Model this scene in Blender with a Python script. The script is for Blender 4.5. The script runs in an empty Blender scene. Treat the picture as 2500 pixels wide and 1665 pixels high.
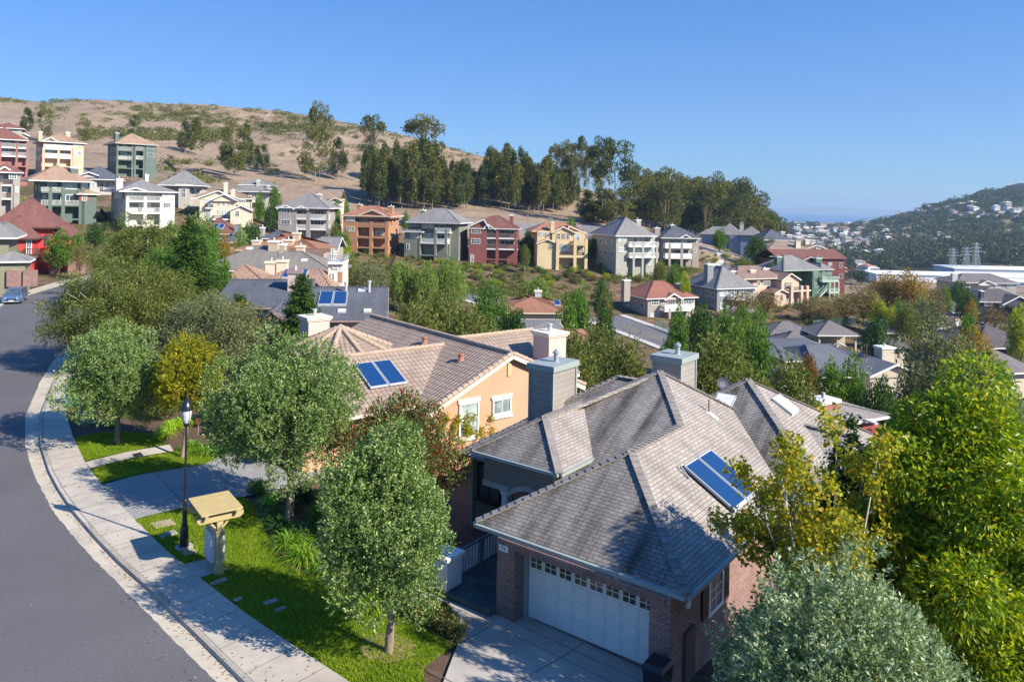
import bpy, bmesh, math, random
import numpy as np
from mathutils import Vector, Matrix
R = math.radians
random.seed(7); RNG = np.random.default_rng(7)
scene = bpy.context.scene
COL = scene.collection

# ------------------------------------------------------------------ camera
FPX, ROLL, PX0, PY0, CAMZ = 1850.0, 0.0188, 1250.0, 498.0, 13.2
cd = bpy.data.cameras.new('camera'); cam = bpy.data.objects.new('camera', cd); COL.objects.link(cam)
cd.sensor_width = 36.0; cd.lens = 36.0 * FPX / 2500.0
cd.shift_y = -(832.5 - PY0) / 2500.0
cd.clip_start = 0.5; cd.clip_end = 80000
cam.location = (0, 0, CAMZ); cam.rotation_euler = (R(90), -ROLL, 0)
scene.camera = cam

# ------------------------------------------------------------------ sun, sky, exposure
SUN_EL = R(34.5); SUN_V = Vector((0.879 * math.cos(SUN_EL), -0.476 * math.cos(SUN_EL), math.sin(SUN_EL))).normalized()
sl = bpy.data.lights.new('sun', 'SUN'); sl.energy = 4.6; sl.angle = R(0.5); sl.color = (1.0, 0.91, 0.77)
so = bpy.data.objects.new('sun', sl); COL.objects.link(so)
so.rotation_euler = SUN_V.to_track_quat('Z', 'Y').to_euler()
world = bpy.data.worlds.new('World'); scene.world = world; world.use_nodes = True
wn = world.node_tree.nodes; wl_ = world.node_tree.links
sky = wn.new('ShaderNodeTexSky'); sky.sky_type = 'NISHITA'; sky.sun_disc = False
sky.sun_elevation = SUN_EL; sky.sun_rotation = math.atan2(0.879, -0.476)
sky.altitude = 0; sky.air_density = 1.0; sky.dust_density = 0.35; sky.ozone_density = 3.0
EXPO = 0.95
# clear deep blue sky: the Nishita sky blended with the measured blue-to-pale gradient near the horizon, its unseen upper part brightened for blue fill
geo = wn.new('ShaderNodeTexCoord'); sepz = wn.new('ShaderNodeSeparateXYZ'); wl_.new(geo.outputs['Generated'], sepz.inputs[0])
rmp = wn.new('ShaderNodeValToRGB'); el = rmp.color_ramp.elements
stops_ = ((0.02, (.42, .60, .84)), (.06, (.34, .54, .85)), (.13, (.27, .45, .84)), (.26, (.15, .37, .84)), (.6, (.06, .31, .98)), (1.0, (.05, .30, .98)))
while len(el) < len(stops_): el.new(.5)
for e_, (p_, c_) in zip(el, stops_): e_.position = p_; e_.color = (*c_, 1)
wl_.new(sepz.outputs[2], rmp.inputs[0])
bgn = wn['Background']; SKYK = .11; bgn.inputs['Strength'].default_value = SKYK
sc_ = wn.new('ShaderNodeVectorMath'); sc_.operation = 'SCALE'; sc_.inputs['Scale'].default_value = 1 / (SKYK * 2 ** EXPO); wl_.new(rmp.outputs[0], sc_.inputs[0])
mxs = wn.new('ShaderNodeMix'); mxs.data_type = 'RGBA'; mxs.inputs[0].default_value = .5; tint = wn.new('ShaderNodeMix'); tint.data_type = 'RGBA'; tint.blend_type = 'MULTIPLY'; tint.inputs[0].default_value = 1; tint.inputs[7].default_value = (.285, .51, .80, 1); wl_.new(sky.outputs[0], tint.inputs[6]); wl_.new(tint.outputs[2], mxs.inputs[6]); wl_.new(sc_.outputs[0], mxs.inputs[7])
wl_.new(mxs.outputs[2], bgn.inputs['Color'])
vs = scene.view_settings; vs.view_transform = 'Standard'; vs.look = 'None'; vs.gamma = 1; vs.exposure = EXPO; vs.use_curve_mapping = False
cy = scene.cycles
cy.max_bounces = 6; cy.diffuse_bounces = 3; cy.glossy_bounces = 2; cy.transmission_bounces = 3; cy.transparent_max_bounces = 6
cy.volume_bounces = 0; cy.sample_clamp_indirect = 6; cy.use_denoising = True

# ------------------------------------------------------------------ pixel / space helpers (used to place things at their real distances)
_c, _s = math.cos(ROLL), math.sin(ROLL)
def ray(px, py):
    a = (px - PX0) / FPX; b = -(py - PY0) / FPX
    return Vector((a * _c - b * _s, 1.0, a * _s + b * _c))
def at_y(px, py, Y): return Vector((0, 0, CAMZ)) + ray(px, py) * Y
def at_z(px, py, z):
    d = ray(px, py); return Vector((0, 0, CAMZ)) + d * ((z - CAMZ) / d.z)
def crop(ox, oy, k=4.356): return lambda x, y: (ox + x / k, oy + y / k)

# ------------------------------------------------------------------ object helpers
def tag(o, label=None, cat=None, group=None, kind=None):
    if label: o['label'] = label
    if cat: o['category'] = cat
    if group: o['group'] = group
    if kind: o['kind'] = kind
    return o
def thing(name, label, cat, loc=(0, 0, 0), rz=0.0, group=None):
    o = bpy.data.objects.new(name, None); COL.objects.link(o); o.empty_display_size = 0.2
    o.location = loc; o.rotation_euler = (0, 0, rz)
    return tag(o, label, cat, group)
def link(name, me, parent=None, loc=None, rz=None):
    o = bpy.data.objects.new(name, me); COL.objects.link(o)
    if parent: o.parent = parent
    if loc is not None: o.location = loc
    if rz is not None: o.rotation_euler = (0, 0, rz)
    return o
def children_of(o): return [c for c in bpy.data.objects if c.parent == o]
def dup(src, kids, loc, rz, label, scale=None):
    r = src.copy(); COL.objects.link(r); r.location = loc; r.rotation_euler = (0, 0, rz); r['label'] = label
    if scale is not None: r.scale = scale if hasattr(scale, '__len__') else (scale,) * 3
    for ch in kids:
        c = ch.copy(); COL.objects.link(c); c.parent = r
    return r

class MB:
    """collects faces; every face gets metre-scaled UVs along its own horizontal and slope"""
    def __init__(s): s.v = []; s.f = []; s.m = []; s.mi = 0
    def face(s, pts):
        n = len(s.v); s.v += [tuple(p) for p in pts]; s.f.append(tuple(range(n, n + len(pts)))); s.m.append(s.mi)
    def box(s, x0, x1, y0, y1, z0, z1):
        if x1 < x0: x0, x1 = x1, x0
        if y1 < y0: y0, y1 = y1, y0
        if z1 < z0: z0, z1 = z1, z0
        s.hexa([(x0, y0, z0), (x1, y0, z0), (x1, y1, z0), (x0, y1, z0)], [(x0, y0, z1), (x1, y0, z1), (x1, y1, z1), (x0, y1, z1)])
        return s
    def hexa(s, b, t):
        n = len(b); s.face(list(reversed(b))); s.face(t)
        for i in range(n):
            j = (i + 1) % n; s.face([b[i], b[j], t[j], t[i]])
        return s
    def prism(s, poly, z0, z1): return s.hexa([(p[0], p[1], z0) for p in poly], [(p[0], p[1], z1) for p in poly])
    def extr(s, pts, d):
        """polygon pts extruded by vector d (d points to the back)"""
        b = [tuple(Vector(p) + Vector(d)) for p in pts]
        s.face(pts); s.face(list(reversed(b)))
        n = len(pts)
        for i in range(n):
            j = (i + 1) % n; s.face([pts[j], pts[i], b[i], b[j]])
        return s
    def beam(s, p, q, w, h, up=(0, 0, 1)):
        p = Vector(p); q = Vector(q); d = (q - p)
        if d.length < 1e-6: return s
        d.normalize(); up = Vector(up)
        if abs(d.dot(up)) > .99: up = Vector((0, 1, 0))
        x = d.cross(up).normalized(); y = x.cross(d)
        o = [x * w / 2 * a + y * h / 2 * b for a, b in ((-1, -1), (1, -1), (1, 1), (-1, 1))]
        return s.hexa([p + k for k in o][::-1], [q + k for k in o][::-1])
    def tube(s, pts, rad, n=8, cap=True):
        pts = [Vector(p) for p in pts]; rad = rad if hasattr(rad, '__len__') else [rad] * len(pts)
        rings = []
        for i, p in enumerate(pts):
            d = (pts[min(i + 1, len(pts) - 1)] - pts[max(i - 1, 0)])
            if d.length < 1e-9: d = Vector((0, 0, 1))
            d.normalize(); up = Vector((0, 0, 1)) if abs(d.z) < .95 else Vector((0, 1, 0))
            x = d.cross(up).normalized(); y = d.cross(x)
            rings.append([p + (x * math.cos(a) + y * math.sin(a)) * rad[i] for a in (2 * math.pi * k / n for k in range(n))])
        for r0, r1 in zip(rings, rings[1:]):
            for k in range(n):
                l = (k + 1) % n; s.face([r0[k], r0[l], r1[l], r1[k]])
        if cap: s.face(rings[0][::-1]); s.face(rings[-1])
        return s
    def lathe(s, prof, c=(0, 0, 0), n=16):
        return s.tube([(c[0], c[1], c[2] + z) for r, z in prof], [max(r, 1e-4) for r, z in prof], n)
    def build(s, name, mats, parent=None, smooth=False, loc=None, rz=None):
        me = bpy.data.meshes.new(name); me.from_pydata(s.v, [], s.f); me.update()
        mats = mats if isinstance(mats, (list, tuple)) else [mats]
        for m in mats: me.materials.append(m)
        if len(mats) > 1: me.polygons.foreach_set('material_index', s.m)
        uv = me.uv_layers.new(name='UVMap'); buf = np.zeros(2 * len(me.loops)); i = 0
        for p in me.polygons:
            n = p.normal
            t = Vector((-n.y, n.x, 0)) if abs(n.z) < .995 else Vector((1, 0, 0))
            t.normalize(); b = n.cross(t)
            for vi in p.vertices:
                co = me.vertices[vi].co; buf[i] = co.dot(t); buf[i + 1] = co.dot(b); i += 2
        uv.data.foreach_set('uv', buf)
        if smooth: weld(me)
        return link(name, me, parent, loc, rz)
def weld(me):
    bm = bmesh.new(); bm.from_mesh(me); bmesh.ops.remove_doubles(bm, verts=bm.verts, dist=1e-5)
    for f in bm.faces: f.smooth = True
    bm.to_mesh(me); bm.free()
def np_mesh(name, verts, quads, mats, mat_idx=None, smooth=False):
    me = bpy.data.meshes.new(name); nv = len(verts); nf = len(quads); k = quads.shape[1]
    me.vertices.add(nv); me.vertices.foreach_set('co', np.ascontiguousarray(verts, dtype=np.float32).ravel())
    me.loops.add(nf * k); me.loops.foreach_set('vertex_index', np.ascontiguousarray(quads, dtype=np.int32).ravel())
    me.polygons.add(nf); me.polygons.foreach_set('loop_start', np.arange(0, nf * k, k, dtype=np.int32))
    me.update(calc_edges=True)
    for m in (mats if isinstance(mats, (list, tuple)) else [mats]): me.materials.append(m)
    if mat_idx is not None: me.polygons.foreach_set('material_index', mat_idx.astype(np.int32))
    me.polygons.foreach_set('use_smooth', np.full(nf, smooth))
    return me
# ------------------------------------------------------------------ materials
class NT:
    def __init__(s, name):
        s.m = bpy.data.materials.new(name); s.m.use_nodes = True; s.t = s.m.node_tree; s.n = s.t.nodes
        s.b = s.n['Principled BSDF']; s.o = s.n['Material Output']
    def add(s, ty, **kw):
        n = s.n.new('ShaderNode' + ty)
        for k, v in kw.items(): setattr(n, k, v)
        return n
    def put(s, sock, v):
        if isinstance(v, bpy.types.NodeSocket): s.t.links.new(v, sock)
        elif v is not None:
            if hasattr(v, '__len__') and len(v) == 3 and sock.type == 'RGBA': v = (*v, 1)
            sock.default_value = v
    def math(s, op, a, b=None, c=None):
        n = s.add('Math', operation=op)
        for i, v in enumerate((a, b, c)): s.put(n.inputs[i], v)
        return n.outputs[0]
    def mix(s, f, a, b, mode='MIX'):
        n = s.add('Mix', data_type='RGBA', blend_type=mode)
        s.put(n.inputs[0], f); s.put(n.inputs[6], a); s.put(n.inputs[7], b); return n.outputs[2]
    def noise(s, scale, vec=None, detail=4, rough=.55):
        n = s.add('TexNoise'); n.inputs['Scale'].default_value = scale; n.inputs['Detail'].default_value = detail; n.inputs['Roughness'].default_value = rough
        if vec is not None: s.put(n.inputs['Vector'], vec)
        return n.outputs[0]
    def ramp(s, f, stops):
        n = s.add('ValToRGB'); e = n.color_ramp.elements
        while len(e) < len(stops): e.new(.5)
        for el, (p, c) in zip(e, stops): el.position = p; el.color = (*c, 1) if hasattr(c, '__len__') else (c, c, c, 1)
        s.put(n.inputs[0], f); return n.outputs[0]
    def uv(s): return s.add('TexCoord').outputs['UV']
    def obj(s): return s.add('TexCoord').outputs['Object']
    def pos(s): return s.add('NewGeometry').outputs['Position']
    def bump(s, h, strength=.3, dist=.02):
        n = s.add('Bump'); n.inputs['Strength'].default_value = strength; n.inputs['Distance'].default_value = dist
        s.put(n.inputs['Height'], h); s.t.links.new(n.outputs[0], s.b.inputs['Normal'])
    def done(s, col=None, rough=.8, spec=.3, metal=0):
        s.put(s.b.inputs['Base Color'], col); s.put(s.b.inputs['Roughness'], rough)
        s.b.inputs['Specular IOR Level'].default_value = spec; s.b.inputs['Metallic'].default_value = metal
        return s.m
def sc(c, k): return tuple(min(1, x * k) for x in c)
_cache = {}
def cached(fn):
    def w(*a, **k):
        key = (fn.__name__, a, tuple(sorted(k.items())))
        if key not in _cache: _cache[key] = fn(*a, **k)
        return _cache[key]
    return w
@cached
def plain(name, c, rough=.7, var=.12, scale=1.5, spec=.3, metal=0, bump=0):
    t = NT(name); n = t.noise(scale, t.obj(), 5); n2 = t.noise(scale * 12, t.obj(), 3)
    f = t.math('ADD', t.math('MULTIPLY', n, .6), t.math('MULTIPLY', n2, .4))
    col = t.ramp(f, [(.25, sc(c, 1 - var * 1.6)), (.55, c), (.8, sc(c, 1 + var))])
    if bump: t.bump(n2, bump)
    return t.done(col, rough, spec, metal)
@cached
def siding(name, c, row=.17, var=.10):
    t = NT(name); uv = t.uv()
    br = t.add('TexBrick', offset=.37); t.put(br.inputs['Vector'], uv); br.inputs['Scale'].default_value = 1
    br.inputs['Brick Width'].default_value = 3.7; br.inputs['Row Height'].default_value = row; br.inputs['Mortar Size'].default_value = .009; br.inputs['Mortar Smooth'].default_value = .3
    t.put(br.inputs['Color1'], c); t.put(br.inputs['Color2'], sc(c, .93)); t.put(br.inputs['Mortar'], sc(c, .45))
    n = t.noise(.7, t.pos(), 5)
    col = t.mix(1, br.outputs['Color'], t.ramp(n, [(.3, 1 - var * 1.5), (.7, 1.0)]), 'MULTIPLY')
    t.bump(br.outputs['Fac'], -.4, .02)
    return t.done(col, .65, .3)
@cached
def stucco(name, c, var=.08):
    t = NT(name); p = t.pos(); n = t.noise(.35, p, 6, .6); n2 = t.noise(28, p, 3)
    col = t.mix(1, t.ramp(n, [(.3, sc(c, 1 - var * 1.6)), (.55, c), (.75, sc(c, 1 + var * .5))]), t.ramp(n2, [(.3, .9), (.7, 1.0)]), 'MULTIPLY')
    t.bump(n2, .35, .01)
    return t.done(col, .9, .15)
@cached
def shingle(name, c, row=.15, w=.32, var=.25, streak=.25):
    t = NT(name); uv = t.uv()
    br = t.add('TexBrick', offset=.5); t.put(br.inputs['Vector'], uv); br.inputs['Scale'].default_value = 1
    br.inputs['Brick Width'].default_value = w; br.inputs['Row Height'].default_value = row; br.inputs['Mortar Size'].default_value = .012; br.inputs['Mortar Smooth'].default_value = .2; br.inputs['Bias'].default_value = 0
    t.put(br.inputs['Color1'], sc(c, 1 + var * .3)); t.put(br.inputs['Color2'], sc(c, 1 - var * .6)); t.put(br.inputs['Mortar'], sc(c, .38))
    mp = t.add('Mapping'); t.put(mp.inputs[0], uv); mp.inputs['Scale'].default_value = (1.1, .16, 1)
    st = t.noise(1.0, mp.outputs[0], 5, .6)
    g = t.noise(60, t.pos(), 2); big = t.noise(.25, t.pos(), 4)
    col = t.mix(1, br.outputs['Color'], t.ramp(st, [(.34, 1 - streak * 1.5), (.52, 1 - streak * .35), (.68, 1.06)]), 'MULTIPLY')
    col = t.mix(1, col, t.ramp(g, [(.3, .82), (.7, 1.1)]), 'MULTIPLY')
    col = t.mix(1, col, t.ramp(big, [(.3, .9), (.7, 1.05)]), 'MULTIPLY')
    sep = t.add('SeparateXYZ'); t.put(sep.inputs[0], uv)
    saw = t.math('FRACT', t.math('DIVIDE', sep.outputs[1], row))
    h = t.math('ADD', t.math('MULTIPLY', saw, -1.0), t.math('MULTIPLY', br.outputs['Fac'], -.5))
    t.bump(h, .5, .02)
    return t.done(col, .9, .2)
@cached
def tile(name, c, c2, row=.38, w=.30):
    t = NT(name); uv = t.uv(); sep = t.add('SeparateXYZ'); t.put(sep.inputs[0], uv)
    br = t.add('TexBrick', offset=0.0); t.put(br.inputs['Vector'], uv); br.inputs['Scale'].default_value = 1
    br.inputs['Brick Width'].default_value = w; br.inputs['Row Height'].default_value = row; br.inputs['Mortar Size'].default_value = .008
    t.put(br.inputs['Color1'], c); t.put(br.inputs['Color2'], c2); t.put(br.inputs['Mortar'], sc(c, .6))
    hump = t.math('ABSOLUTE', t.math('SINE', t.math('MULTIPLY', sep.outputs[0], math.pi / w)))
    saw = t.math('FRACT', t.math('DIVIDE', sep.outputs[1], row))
    lip = t.ramp(saw, [(0.0, .42), (.10, .75), (.2, 1.0)])  # course edges darkened in the colour, a painted shadow under each tile lip
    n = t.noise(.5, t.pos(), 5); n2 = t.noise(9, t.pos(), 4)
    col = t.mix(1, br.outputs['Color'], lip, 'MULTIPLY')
    col = t.mix(1, col, t.ramp(hump, [(0, .72), (.5, 1.0)]), 'MULTIPLY')  # creases between the humps get painted shade too
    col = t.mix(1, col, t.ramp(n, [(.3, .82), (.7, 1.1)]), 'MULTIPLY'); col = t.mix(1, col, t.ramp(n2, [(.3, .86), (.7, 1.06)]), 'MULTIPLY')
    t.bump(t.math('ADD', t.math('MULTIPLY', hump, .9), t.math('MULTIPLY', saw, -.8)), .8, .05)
    return t.done(col, .85, .2)
@cached
def brick(name, c1, c2, mortar, soldier=False):
    t = NT(name); br = t.add('TexBrick', offset=.0 if soldier else .5); t.put(br.inputs['Vector'], t.uv()); br.inputs['Scale'].default_value = 1
    br.inputs['Brick Width'].default_value = .085 if soldier else .25; br.inputs['Row Height'].default_value = .27 if soldier else .087
    br.inputs['Mortar Size'].default_value = .011; br.inputs['Bias'].default_value = -.1
    t.put(br.inputs['Color1'], c1); t.put(br.inputs['Color2'], c2); t.put(br.inputs['Mortar'], mortar)
    n = t.noise(1.2, t.pos(), 5); n2 = t.noise(40, t.pos(), 2)
    col = t.mix(1, br.outputs['Color'], t.ramp(n, [(.3, .8), (.7, 1.12)]), 'MULTIPLY'); col = t.mix(1, col, t.ramp(n2, [(.3, .85), (.7, 1.08)]), 'MULTIPLY')
    t.bump(br.outputs['Fac'], -.6, .012); return t.done(col, .9, .2)
@cached
def concrete(name, c, stain=.22, grain=45):
    t = NT(name); p = t.pos(); n = t.noise(.35, p, 6, .65); n2 = t.noise(grain, p, 3); n3 = t.noise(2.3, p, 5, .7)
    col = t.ramp(n, [(.3, sc(c, 1 - stain)), (.55, c), (.75, sc(c, 1.06))])
    col = t.mix(1, col, t.ramp(n2, [(.3, .86), (.7, 1.05)]), 'MULTIPLY'); col = t.mix(1, col, t.ramp(n3, [(.35, .88), (.6, 1.0)]), 'MULTIPLY')
    t.bump(n2, .2, .008); return t.done(col, .9, .2)
@cached
def asphalt(name, c):
    t = NT(name); p = t.pos(); n = t.noise(.16, p, 5, .6); n2 = t.noise(38, p, 2, .7); n3 = t.noise(120, p, 2)
    v = t.add('TexVoronoi'); v.inputs['Scale'].default_value = 1.1; t.put(v.inputs['Vector'], p)
    spk = t.math('LESS_THAN', v.outputs['Distance'], .025)
    col = t.ramp(n, [(.3, sc(c, .88)), (.7, sc(c, 1.1))])
    col = t.mix(1, col, t.ramp(n2, [(.25, .68), (.75, 1.3)]), 'MULTIPLY'); col = t.mix(1, col, t.ramp(n3, [(.3, .8), (.7, 1.2)]), 'MULTIPLY')
    col = t.mix(t.math('MULTIPLY', spk, .6), col, (.5, .5, .5))
    t.bump(n2, .4, .01); return t.done(col, .85, .3)
@cached
def glass(name='pane_glass', c=(.05, .07, .09), rough=.06):
    t = NT(name); n = t.noise(.9, t.pos(), 2)
    return t.done(t.ramp(n, [(.35, sc(c, .5)), (.65, sc(c, 1.6))]), rough, .8)
@cached
def solar_glass():
    t = NT('solar_glass'); return t.done((.010, .044, .14), .12, .9)
@cached
def leaf(name, c, c2=None, var=.35, trans=.30, gloss=.45, rough=.42, hue=None):
    """leaf colour varies leaf by leaf (random per leaf) and clump by clump"""
    t = NT(name); g = t.add('NewGeometry'); rnd = g.outputs['Random Per Island']
    c2 = c2 or sc(c, 1.5); c = tuple(x * k for x, k in zip(c, (1.5, 1.55, 1.3))); c2 = tuple(x * k for x, k in zip(c2, (1.5, 1.5, 1.2))); trans = min(.45, trans + .1)
    n = t.noise(.9, t.obj(), 3)
    f = t.math('ADD', t.math('MULTIPLY', rnd, .62), t.math('MULTIPLY', n, .5))
    stops = [(.1, sc(c, 1 - var)), (.5, c), (.92, c2)]
    col = t.ramp(f, stops)
    if hue: # (colour, share): some leaves of another colour
        pick = t.math('GREATER_THAN', t.math('FRACT', t.math('MULTIPLY', rnd, 17.31)), 1 - hue[1]); col = t.mix(pick, col, hue[0])
    t.done(col, rough + .1, gloss * .55)
    tr = t.add('BsdfTranslucent'); t.put(tr.inputs['Color'], t.mix(1, col, (1.25, 1.25, .55), 'MULTIPLY'))
    mx = t.add('MixShader'); mx.inputs[0].default_value = trans
    t.t.links.new(t.b.outputs[0], mx.inputs[1]); t.t.links.new(tr.outputs[0], mx.inputs[2]); t.t.links.new(mx.outputs[0], t.o.inputs['Surface'])
    return t.m
@cached
def bark(name, c):
    t = NT(name); mp = t.add('Mapping'); t.put(mp.inputs[0], t.obj()); mp.inputs['Scale'].default_value = (14, 14, 2.5)
    n = t.noise(1, mp.outputs[0], 5, .7); t.bump(n, .8, .03)
    return t.done(t.ramp(n, [(.3, sc(c, .55)), (.55, c), (.75, sc(c, 1.3))]), .95, .1)
WHITE = plain('white_trim', (.78, .77, .74), .5, .05)
CREAM = plain('cream_trim', (.72, .64, .50), .6, .06)
GREYT = plain('grey_trim', (.45, .46, .45), .5, .08)
METAL = plain('grey_metal', (.32, .36, .38), .4, .1, 4, .5)
BLACK = plain('black_metal', (.012, .014, .02), .35, .2, 3, .5)
GLASS = glass(); GLASSL = glass('curtained_glass', (.30, .36, .36), .12)
ALU = plain('aluminium', (.42, .44, .47), .3, .05, 3, .6)
# ------------------------------------------------------------------ terrain heights: a table over (view column, distance), smoothed
TC = np.array([-700, 0, 300, 600, 900, 1200, 1500, 1800, 2100, 2400, 2700, 3300], float)
TR = [
 (4,    [0,   0,   0,   0,   0,   0,   0,  -.3, -.6, -.8,  -1,  -1]),
 (30,   [0,   0,   0,   0,   0,  -.2, -.5, -1,  -1.5, -2,  -2,  -2]),
 (45,   [0,   0,   0,   0,  -.6, -2,  -3.5, -4.5, -5.5, -6,  -6,  -6]),
 (70,   [0,   0,   0,  -.6, -4,  -7.5, -8.5, -9,  -9,  -9,  -9,  -9]),
 (100, [0,   0,   0,  -2,  -8,  -11, -12, -13, -13.5, -13.5, -13, -13]),
 (125, [2,   .5,  .3, -1.5, -8.5, -12.3, -13, -14.3, -15.6, -16, -15, -15]),
 (150, [6,   2.5, 2,  .5, -8,  -12, -13, -14.5, -17.2, -17.8, -17, -17]),
 (185, [10,  7,   5.5, 3, -5.5, -9.5, -10.5, -12.5, -16.5, -19, -19, -19]),
 (210, [16,  14,  11, 6, -2.2, -4.6, -5.5, -10, -11.5, -20, -20, -20]),
 (225, [20,  18,  15, 9, 0, -2.0, -2.8, -7, -11.5, -20.5, -21, -21]),
 (250, [25,  23,  21, 13, 5, 3.5, 2.5, -3.5, -16, -23, -23, -23]),
 (300,  [32,  29,  26, 18, 11, 9, 5, -2, -30, -30, -30, -30]),
 (350,  [42,  38,  33, 23, 17, 14, 8, -4, -40, -38, -38, -38]),
 (400,  [52,  48,  43, 32, 25, 21, 12, -10, -44, -43, -43, -43]),
 (450,  [64,  61,  57, 50, 40, 32, 18, -18, -46, -46, -46, -46]),
 (500,  [77,  75,  74, 72, 61, 44, 20, -28, -48, -49, -49, -49]),
 (540,  [84,  82, 82.5, 82, 68, 46, 16, -34, -49, -51, -51, -51]),
 (600,  [84,  84, 80, 78, 60, 36, 4, -42, -50, -52, -52, -52]),
 (750,  [60,  60, 55, 45, 25, 0, -30, -48, -53, -53, -53, -53]),
 (850,  [40,  40, 30, 20, 0, -30, -46, -47, -50, -33, -20, -10]),
 (1000, [20,  20, 0, -10, -30, -46, -46, -42, -47, -20, 2, 15]),
 (1150, [-20, -20, -30, -40, -46, -46, -44, -38, -44, -22, -2, 20]),
 (1300, [-40, -40, -46, -46, -46, -44, -42, -32, -40, -2, 25, 50]),
 (1500, [-50, -50, -50, -50, -48, -46, -40, -22, -31, 42, 88, 115]),
 (1650, [-55, -55, -55, -55, -55, -50, -40, -13, -24, 62, 120, 150]),
 (1750, [-60, -60, -60, -60, -60, -55, -42, -13, -24, 60, 120, 150]),
 (2000, [-70, -70, -70, -70, -70, -70, -60, -45, -50, 20, 60, 80]),
 (2600, [-82, -82, -82, -82, -82, -82, -82, -82, -80, -60, -40, -20]),
 (3600, [-90] * 12), (9000, [-95] * 12), (60000, [-95] * 12)]
NY, NX = 340, 260
yk = np.exp(np.linspace(math.log(4), math.log(60000), NY)); xk = np.linspace(-700, 3300, NX)
T0 = np.array([r[1] for r in TR], float); ly = np.log([r[0] for r in TR])
Tc = np.array([np.interp(xk, TC, r) for r in T0]); TG = np.array([np.interp(np.log(yk), ly, Tc[:, i]) for i in range(NX)]).T
def smooth(a, ax, n):
    k = np.hanning(2 * n + 3)[1:-1]; k /= k.sum()
    p = [(0, 0), (0, 0)]; p[ax] = (n, n); b = np.pad(a, p, mode='edge')
    return np.apply_along_axis(lambda v: np.convolve(v, k, mode='valid'), ax, b)
TG = smooth(smooth(TG, 1, 9), 0, 3)
SIDE = np.array([(3.5, 14.0), (-.5, 17.4), (-4.42, 20.83), (-6.44, 22.48), (-8.19, 23.96), (-10.5, 26.11), (-12.58, 28.11), (-15.04, 30.71), (-17.98, 33.89), (-20.79, 37.31), (-23.51, 41.04), (-26.36, 45.19), (-30.1, 52), (-33.4, 59), (-37.0, 68), (-41, 79), (-45, 91), (-48.5, 102), (-50.5, 114), (-50, 127), (-46, 139), (-38, 150)])
CURB = np.array([(2.0, 12.5), (-3.2, 16.8), (-7.2, 20.75), (-9.48, 23.01), (-11.77, 25.25), (-13.9, 27.25), (-15.75, 29.12), (-18.0, 31.5), (-20.1, 33.95), (-21.75, 36.0), (-24.6, 39.9), (-27.8, 45.0), (-31.9, 53.1), (-35.4, 60.5), (-39, 69.2), (-43, 80), (-47, 92), (-50.5, 103), (-52.5, 114.5), (-52, 128), (-48, 141), (-39.5, 152)])
GUT = np.array([(1.2, 11.4), (-4.0, 16.1), (-7.71, 20.6), (-9.99, 22.75), (-12.3, 25.0), (-14.4, 27.0), (-16.4, 29.0), (-18.7, 31.4), (-20.8, 33.9), (-22.5, 36.0), (-25.4, 39.9), (-28.7, 45.05), (-32.9, 53.13), (-36.4, 60.5), (-40, 69.3), (-44, 80.2), (-48, 92.2), (-51.5, 103.2), (-53.5, 114.5), (-53, 128.2), (-49, 141.5), (-40.3, 152.8)])
def pdist(P, A):
    """distance of points to polyline A, signed: positive to its right (the house side)"""
    best = np.full(len(P), 1e9); sg = np.zeros(len(P))
    for a, b in zip(A[:-1], A[1:]):
        d = b - a; L2 = d @ d; t = np.clip(((P - a) @ d) / L2, 0, 1); q = a + t[:, None] * d; e = P - q; r = np.hypot(e[:, 0], e[:, 1])
        cr = d[0] * e[:, 1] - d[1] * e[:, 0]; m = r < best; best[m] = r[m]; sg[m] = np.where(cr[m] < 0, 1, -1)
    return best * sg
def ground_np(X, Y):
    X = np.asarray(X, float); Y = np.maximum(np.asarray(Y, float), 4.01)
    px = np.clip(PX0 + FPX * X / Y, -699, 3299); fi = np.clip((px + 700) / 4000 * (NX - 1), 0, NX - 1.001); fj = np.clip((np.log(Y) - math.log(4)) / (math.log(60000) - math.log(4)) * (NY - 1), 0, NY - 1.001)
    i = fi.astype(int); j = fj.astype(int); a = fi - i; b = fj - j
    z = TG[j, i] * (1 - a) * (1 - b) + TG[j, i + 1] * a * (1 - b) + TG[j + 1, i] * (1 - a) * b + TG[j + 1, i + 1] * a * b
    sh = z.shape; P = np.stack([X.ravel(), Y.ravel()], 1); near = (P[:, 1] < 70)
    if near.any():
        d = pdist(P[near], SIDE); t = np.clip(d / 7.5, 0, 1); t = t * t * (3 - 2 * t)
        zr = z.ravel(); zr[near] = np.where(d > 0, zr[near] * np.clip((d - 3) / 12, 0, 1) - .75 * t * np.clip((60 - P[near, 1]) / 25, 0, 1), 0); z = zr.reshape(sh)
    return z
def gz(x, y): return float(ground_np(np.array([x]), np.array([y]))[0])

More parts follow.
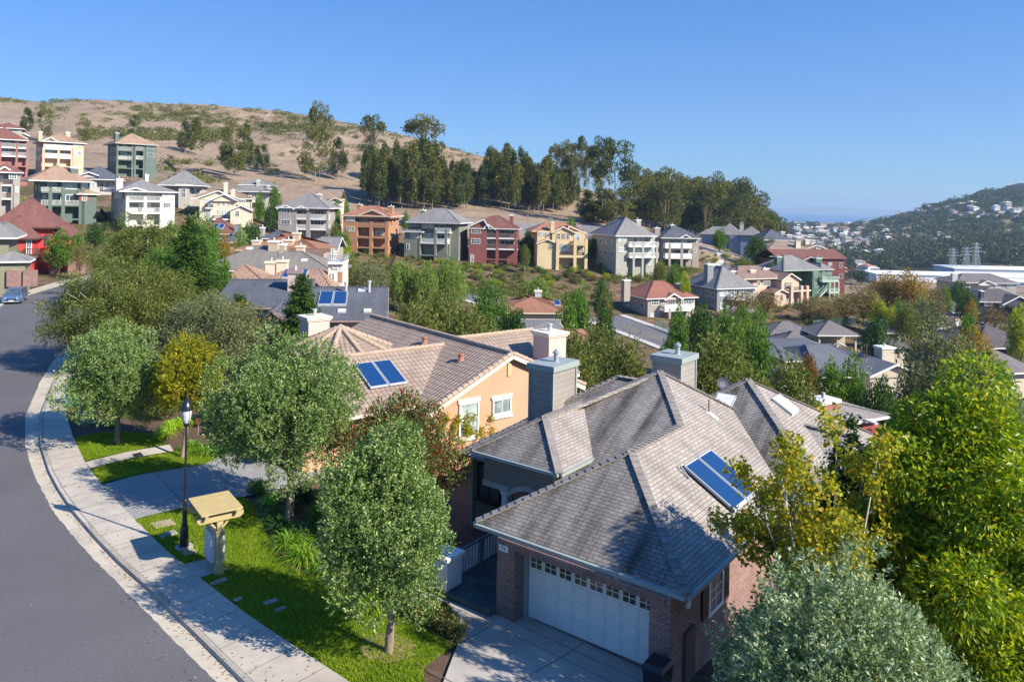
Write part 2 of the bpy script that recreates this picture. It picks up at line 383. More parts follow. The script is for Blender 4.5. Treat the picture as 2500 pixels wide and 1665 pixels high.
# terrain material: dry grass, scrub, soil, garden ground by place
def terrain_mat():
    t = NT('hill_ground'); p = t.pos(); sep = t.add('SeparateXYZ'); t.put(sep.inputs[0], p); Y = sep.outputs[1]; X = sep.outputs[0]; Z = sep.outputs[2]
    n1 = t.noise(.012, p, 6, .6); n2 = t.noise(.09, p, 6, .65); n3 = t.noise(.6, p, 5, .7); n4 = t.noise(2.5, p, 3)
    dry = t.ramp(n2, [(.3, (.22, .155, .115)), (.5, (.31, .235, .16)), (.7, (.38, .30, .21))])
    dry = t.mix(1, dry, t.ramp(n3, [(.3, .62), (.7, 1.18)]), 'MULTIPLY')
    pur = t.mix(t.ramp(n1, [(.42, 0), (.6, .45)]), dry, (.27, .20, .175))
    scrub = t.ramp(n3, [(.35, (.035, .042, .014)), (.65, (.10, .10, .03))])
    mask = t.math('MULTIPLY', t.ramp(n1, [(.53, 0), (.58, 1)]), t.ramp(n2, [(.42, 0), (.52, 1)]))
    hill = t.mix(t.math('MULTIPLY', mask, .55), pur, scrub)
    soil = t.ramp(n3, [(.3, (.07, .045, .028)), (.5, (.15, .105, .065)), (.72, (.27, .20, .13))])
    gard = t.mix(t.ramp(n2, [(.5, 0), (.6, .6)]), soil, (.05, .065, .02))
    f = t.add('MapRange'); t.put(f.inputs[0], t.math('ADD', Y, t.math('MULTIPLY', n2, 14))); f.inputs[1].default_value = 246; f.inputs[2].default_value = 256
    near = t.mix(f.outputs[0], gard, hill)
    # valley and far hill: dark scrub woods with tan openings
    wood = t.ramp(n3, [(.35, (.018, .026, .014)), (.7, (.06, .065, .03))])
    m2 = t.math('MULTIPLY', t.ramp(n1, [(.56, 0), (.6, 1)]), t.ramp(n2, [(.4, .5), (.55, 1)]))
    far = t.mix(m2, wood, (.27, .20, .13))
    g = t.add('MapRange'); t.put(g.inputs[0], Y); g.inputs[1].default_value = 660; g.inputs[2].default_value = 700
    col = t.mix(g.outputs[0], near, far)
    col = t.mix(1, col, t.ramp(n4, [(.3, .82), (.7, 1.12)]), 'MULTIPLY')
    t.bump(n4, .5, .15)
    return t.done(col, 1, .05)
def build_terrain():
    ys = np.concatenate([np.exp(np.linspace(math.log(4.2), math.log(2700), 430)), np.exp(np.linspace(math.log(2800), math.log(44500), 14))])
    xs = np.linspace(-690, 3290, 330); PXg, Yg = np.meshgrid(xs, ys); Xg = (PXg - PX0) / FPX * Yg
    Z = ground_np(Xg, Yg)
    # natural unevenness, growing with distance
    amp = np.clip((Yg - 170) / 250, 0, 1) * 1.1 + np.clip((Yg - 700) / 600, 0, 1) * 3.5
    nz = np.zeros_like(Z); r = np.random.default_rng(3)
    for k in range(26):
        w = r.uniform(12, 90); a = r.uniform(0, 6.28); nz += np.sin((Xg * math.cos(a) + Yg * math.sin(a)) / w * 2 * math.pi + r.uniform(0, 6.28)) * (w / 90) ** .8
    Z = Z + nz * amp * .28
    d = pdist(np.stack([Xg.ravel(), Yg.ravel()], 1), SIDE).reshape(Z.shape)
    Z = Z - np.where((Yg < 60) & (Xg > -60) & (Xg < 30), .25, 0) - np.where((Yg < 260) & (d < 2) & (d > -26), .12, 0)
    ny, nx = Z.shape; V = np.stack([Xg, Yg, Z], -1).reshape(-1, 3)
    j, i = np.meshgrid(np.arange(ny - 1), np.arange(nx - 1), indexing='ij'); a = (j * nx + i).ravel()
    Q = np.stack([a, a + 1, a + nx + 1, a + nx], 1)
    me = np_mesh('terrain', V, Q, terrain_mat(), smooth=True)
    return tag(link('terrain', me), kind='structure')
build_terrain()

# sea and far shore
def water():
    t = NT('sea_water'); n = t.noise(.004, t.pos(), 4); t.bump(t.noise(.02, t.pos(), 4), .2, 1.0)
    return t.done(t.ramp(n, [(.3, (.02, .10, .22)), (.7, (.035, .13, .26))]), .35, .5)
m = MB(); m.face([(-36000, 2500, -78), (36000, 2500, -78), (36000, 45000, -78), (-36000, 45000, -78)])
tag(m.build('sea', water()), kind='structure')
def far_shore():
    xs = np.linspace(5500, 13000, 60); m = MB(); P = []
    for k, x in enumerate(xs):
        h = 172 * math.exp(-((x - 8100) / 1300) ** 2) + 110 * math.exp(-((x - 10300) / 1400) ** 2) + 14 * math.sin(x / 350) * math.exp(-((x - 8500) / 2200) ** 2)
        P.append((x, max(h, 0)))
    for (xa, ha), (xb, hb) in zip(P, P[1:]):
        m.face([(xa, 18500, -80), (xb, 18500, -80), (xb, 19500, hb - 80), (xa, 19500, ha - 80)])
        m.face([(xa, 19500, ha - 80), (xb, 19500, hb - 80), (xb, 21000, -80), (xa, 21000, -80)])
    tag(m.build('far_hills', plain('far_hill', (.13, .12, .10), 1, .2, .001)), kind='structure')
far_shore()

# ------------------------------------------------------------------ sheets draped on the ground
def drape(name, poly, mat, off, step=1.2, kind='structure', label=None, cat=None, thick=0, flat=None):
    bm = bmesh.new(); f = bm.faces.new([bm.verts.new((p[0], p[1], 0)) for p in poly]); bmesh.ops.triangulate(bm, faces=[f])
    xs = [p[0] for p in poly]; ys = [p[1] for p in poly]
    for ax, lo, hi in ((0, min(xs), max(xs)), (1, min(ys), max(ys))):
        v = lo + step
        while v < hi:
            n = Vector((1, 0, 0)) if ax == 0 else Vector((0, 1, 0))
            bmesh.ops.bisect_plane(bm, geom=bm.verts[:] + bm.edges[:] + bm.faces[:], plane_co=n * v, plane_no=n); v += step
    bmesh.ops.triangulate(bm, faces=[f for f in bm.faces if len(f.verts) > 4])
    co = np.array([v.co[:2] for v in bm.verts]); zz = ground_np(co[:, 0], co[:, 1]) if flat is None else np.full(len(co), flat)
    for v, z in zip(bm.verts, zz): v.co.z = z + off
    for f in bm.faces:
        f.normal_update()
        if f.normal.z < 0: f.normal_flip()
    if thick:
        r = bmesh.ops.extrude_face_region(bm, geom=bm.faces[:])
        for e in r['geom']:
            if isinstance(e, bmesh.types.BMVert): e.co.z += 0
        newv = {e for e in r['geom'] if isinstance(e, bmesh.types.BMVert)}
        for v in bm.verts:
            if v not in newv: v.co.z -= thick
        bmesh.ops.recalc_face_normals(bm, faces=bm.faces[:])
    me = bpy.data.meshes.new(name); bm.to_mesh(me); bm.free(); me.materials.append(mat)
    uv = me.uv_layers.new(name='UVMap'); co = np.zeros(3 * len(me.vertices)); me.vertices.foreach_get('co', co); co = co.reshape(-1, 3)
    li = np.zeros(len(me.loops), dtype=np.int32); me.loops.foreach_get('vertex_index', li); uv.data.foreach_set('uv', co[li][:, :2].ravel())
    return tag(link(name, me), label, cat, kind=kind)
def strip(A, B): return [tuple(p) for p in A] + [tuple(p) for p in B[::-1]]
ASPH = asphalt('asphalt', (.118, .114, .118)); CONC = concrete('sidewalk_concrete', (.50, .45, .38)); GUTC = concrete('gutter_concrete', (.54, .48, .385), .3); DRV = concrete('driveway_concrete', (.44, .41, .37))
# the road's far (outer) edge
OUTER = np.array([(-9, 4), (-13, 8), (-20.5, 16), (-27.5, 26), (-34, 37), (-40, 48), (-46, 60), (-52, 73), (-57.5, 84), (-61.46, 92.5), (-63.13, 99), (-65.43, 111.3), (-66.0, 120), (-64, 134), (-58, 146), (-48, 158)])
GUTR = np.array([(-1, 5)] + [tuple(g) for g in GUT])
def wobble(P, amp, n=12):
    out = []
    r = np.random.default_rng(5)
    for a, b in zip(P[:-1], P[1:]):
        for k in range(n): out.append(a + (b - a) * k / n + r.normal(0, amp, 2))
    return np.array(out + [P[-1]])
drape('road', strip(wobble(GUTR, .014), OUTER), ASPH, .012, 4)
drape('gutter', strip(GUT - np.array((.06, -.0)), CURB), GUTC, .004, 4)
drape('sidewalk', strip(CURB, SIDE), CONC, .13, 3, thick=.3)
off = OUTER + np.array([-1.9, .4]); drape('far_sidewalk', strip(OUTER, off), CONC, .12, 4, thick=.25)
# kerb: a rounded band standing a little proud of the sidewalk's street edge, dipping at the driveways
def kerb(name, A, gaps):
    m = MB(); P = []
    for a, b in zip(A[:-1], A[1:]):
        n = max(1, int(np.hypot(*(b - a)) / .8))
        for k in range(n): P.append(a + (b - a) * k / n)
    P.append(A[-1]); P = np.array(P); d = np.gradient(P, axis=0); d /= np.hypot(d[:, 0], d[:, 1])[:, None]; nrm = np.stack([d[:, 1], -d[:, 0]], 1)
    prof = [(-.03, -.02), (.0, .11), (.035, .139), (.15, .142), (.155, .10)]
    S = []
    for p, n in zip(P, nrm):
        h = 1.0
        for g in gaps:
            q = np.hypot(*(p - np.array(g[:2]))); h = min(h, np.clip((q - g[2]) / .9, 0.28, 1))
        S.append([(p[0] + n[0] * u, p[1] + n[1] * u, (w if w < .13 or True else w) * (h if u < .15 else 1) + (0 if u < .15 else 0)) for u, w in prof])
    for a, b in zip(S, S[1:]):
        for k in range(len(prof) - 1): m.face([a[k], b[k], b[k + 1], a[k + 1]])
    tag(m.build(name, concrete('kerb_concrete', (.40, .36, .30), .3)), kind='structure')
kerb('kerb', CURB, [(-19.5, 33.0, 3.6), (-2.2, 15.8, 3.0)])
# joints in the sidewalk
JNT = plain('concrete_joint', (.13, .12, .105), .95, .1)
def lines_on(name, segs, w, off, mat, step=.5):
    m = MB()
    for a, b in segs:
        a = np.array(a, float); b = np.array(b, float); n = max(1, int(np.hypot(*(b - a)) / step)); d = (b - a) / np.hypot(*(b - a)); e = np.array((-d[1], d[0])) * w / 2
        T = np.linspace(0, 1, n + 1); P = a + (b - a) * T[:, None]; L = P + e; Rr = P - e; zl = ground_np(L[:, 0], L[:, 1]) + off; zr = ground_np(Rr[:, 0], Rr[:, 1]) + off
        for k in range(n): m.face([(*Rr[k], zr[k]), (*Rr[k + 1], zr[k + 1]), (*L[k + 1], zl[k + 1]), (*L[k], zl[k])])
    return tag(m.build(name, mat), kind='structure')
js = []
def nearest(p, A):
    best = None
    for a, b in zip(A[:-1], A[1:]):
        d = b - a; t = np.clip(((p - a) @ d) / (d @ d), 0, 1); q = a + t * d; r = np.hypot(*(p - q))
        if best is None or r < best[0]: best = (r, q)
    return best[1]
for a, b in zip(CURB[:14], CURB[1:15]):
    n = max(1, round(np.hypot(*(b - a)) / 1.55))
    for k in range(n):
        p = a + (b - a) * k / n; q = nearest(p, SIDE); d = (q - p) / np.hypot(*(q - p)); js.append((p + d * .17, q - d * .02))
lines_on('sidewalk_joints', js, .022, .136, JNT)
lines_on('kerb_joint', [(CURB[i] + np.array((.118, .105)), CURB[i + 1] + np.array((.118, .105))) for i in range(len(CURB) - 8)], .02, .137, JNT)
# ------------------------------------------------------------------ lots around the main house (local frame: u along the garage front, v into the house)
PHI = R(37); MO = Vector((-1.05, 26.44, 0)); MU = Vector((math.cos(PHI), -math.sin(PHI), 0)); MV = Vector((math.sin(PHI), math.cos(PHI), 0))
def mw(s, t): p = MO + MU * s + MV * t; return (p.x, p.y)
def roof_faces(mb, faces, th=.2, inset=None):
    """a roof shell: the faces, the same faces th lower, and a fascia round the open edges"""
    key = lambda p: (round(p[0], 3), round(p[1], 3), round(p[2], 3))
    edges = {}
    for f in faces:
        n = (Vector(f[1]) - Vector(f[0])).cross(Vector(f[2]) - Vector(f[0]))
        if n.z < 0: f = f[::-1]
        mb.face(f); mb.face([(p[0], p[1], p[2] - th) for p in f][::-1])
        for a, b in zip(f, f[1:] + f[:1]): edges[(key(a), key(b))] = (a, b)
    for (ka, kb), (a, b) in edges.items():
        if (kb, ka) not in edges: mb.face([(a[0], a[1], a[2] - th), (b[0], b[1], b[2] - th), b, a])
def caps(mb, p, q, step=.29, w=.30, h=.045):
    p = Vector(p); q = Vector(q); L = (q - p).length; n = max(1, int(L / step)); d = (q - p) / L
    for k in range(n):
        a = p + d * (L * k / n); b = p + d * (L * (k + 1) / n + .05)
        mb.beam(a + Vector((0, 0, .045)), b + Vector((0, 0, .012)), w, h)
def barrel(mb, p, q, step=.36, r=.15):
    p = Vector(p); q = Vector(q); L = (q - p).length; n = max(1, int(L / step)); d = (q - p) / L
    for k in range(n):
        a = p + d * (L * k / n); b = p + d * (L * (k + 1) / n + .04)
        mb.tube([a + Vector((0, 0, .02)), b + Vector((0, 0, .05))], [r * .82, r], 8)
LAWN = None
def lawn_mat():
    t = NT('lawn'); p = t.pos(); n = t.noise(.35, p, 5, .6); n2 = t.noise(14, p, 4, .7); n3 = t.noise(70, p, 2)
    col = t.ramp(n, [(.3, (.095, .155, .012)), (.5, (.15, .21, .02)), (.7, (.23, .26, .05))])
    col = t.mix(1, col, t.ramp(n2, [(.25, .6), (.7, 1.25)]), 'MULTIPLY'); col = t.mix(1, col, t.ramp(n3, [(.3, .7), (.7, 1.2)]), 'MULTIPLY')
    t.bump(n3, .6, .03); return t.done(col, .9, .1)
LAWN = lawn_mat(); MULCH = plain('bark_mulch', (.12, .082, .058), .95, .4, 5, .1, 0, .5); STRAW = plain('dry_thatch', (.36, .26, .15), .95, .25, 6, .1, 0, .5)
GRAVEL = plain('garden_soil', (.13, .10, .072), .95, .35, 3, .1, 0, .5)
# whole house-side lot strip, then lawns, drives and beds on it
inner = [tuple(p) for p in SIDE[1:17]]
drape('garden_bed', inner + [(-30, 72), (-18, 62), (-6, 58), (8, 54), (20, 44), (22, 20), (14, 12), (4, 10)], MULCH, .015, 1.6)
Z4 = lambda px, py, z=-.3: tuple(at_z(px, py, z)[:2])
def inset(P, d=.02): return [tuple(np.array(p) + np.array((d, d))) for p in P]
lawnA = [Z4(329, 1276, -.02), Z4(406, 1351, -.02), Z4(489, 1419, 0), Z4(599, 1505, 0), Z4(700, 1574, 0), Z4(835, 1663, 0), (-1.9, 18.7), Z4(1034, 1662, -.45), Z4(1110, 1597, -.58), Z4(1018, 1540, -.58), Z4(957, 1508, -.55), Z4(880, 1455), Z4(802, 1421), Z4(698, 1389), Z4(664, 1339), Z4(643, 1284), Z4(630, 1238), Z4(602, 1208), Z4(575, 1209), Z4(457, 1243, -.1)]
drape('lawn', lawnA, LAWN, .07, .9)
lawnB = [Z4(181, 1073, 0), Z4(207, 1130, 0), Z4(300, 1108, -.1), Z4(405, 1082, -.2), Z4(388, 1065, -.2), Z4(345, 1061, -.2), Z4(300, 1059, -.15), Z4(240, 1064, -.1)]
drape('lawn', lawnB, LAWN, .07, 1.0)
lawnC = [Z4(222, 1150, 0), Z4(246, 1184, 0), Z4(350, 1158, -.1), Z4(500, 1124, -.25), Z4(560, 1108, -.3), Z4(520, 1080, -.3), Z4(425, 1100, -.2), Z4(330, 1122, -.1)]
drape('lawn', lawnC, LAWN, .07, 1.0)
drape('garden_path', [Z4(209, 1133, 0), Z4(221, 1148, 0), Z4(330, 1119, -.1), Z4(424, 1098, -.2), Z4(414, 1083, -.2), Z4(310, 1107, -.1)], CONC, .10, 1.2)
drape('neighbour_driveway', [Z4(247, 1189, 0), Z4(328, 1274, 0), Z4(457, 1240, -.1), Z4(580, 1208, -.3), Z4(700, 1176, -.35), (-8.6, 40), (-10.5, 45), (-15, 42.2), Z4(500, 1127, -.25), Z4(350, 1161, -.1)], concrete('pale_driveway', (.30, .30, .29)), .105, 1.2)
lines_on('driveway_joint', [(Z4(380, 1160, -.15), Z4(455, 1238, -.1)), (Z4(500, 1128, -.25), Z4(600, 1203, -.3)), (Z4(250, 1193, 0), Z4(328, 1276, 0))], .03, .112, JNT)
drape('driveway', [(-1.9, 18.62), mw(1.62, -2.72), mw(-1.2, -2.05), mw(-2.2, -1.95), mw(-2.2, -.75), mw(1.0, -.52), mw(1.0, .5), mw(8.9, .5), mw(9.3, -6.2), mw(9.1, -12)], DRV, .10, .9)
lines_on('driveway_joint', [(mw(-2.0, -.92), mw(9, -.92)), (mw(4.2, -8), mw(4.2, -.95)), (mw(1.66, -4.6), mw(9, -4.6)), (mw(1.7, -2.7), mw(1.5, -.95)), (mw(4.2, -.9), mw(4.2, .4)), (mw(1.7, -.2), mw(7, -.2))], .03, .106, JNT)
lines_on('bed_edging', [(Z4(957, 1511, -.55), Z4(1018, 1545, -.58)), (Z4(1018, 1545, -.58), Z4(1112, 1600, -.6)), (Z4(880, 1458), Z4(957, 1511, -.55)), (Z4(698, 1391), Z4(802, 1423))], .09, .11, plain('old_timber', (.20, .145, .09), .9, .3, 4))

# ------------------------------------------------------------------ generic window: frame with muntins, pane child. frame spans (0,0)-(w,h) in its own x,z
def window_mesh(w, h, nx=2, ny=2, fr=.09, mt=.035, depth=.10, sill=False, ox=0, oz=0, oy=0, rail=True):
    f = MB(); y0, y1 = oy - depth, oy + .04
    f.box(ox, ox + fr, y0, y1, oz, oz + h); f.box(ox + w - fr, ox + w, y0, y1, oz, oz + h)
    f.box(ox + fr, ox + w - fr, y0, y1, oz, oz + fr); f.box(ox + fr, ox + w - fr, y0, y1, oz + h - fr, oz + h)
    for k in range(1, nx): x = ox + fr + (w - 2 * fr) * k / nx; f.box(x - mt / 2, x + mt / 2, y0 + .03, y1 - .01, oz + fr, oz + h - fr)
    for k in range(1, ny): z = oz + fr + (h - 2 * fr) * k / ny; f.box(ox + fr, ox + w - fr, y0 + .032, y1 - .012, z - mt / 2, z + mt / 2)
    if sill: f.box(ox - .06, ox + w + .06, y0 - .06, oy + .02, oz - .09, oz - .002)
    p = MB(); p.box(ox + fr, ox + w - fr, oy - depth + .06, oy - depth + .08, oz + fr, oz + h - fr)
    return f, p
def add_window(parent, x, z, w, h, nx=2, ny=2, fm=None, gm=None, y=0, name='window', **k):
    f, p = window_mesh(w, h, nx, ny, ox=x, oz=z, oy=y, **k)
    o = f.build(name, fm or WHITE, parent); p.build('pane', gm or GLASS, o); return o

# ------------------------------------------------------------------ the grey shingled house with the brick garage
SH = shingle('weathered_shingle', (.385, .345, .31), .145, .32, .26, .16); SHM = shingle('moss_streaked_shaded_shingle', (.30, .275, .255), .145, .32, .30, .50)
CAPM = plain('ridge_shingle', (.26, .235, .215), .9, .3, 3)
BRK = brick('rose_brick', (.30, .155, .125), (.20, .095, .085), (.30, .27, .25)); SOLD = brick('soldier_brick', (.30, .155, .125), (.18, .09, .08), (.30, .27, .25), soldier=True)
SID = siding('grey_brown_siding', (.20, .185, .165)); SIDL = siding('chimney_siding', (.33, .30, .265), .26)
TRIMG = plain('sage_trim', (.29, .33, .315), .5, .08); DARK = plain('dark_shutter', (.012, .016, .02), .5, .2)
def main_house():
    H = thing('house', 'large house with grey shingle roof, rose brick garage front and white panelled garage door', 'house', MO, -PHI)
    # roof
    L, Rr, A, B, C = (0, 0, 2.1), (7.85, 0, 2.1), (3.925, 3.925, 4.39), (3.925, 8.1, 4.39), (1.6, 11.0, 5.74)
    D, V2 = (-.77, 5.3, 4.47), (-.77, 8.27, 4.47); b0, b1 = (-2.86, 3.2, 3.24), (1.33, 3.2, 3.24); b2 = (1.33, 5.63, 3.24); rk = (7.85, 15.4, 2.1); lb = (-2.86, 15.4, 3.24)
    wv = (.95, 4.37, 2.65); wu = (.95, 5.63, 3.24)
    r = MB()
    def mossy_shaded(fs):
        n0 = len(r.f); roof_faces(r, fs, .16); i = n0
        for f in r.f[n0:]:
            p = [Vector(r.v[k]) for k in f]; n = (p[1] - p[0]).cross(p[2] - p[0]).normalized(); r.m[i] = 1 if (n.z > .3 and n.y < -.3) else 0; i += 1   # street-facing slopes: moss streaks, and their shade painted in as a darker base
    mossy_shaded([[L, Rr, A], [Rr, rk, C, B, A], [L, A, B, wv, (0, 3.2, 2.1)], [B, C, V2, b2, wu, wv], [b0, b1, D], [b1, b2, V2, D], [b0, D, V2], [b0, V2, C], [b0, C, lb], [lb, C, rk]])
    m, G = (-5.3, 5.4, 2.1), (-.25, 10.45, 5.33); g2 = (1.0, 10.45, 5.33)
    mossy_shaded([[m, (1, 5.4, 2.1), g2, G], [m, G, (-5.3, 15.5, 2.1)], [(-5.3, 15.5, 2.1), G, g2, (1, 15.5, 2.1)]])
    E, e0, e1, e2, e3 = (4.4, 14.5, 5.2), (-.6, 9.35, 2.12), (9.55, 9.35, 2.12), (9.55, 19.65, 2.12), (-.6, 19.65, 2.12)
    mossy_shaded([[e0, e1, E], [e1, e2, E], [e2, e3, E], [e3, e0, E]])
    roof_faces(r, [[(7.0, 14.35, 3.62), (9.3, 14.35, 3.5), (9.5, 12.6, 2.35), (8.6, 12.6, 2.7)], [(9.3, 14.35, 3.5), (7.0, 14.35, 3.62), (8.6, 16.1, 2.7), (9.5, 16.1, 2.35)]], .12)
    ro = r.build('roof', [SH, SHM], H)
    c = MB()
    for p, q in ((L, A), (Rr, A), (A, B), (B, C), (C, rk), (C, V2), (V2, D), (D, b0), (D, b1), (m, G), (G, g2), (e1, E), (E, e2), (E, e0), (E, e3), ((9.3, 14.35, 3.5), (7.0, 14.35, 3.62))): caps(c, p, q)
    c.build('ridge_cap', CAPM, ro)
    g = MB()
    def gut(a, b): a = Vector(a); b = Vector(b); g.beam(a - Vector((0, 0, .09)), b - Vector((0, 0, .09)), .13, .12); 
    for a, b, n in ((L, Rr, (0, -1)), (Rr, (7.85, 9.3, 2.1), (1, 0)), (b0, b1, (0, -1)), (b1, b2, (1, 0)), (m, (-2.6, 5.4, 2.1), (0, -1)), (m, (-5.3, 15, 2.1), (-1, 0)), (e1, e2, (1, 0)), ((8, 9.35, 2.12), e1, (0, -1)), (b0, lb, (-1, 0)), ((0, 0, 2.1), (0, 3.2, 2.1), (-1, 0))):
        o = Vector((n[0] * .068, n[1] * .068, 0)); gut(Vector(a) + o, Vector(b) + o)
    g.build('gutter', TRIMG, H)
    for bx in [(k, k + .03, -.12, .10, 2.02, 2.05) for k in (1.0, 2.1, 3.4, 4.6, 5.7, 6.8)] + [(7.75, 7.97, k, k + .03, 2.02, 2.05) for k in (1.5, 3.5, 5.5)] + [(k, k + .03, 3.08, 3.3, 3.16, 3.19) for k in (-2, -.7, .6)]: MB().box(*bx).build('gutter_strap', WHITE, H)
    # garage walls (brick) with the door opening
    w = MB(); t0, t1 = -.2, .42
    w.box(1.12, 1.85, t0, 5.5, -1.3, 1.55); w.box(6.78, 7.45, t0, 9, -1.3, 1.95); w.box(1.85, 6.78, t1 + .12, 8.9, -1.3, 1.9)
    w.box(1.12, 1.85, t0, 5.5, 1.553, 1.95)
    w.build('garage_wall', BRK, H)
    s = MB(); s.box(1.853, 6.777, t0, t1, 1.68, 1.95); s.box(1.3, 7.3, t0 - .02, t0 - .003, 1.68, 1.94); s.build('brick_lintel', SOLD, H)
    MB().box(1.853, 1.98, t1 - .1, t1 + .1, -.75, 1.67).build('door_jamb', TRIMG, H); MB().box(6.65, 6.777, t1 - .1, t1 + .1, -.75, 1.67).build('door_jamb', TRIMG, H)
    # garage door: 8 bays, lowest three rows panels, top row windows
    d = MB(); dw = 4.67 / 8; d.box(1.98, 6.65, t1 + .06, t1 + .11, -.72, 1.67)
    pa = MB()
    for i in range(8):
        x = 1.98 + dw * i
        for j in range(3):
            z = -.70 + j * .54
            for (a, b, cc, e) in ((x + .03, x + dw - .03, z + .03, z + .055), (x + .03, x + dw - .03, z + .50, z + .525), (x + .03, x + .055, z + .055, z + .50), (x + dw - .055, x + dw - .03, z + .055, z + .50)): d.box(a, b, t1 + .04, t1 + .059, cc, e)
        z = -.70 + 3 * .54
        d.box(x + .03, x + dw - .03, t1 + .035, t1 + .059, z + .03, z + .07); d.box(x + .03, x + .07, t1 + .035, t1 + .059, z + .07, z + .42); d.box(x + dw - .07, x + dw - .03, t1 + .035, t1 + .059, z + .07, z + .42)
        d.box(x + dw / 2 - .014, x + dw / 2 + .014, t1 + .03, t1 + .056, z + .07, z + .42); d.box(x + .07, x + dw - .07, t1 + .032, t1 + .0555, z + .235, z + .26)
        pa.box(x + .07, x + dw - .07, t1 + .05, t1 + .062, z + .07, z + .42)
    do = d.build('garage_door', plain('garage_door_paint', (.78, .75, .71), .5, .04), H); pa.build('pane', glass('amber_glass', (.10, .075, .04), .1), do)
    # house number plate
    n = MB(); n.box(1.22, 1.60, t0 - .05, t0 - .022, 1.56, 1.76); pl = n.build('number_plate', WHITE, H)
    cu = bpy.data.curves.new('house_number', 'FONT'); cu.body = '71'; cu.size = .20; cu.align_x = 'CENTER'; cu.align_y = 'CENTER'; cu.extrude = .004
    tmp = link('house_number_text', cu); tme = bpy.data.meshes.new_from_object(tmp.evaluated_get(bpy.context.evaluated_depsgraph_get())); bpy.data.objects.remove(tmp); tme.materials.clear(); tme.materials.append(BLACK); no = link('house_number', tme, pl); no.location = (1.41, t0 - .056, 1.66); no.rotation_euler = (R(90), 0, 0)
    # garage right side: window with shutters, round vent, grey cabinet
    MB().box(7.47, 7.52, 2.0, 2.45, .35, 1.75).build('shutter', DARK, H); MB().box(7.47, 7.52, 3.75, 4.2, .35, 1.75).build('shutter', DARK, H)
    wv_ = MB(); wv_.box(7.47, 7.53, 2.5, 3.7, .25, .36); wv_.box(7.47, 7.53, 2.5, 3.7, 1.66, 1.76); wv_.box(7.47, 7.53, 2.5, 2.6, .36, 1.66); wv_.box(7.47, 7.53, 3.6, 3.7, .36, 1.66); wv_.box(7.46, 7.51, 3.07, 3.11, .36, 1.66)
    for z in (.7, 1.0, 1.33): wv_.box(7.46, 7.508, 2.6, 3.6, z, z + .03)
    wo = wv_.build('window', WHITE, H); wp = MB(); wp.box(7.45, 7.49, 2.6, 3.6, .36, 1.66); wp.build('pane', GLASS, wo)
    v = MB(); v.tube([(7.45, .95, 1.32), (7.53, .95, 1.32)], [.13, .12], 14); v.build('round_vent', WHITE, H)
    v = MB(); v.box(7.452, 7.55, .7, 1.4, -1.0, .55); v.build('meter_cabinet', plain('cabinet_brown', (.10, .07, .065), .7), H)
    # body walls (siding)
    b = MB(); b.box(1.86, 7.4, 9.0, 15.2, -4, 1.93); b.box(-2.5, .95, 5.2, 14.8, -4, 3.05); b.box(-4.95, -2.4, 5.75, 15, -4, 1.95); b.box(-.1, 9.2, 9.8, 19.2, -5, 1.93)
    b.box(.95, 1.85, 4.2, 9, -1.5, 2.2)
    b.build('wall', SID, H)
    # bay over the porch: front panel with a segmental arch, on a round column
    f = MB(); y = 3.5; top = 3.07
    xs = np.linspace(-1.25, .62, 15); arc = [(x, 1.62 + .42 * (1 - ((x + .315) / .935) ** 2)) for x in xs]
    prev = None
    f.extr([(-2.5, y, 1.98), (-1.25, y, 1.98), (-1.25, y, top), (-2.5, y, top)], (0, .25, 0))
    for a, e in zip(arc, arc[1:]): f.extr([(a[0], y, a[1]), (e[0], y, e[1]), (e[0], y, top), (a[0], y, top)], (0, .25, 0))
    f.extr([(.62, y, -.4), (.95, y, -.4), (.95, y, top), (.62, y, top)], (0, .25, 0))
    f.box(.72, .95, 3.75, 5.2, -.4, top); f.box(-2.5, -2.28, 3.75, 5.2, 1.98, top); f.box(-2.45, .9, 3.6, 5.25, 2.75, 2.95)
    f.build('porch_wall', SID, H)
    tr = MB()
    tr.extr([(-2.54, y - .03, 1.80), (-1.25, y - .03, 1.80), (-1.25, y - .03, 2.02), (-2.54, y - .03, 2.02)], (0, .31, 0))
    for a, e in zip(arc, arc[1:]): tr.extr([(a[0], y - .03, a[1] - .01), (e[0], y - .03, e[1] - .01), (e[0], y - .03, e[1] + .2), (a[0], y - .03, a[1] + .2)], (0, .26, 0))
    tr.box(.9, .985, 3.47, 3.53, 1.2, 3.06)
    tr.build('arch_trim', TRIMG, H)
    col = MB(); col.lathe([(.23, -.42), (.23, -.28), (.17, -.25), (.165, 1.6), (.2, 1.64), (.2, 1.7), (.24, 1.72), (.24, 1.80)], (-1.45, 3.62, 0), 20); col.build('column', plain('pale_column', (.55, .57, .58), .5, .05), H, smooth=False)
    add_window(H, -2.3, .1, .8, 1.7, 1, 2, TRIMG, GLASS, 5.17); add_window(H, -1.0, -.35, 1.5, 2.1, 2, 1, DARK, GLASS, 5.17, name='front_door'); add_window(H, -4.6, .1, 1.3, 1.6, 2, 2, DARK, GLASS, 5.72, sill=True)
    MB().box(-5.0, -4.87, 5.68, 5.8, -3, 1.9).build('corner_board', TRIMG, H); MB().box(.93, 1.0, 4.1, 4.19, .5, 2.6).build('corner_board', TRIMG, H)
    # patio of slate, with step
    slate = brick('slate_paving', (.055, .085, .095), (.11, .14, .14), (.06, .075, .08))
    slate.node_tree.nodes['Brick Texture'].inputs['Brick Width'].default_value = .48; slate.node_tree.nodes['Brick Texture'].inputs['Row Height'].default_value = .42
    p = MB(); p.box(-1.95, 1.1, -.55, 5.2, -1.2, -.42); p.build('slate_patio', slate, H)
    # white pier with cap, then the railing
    pr = MB(); pr.box(-1.72, -.85, -.5, .3, -.7, .62)
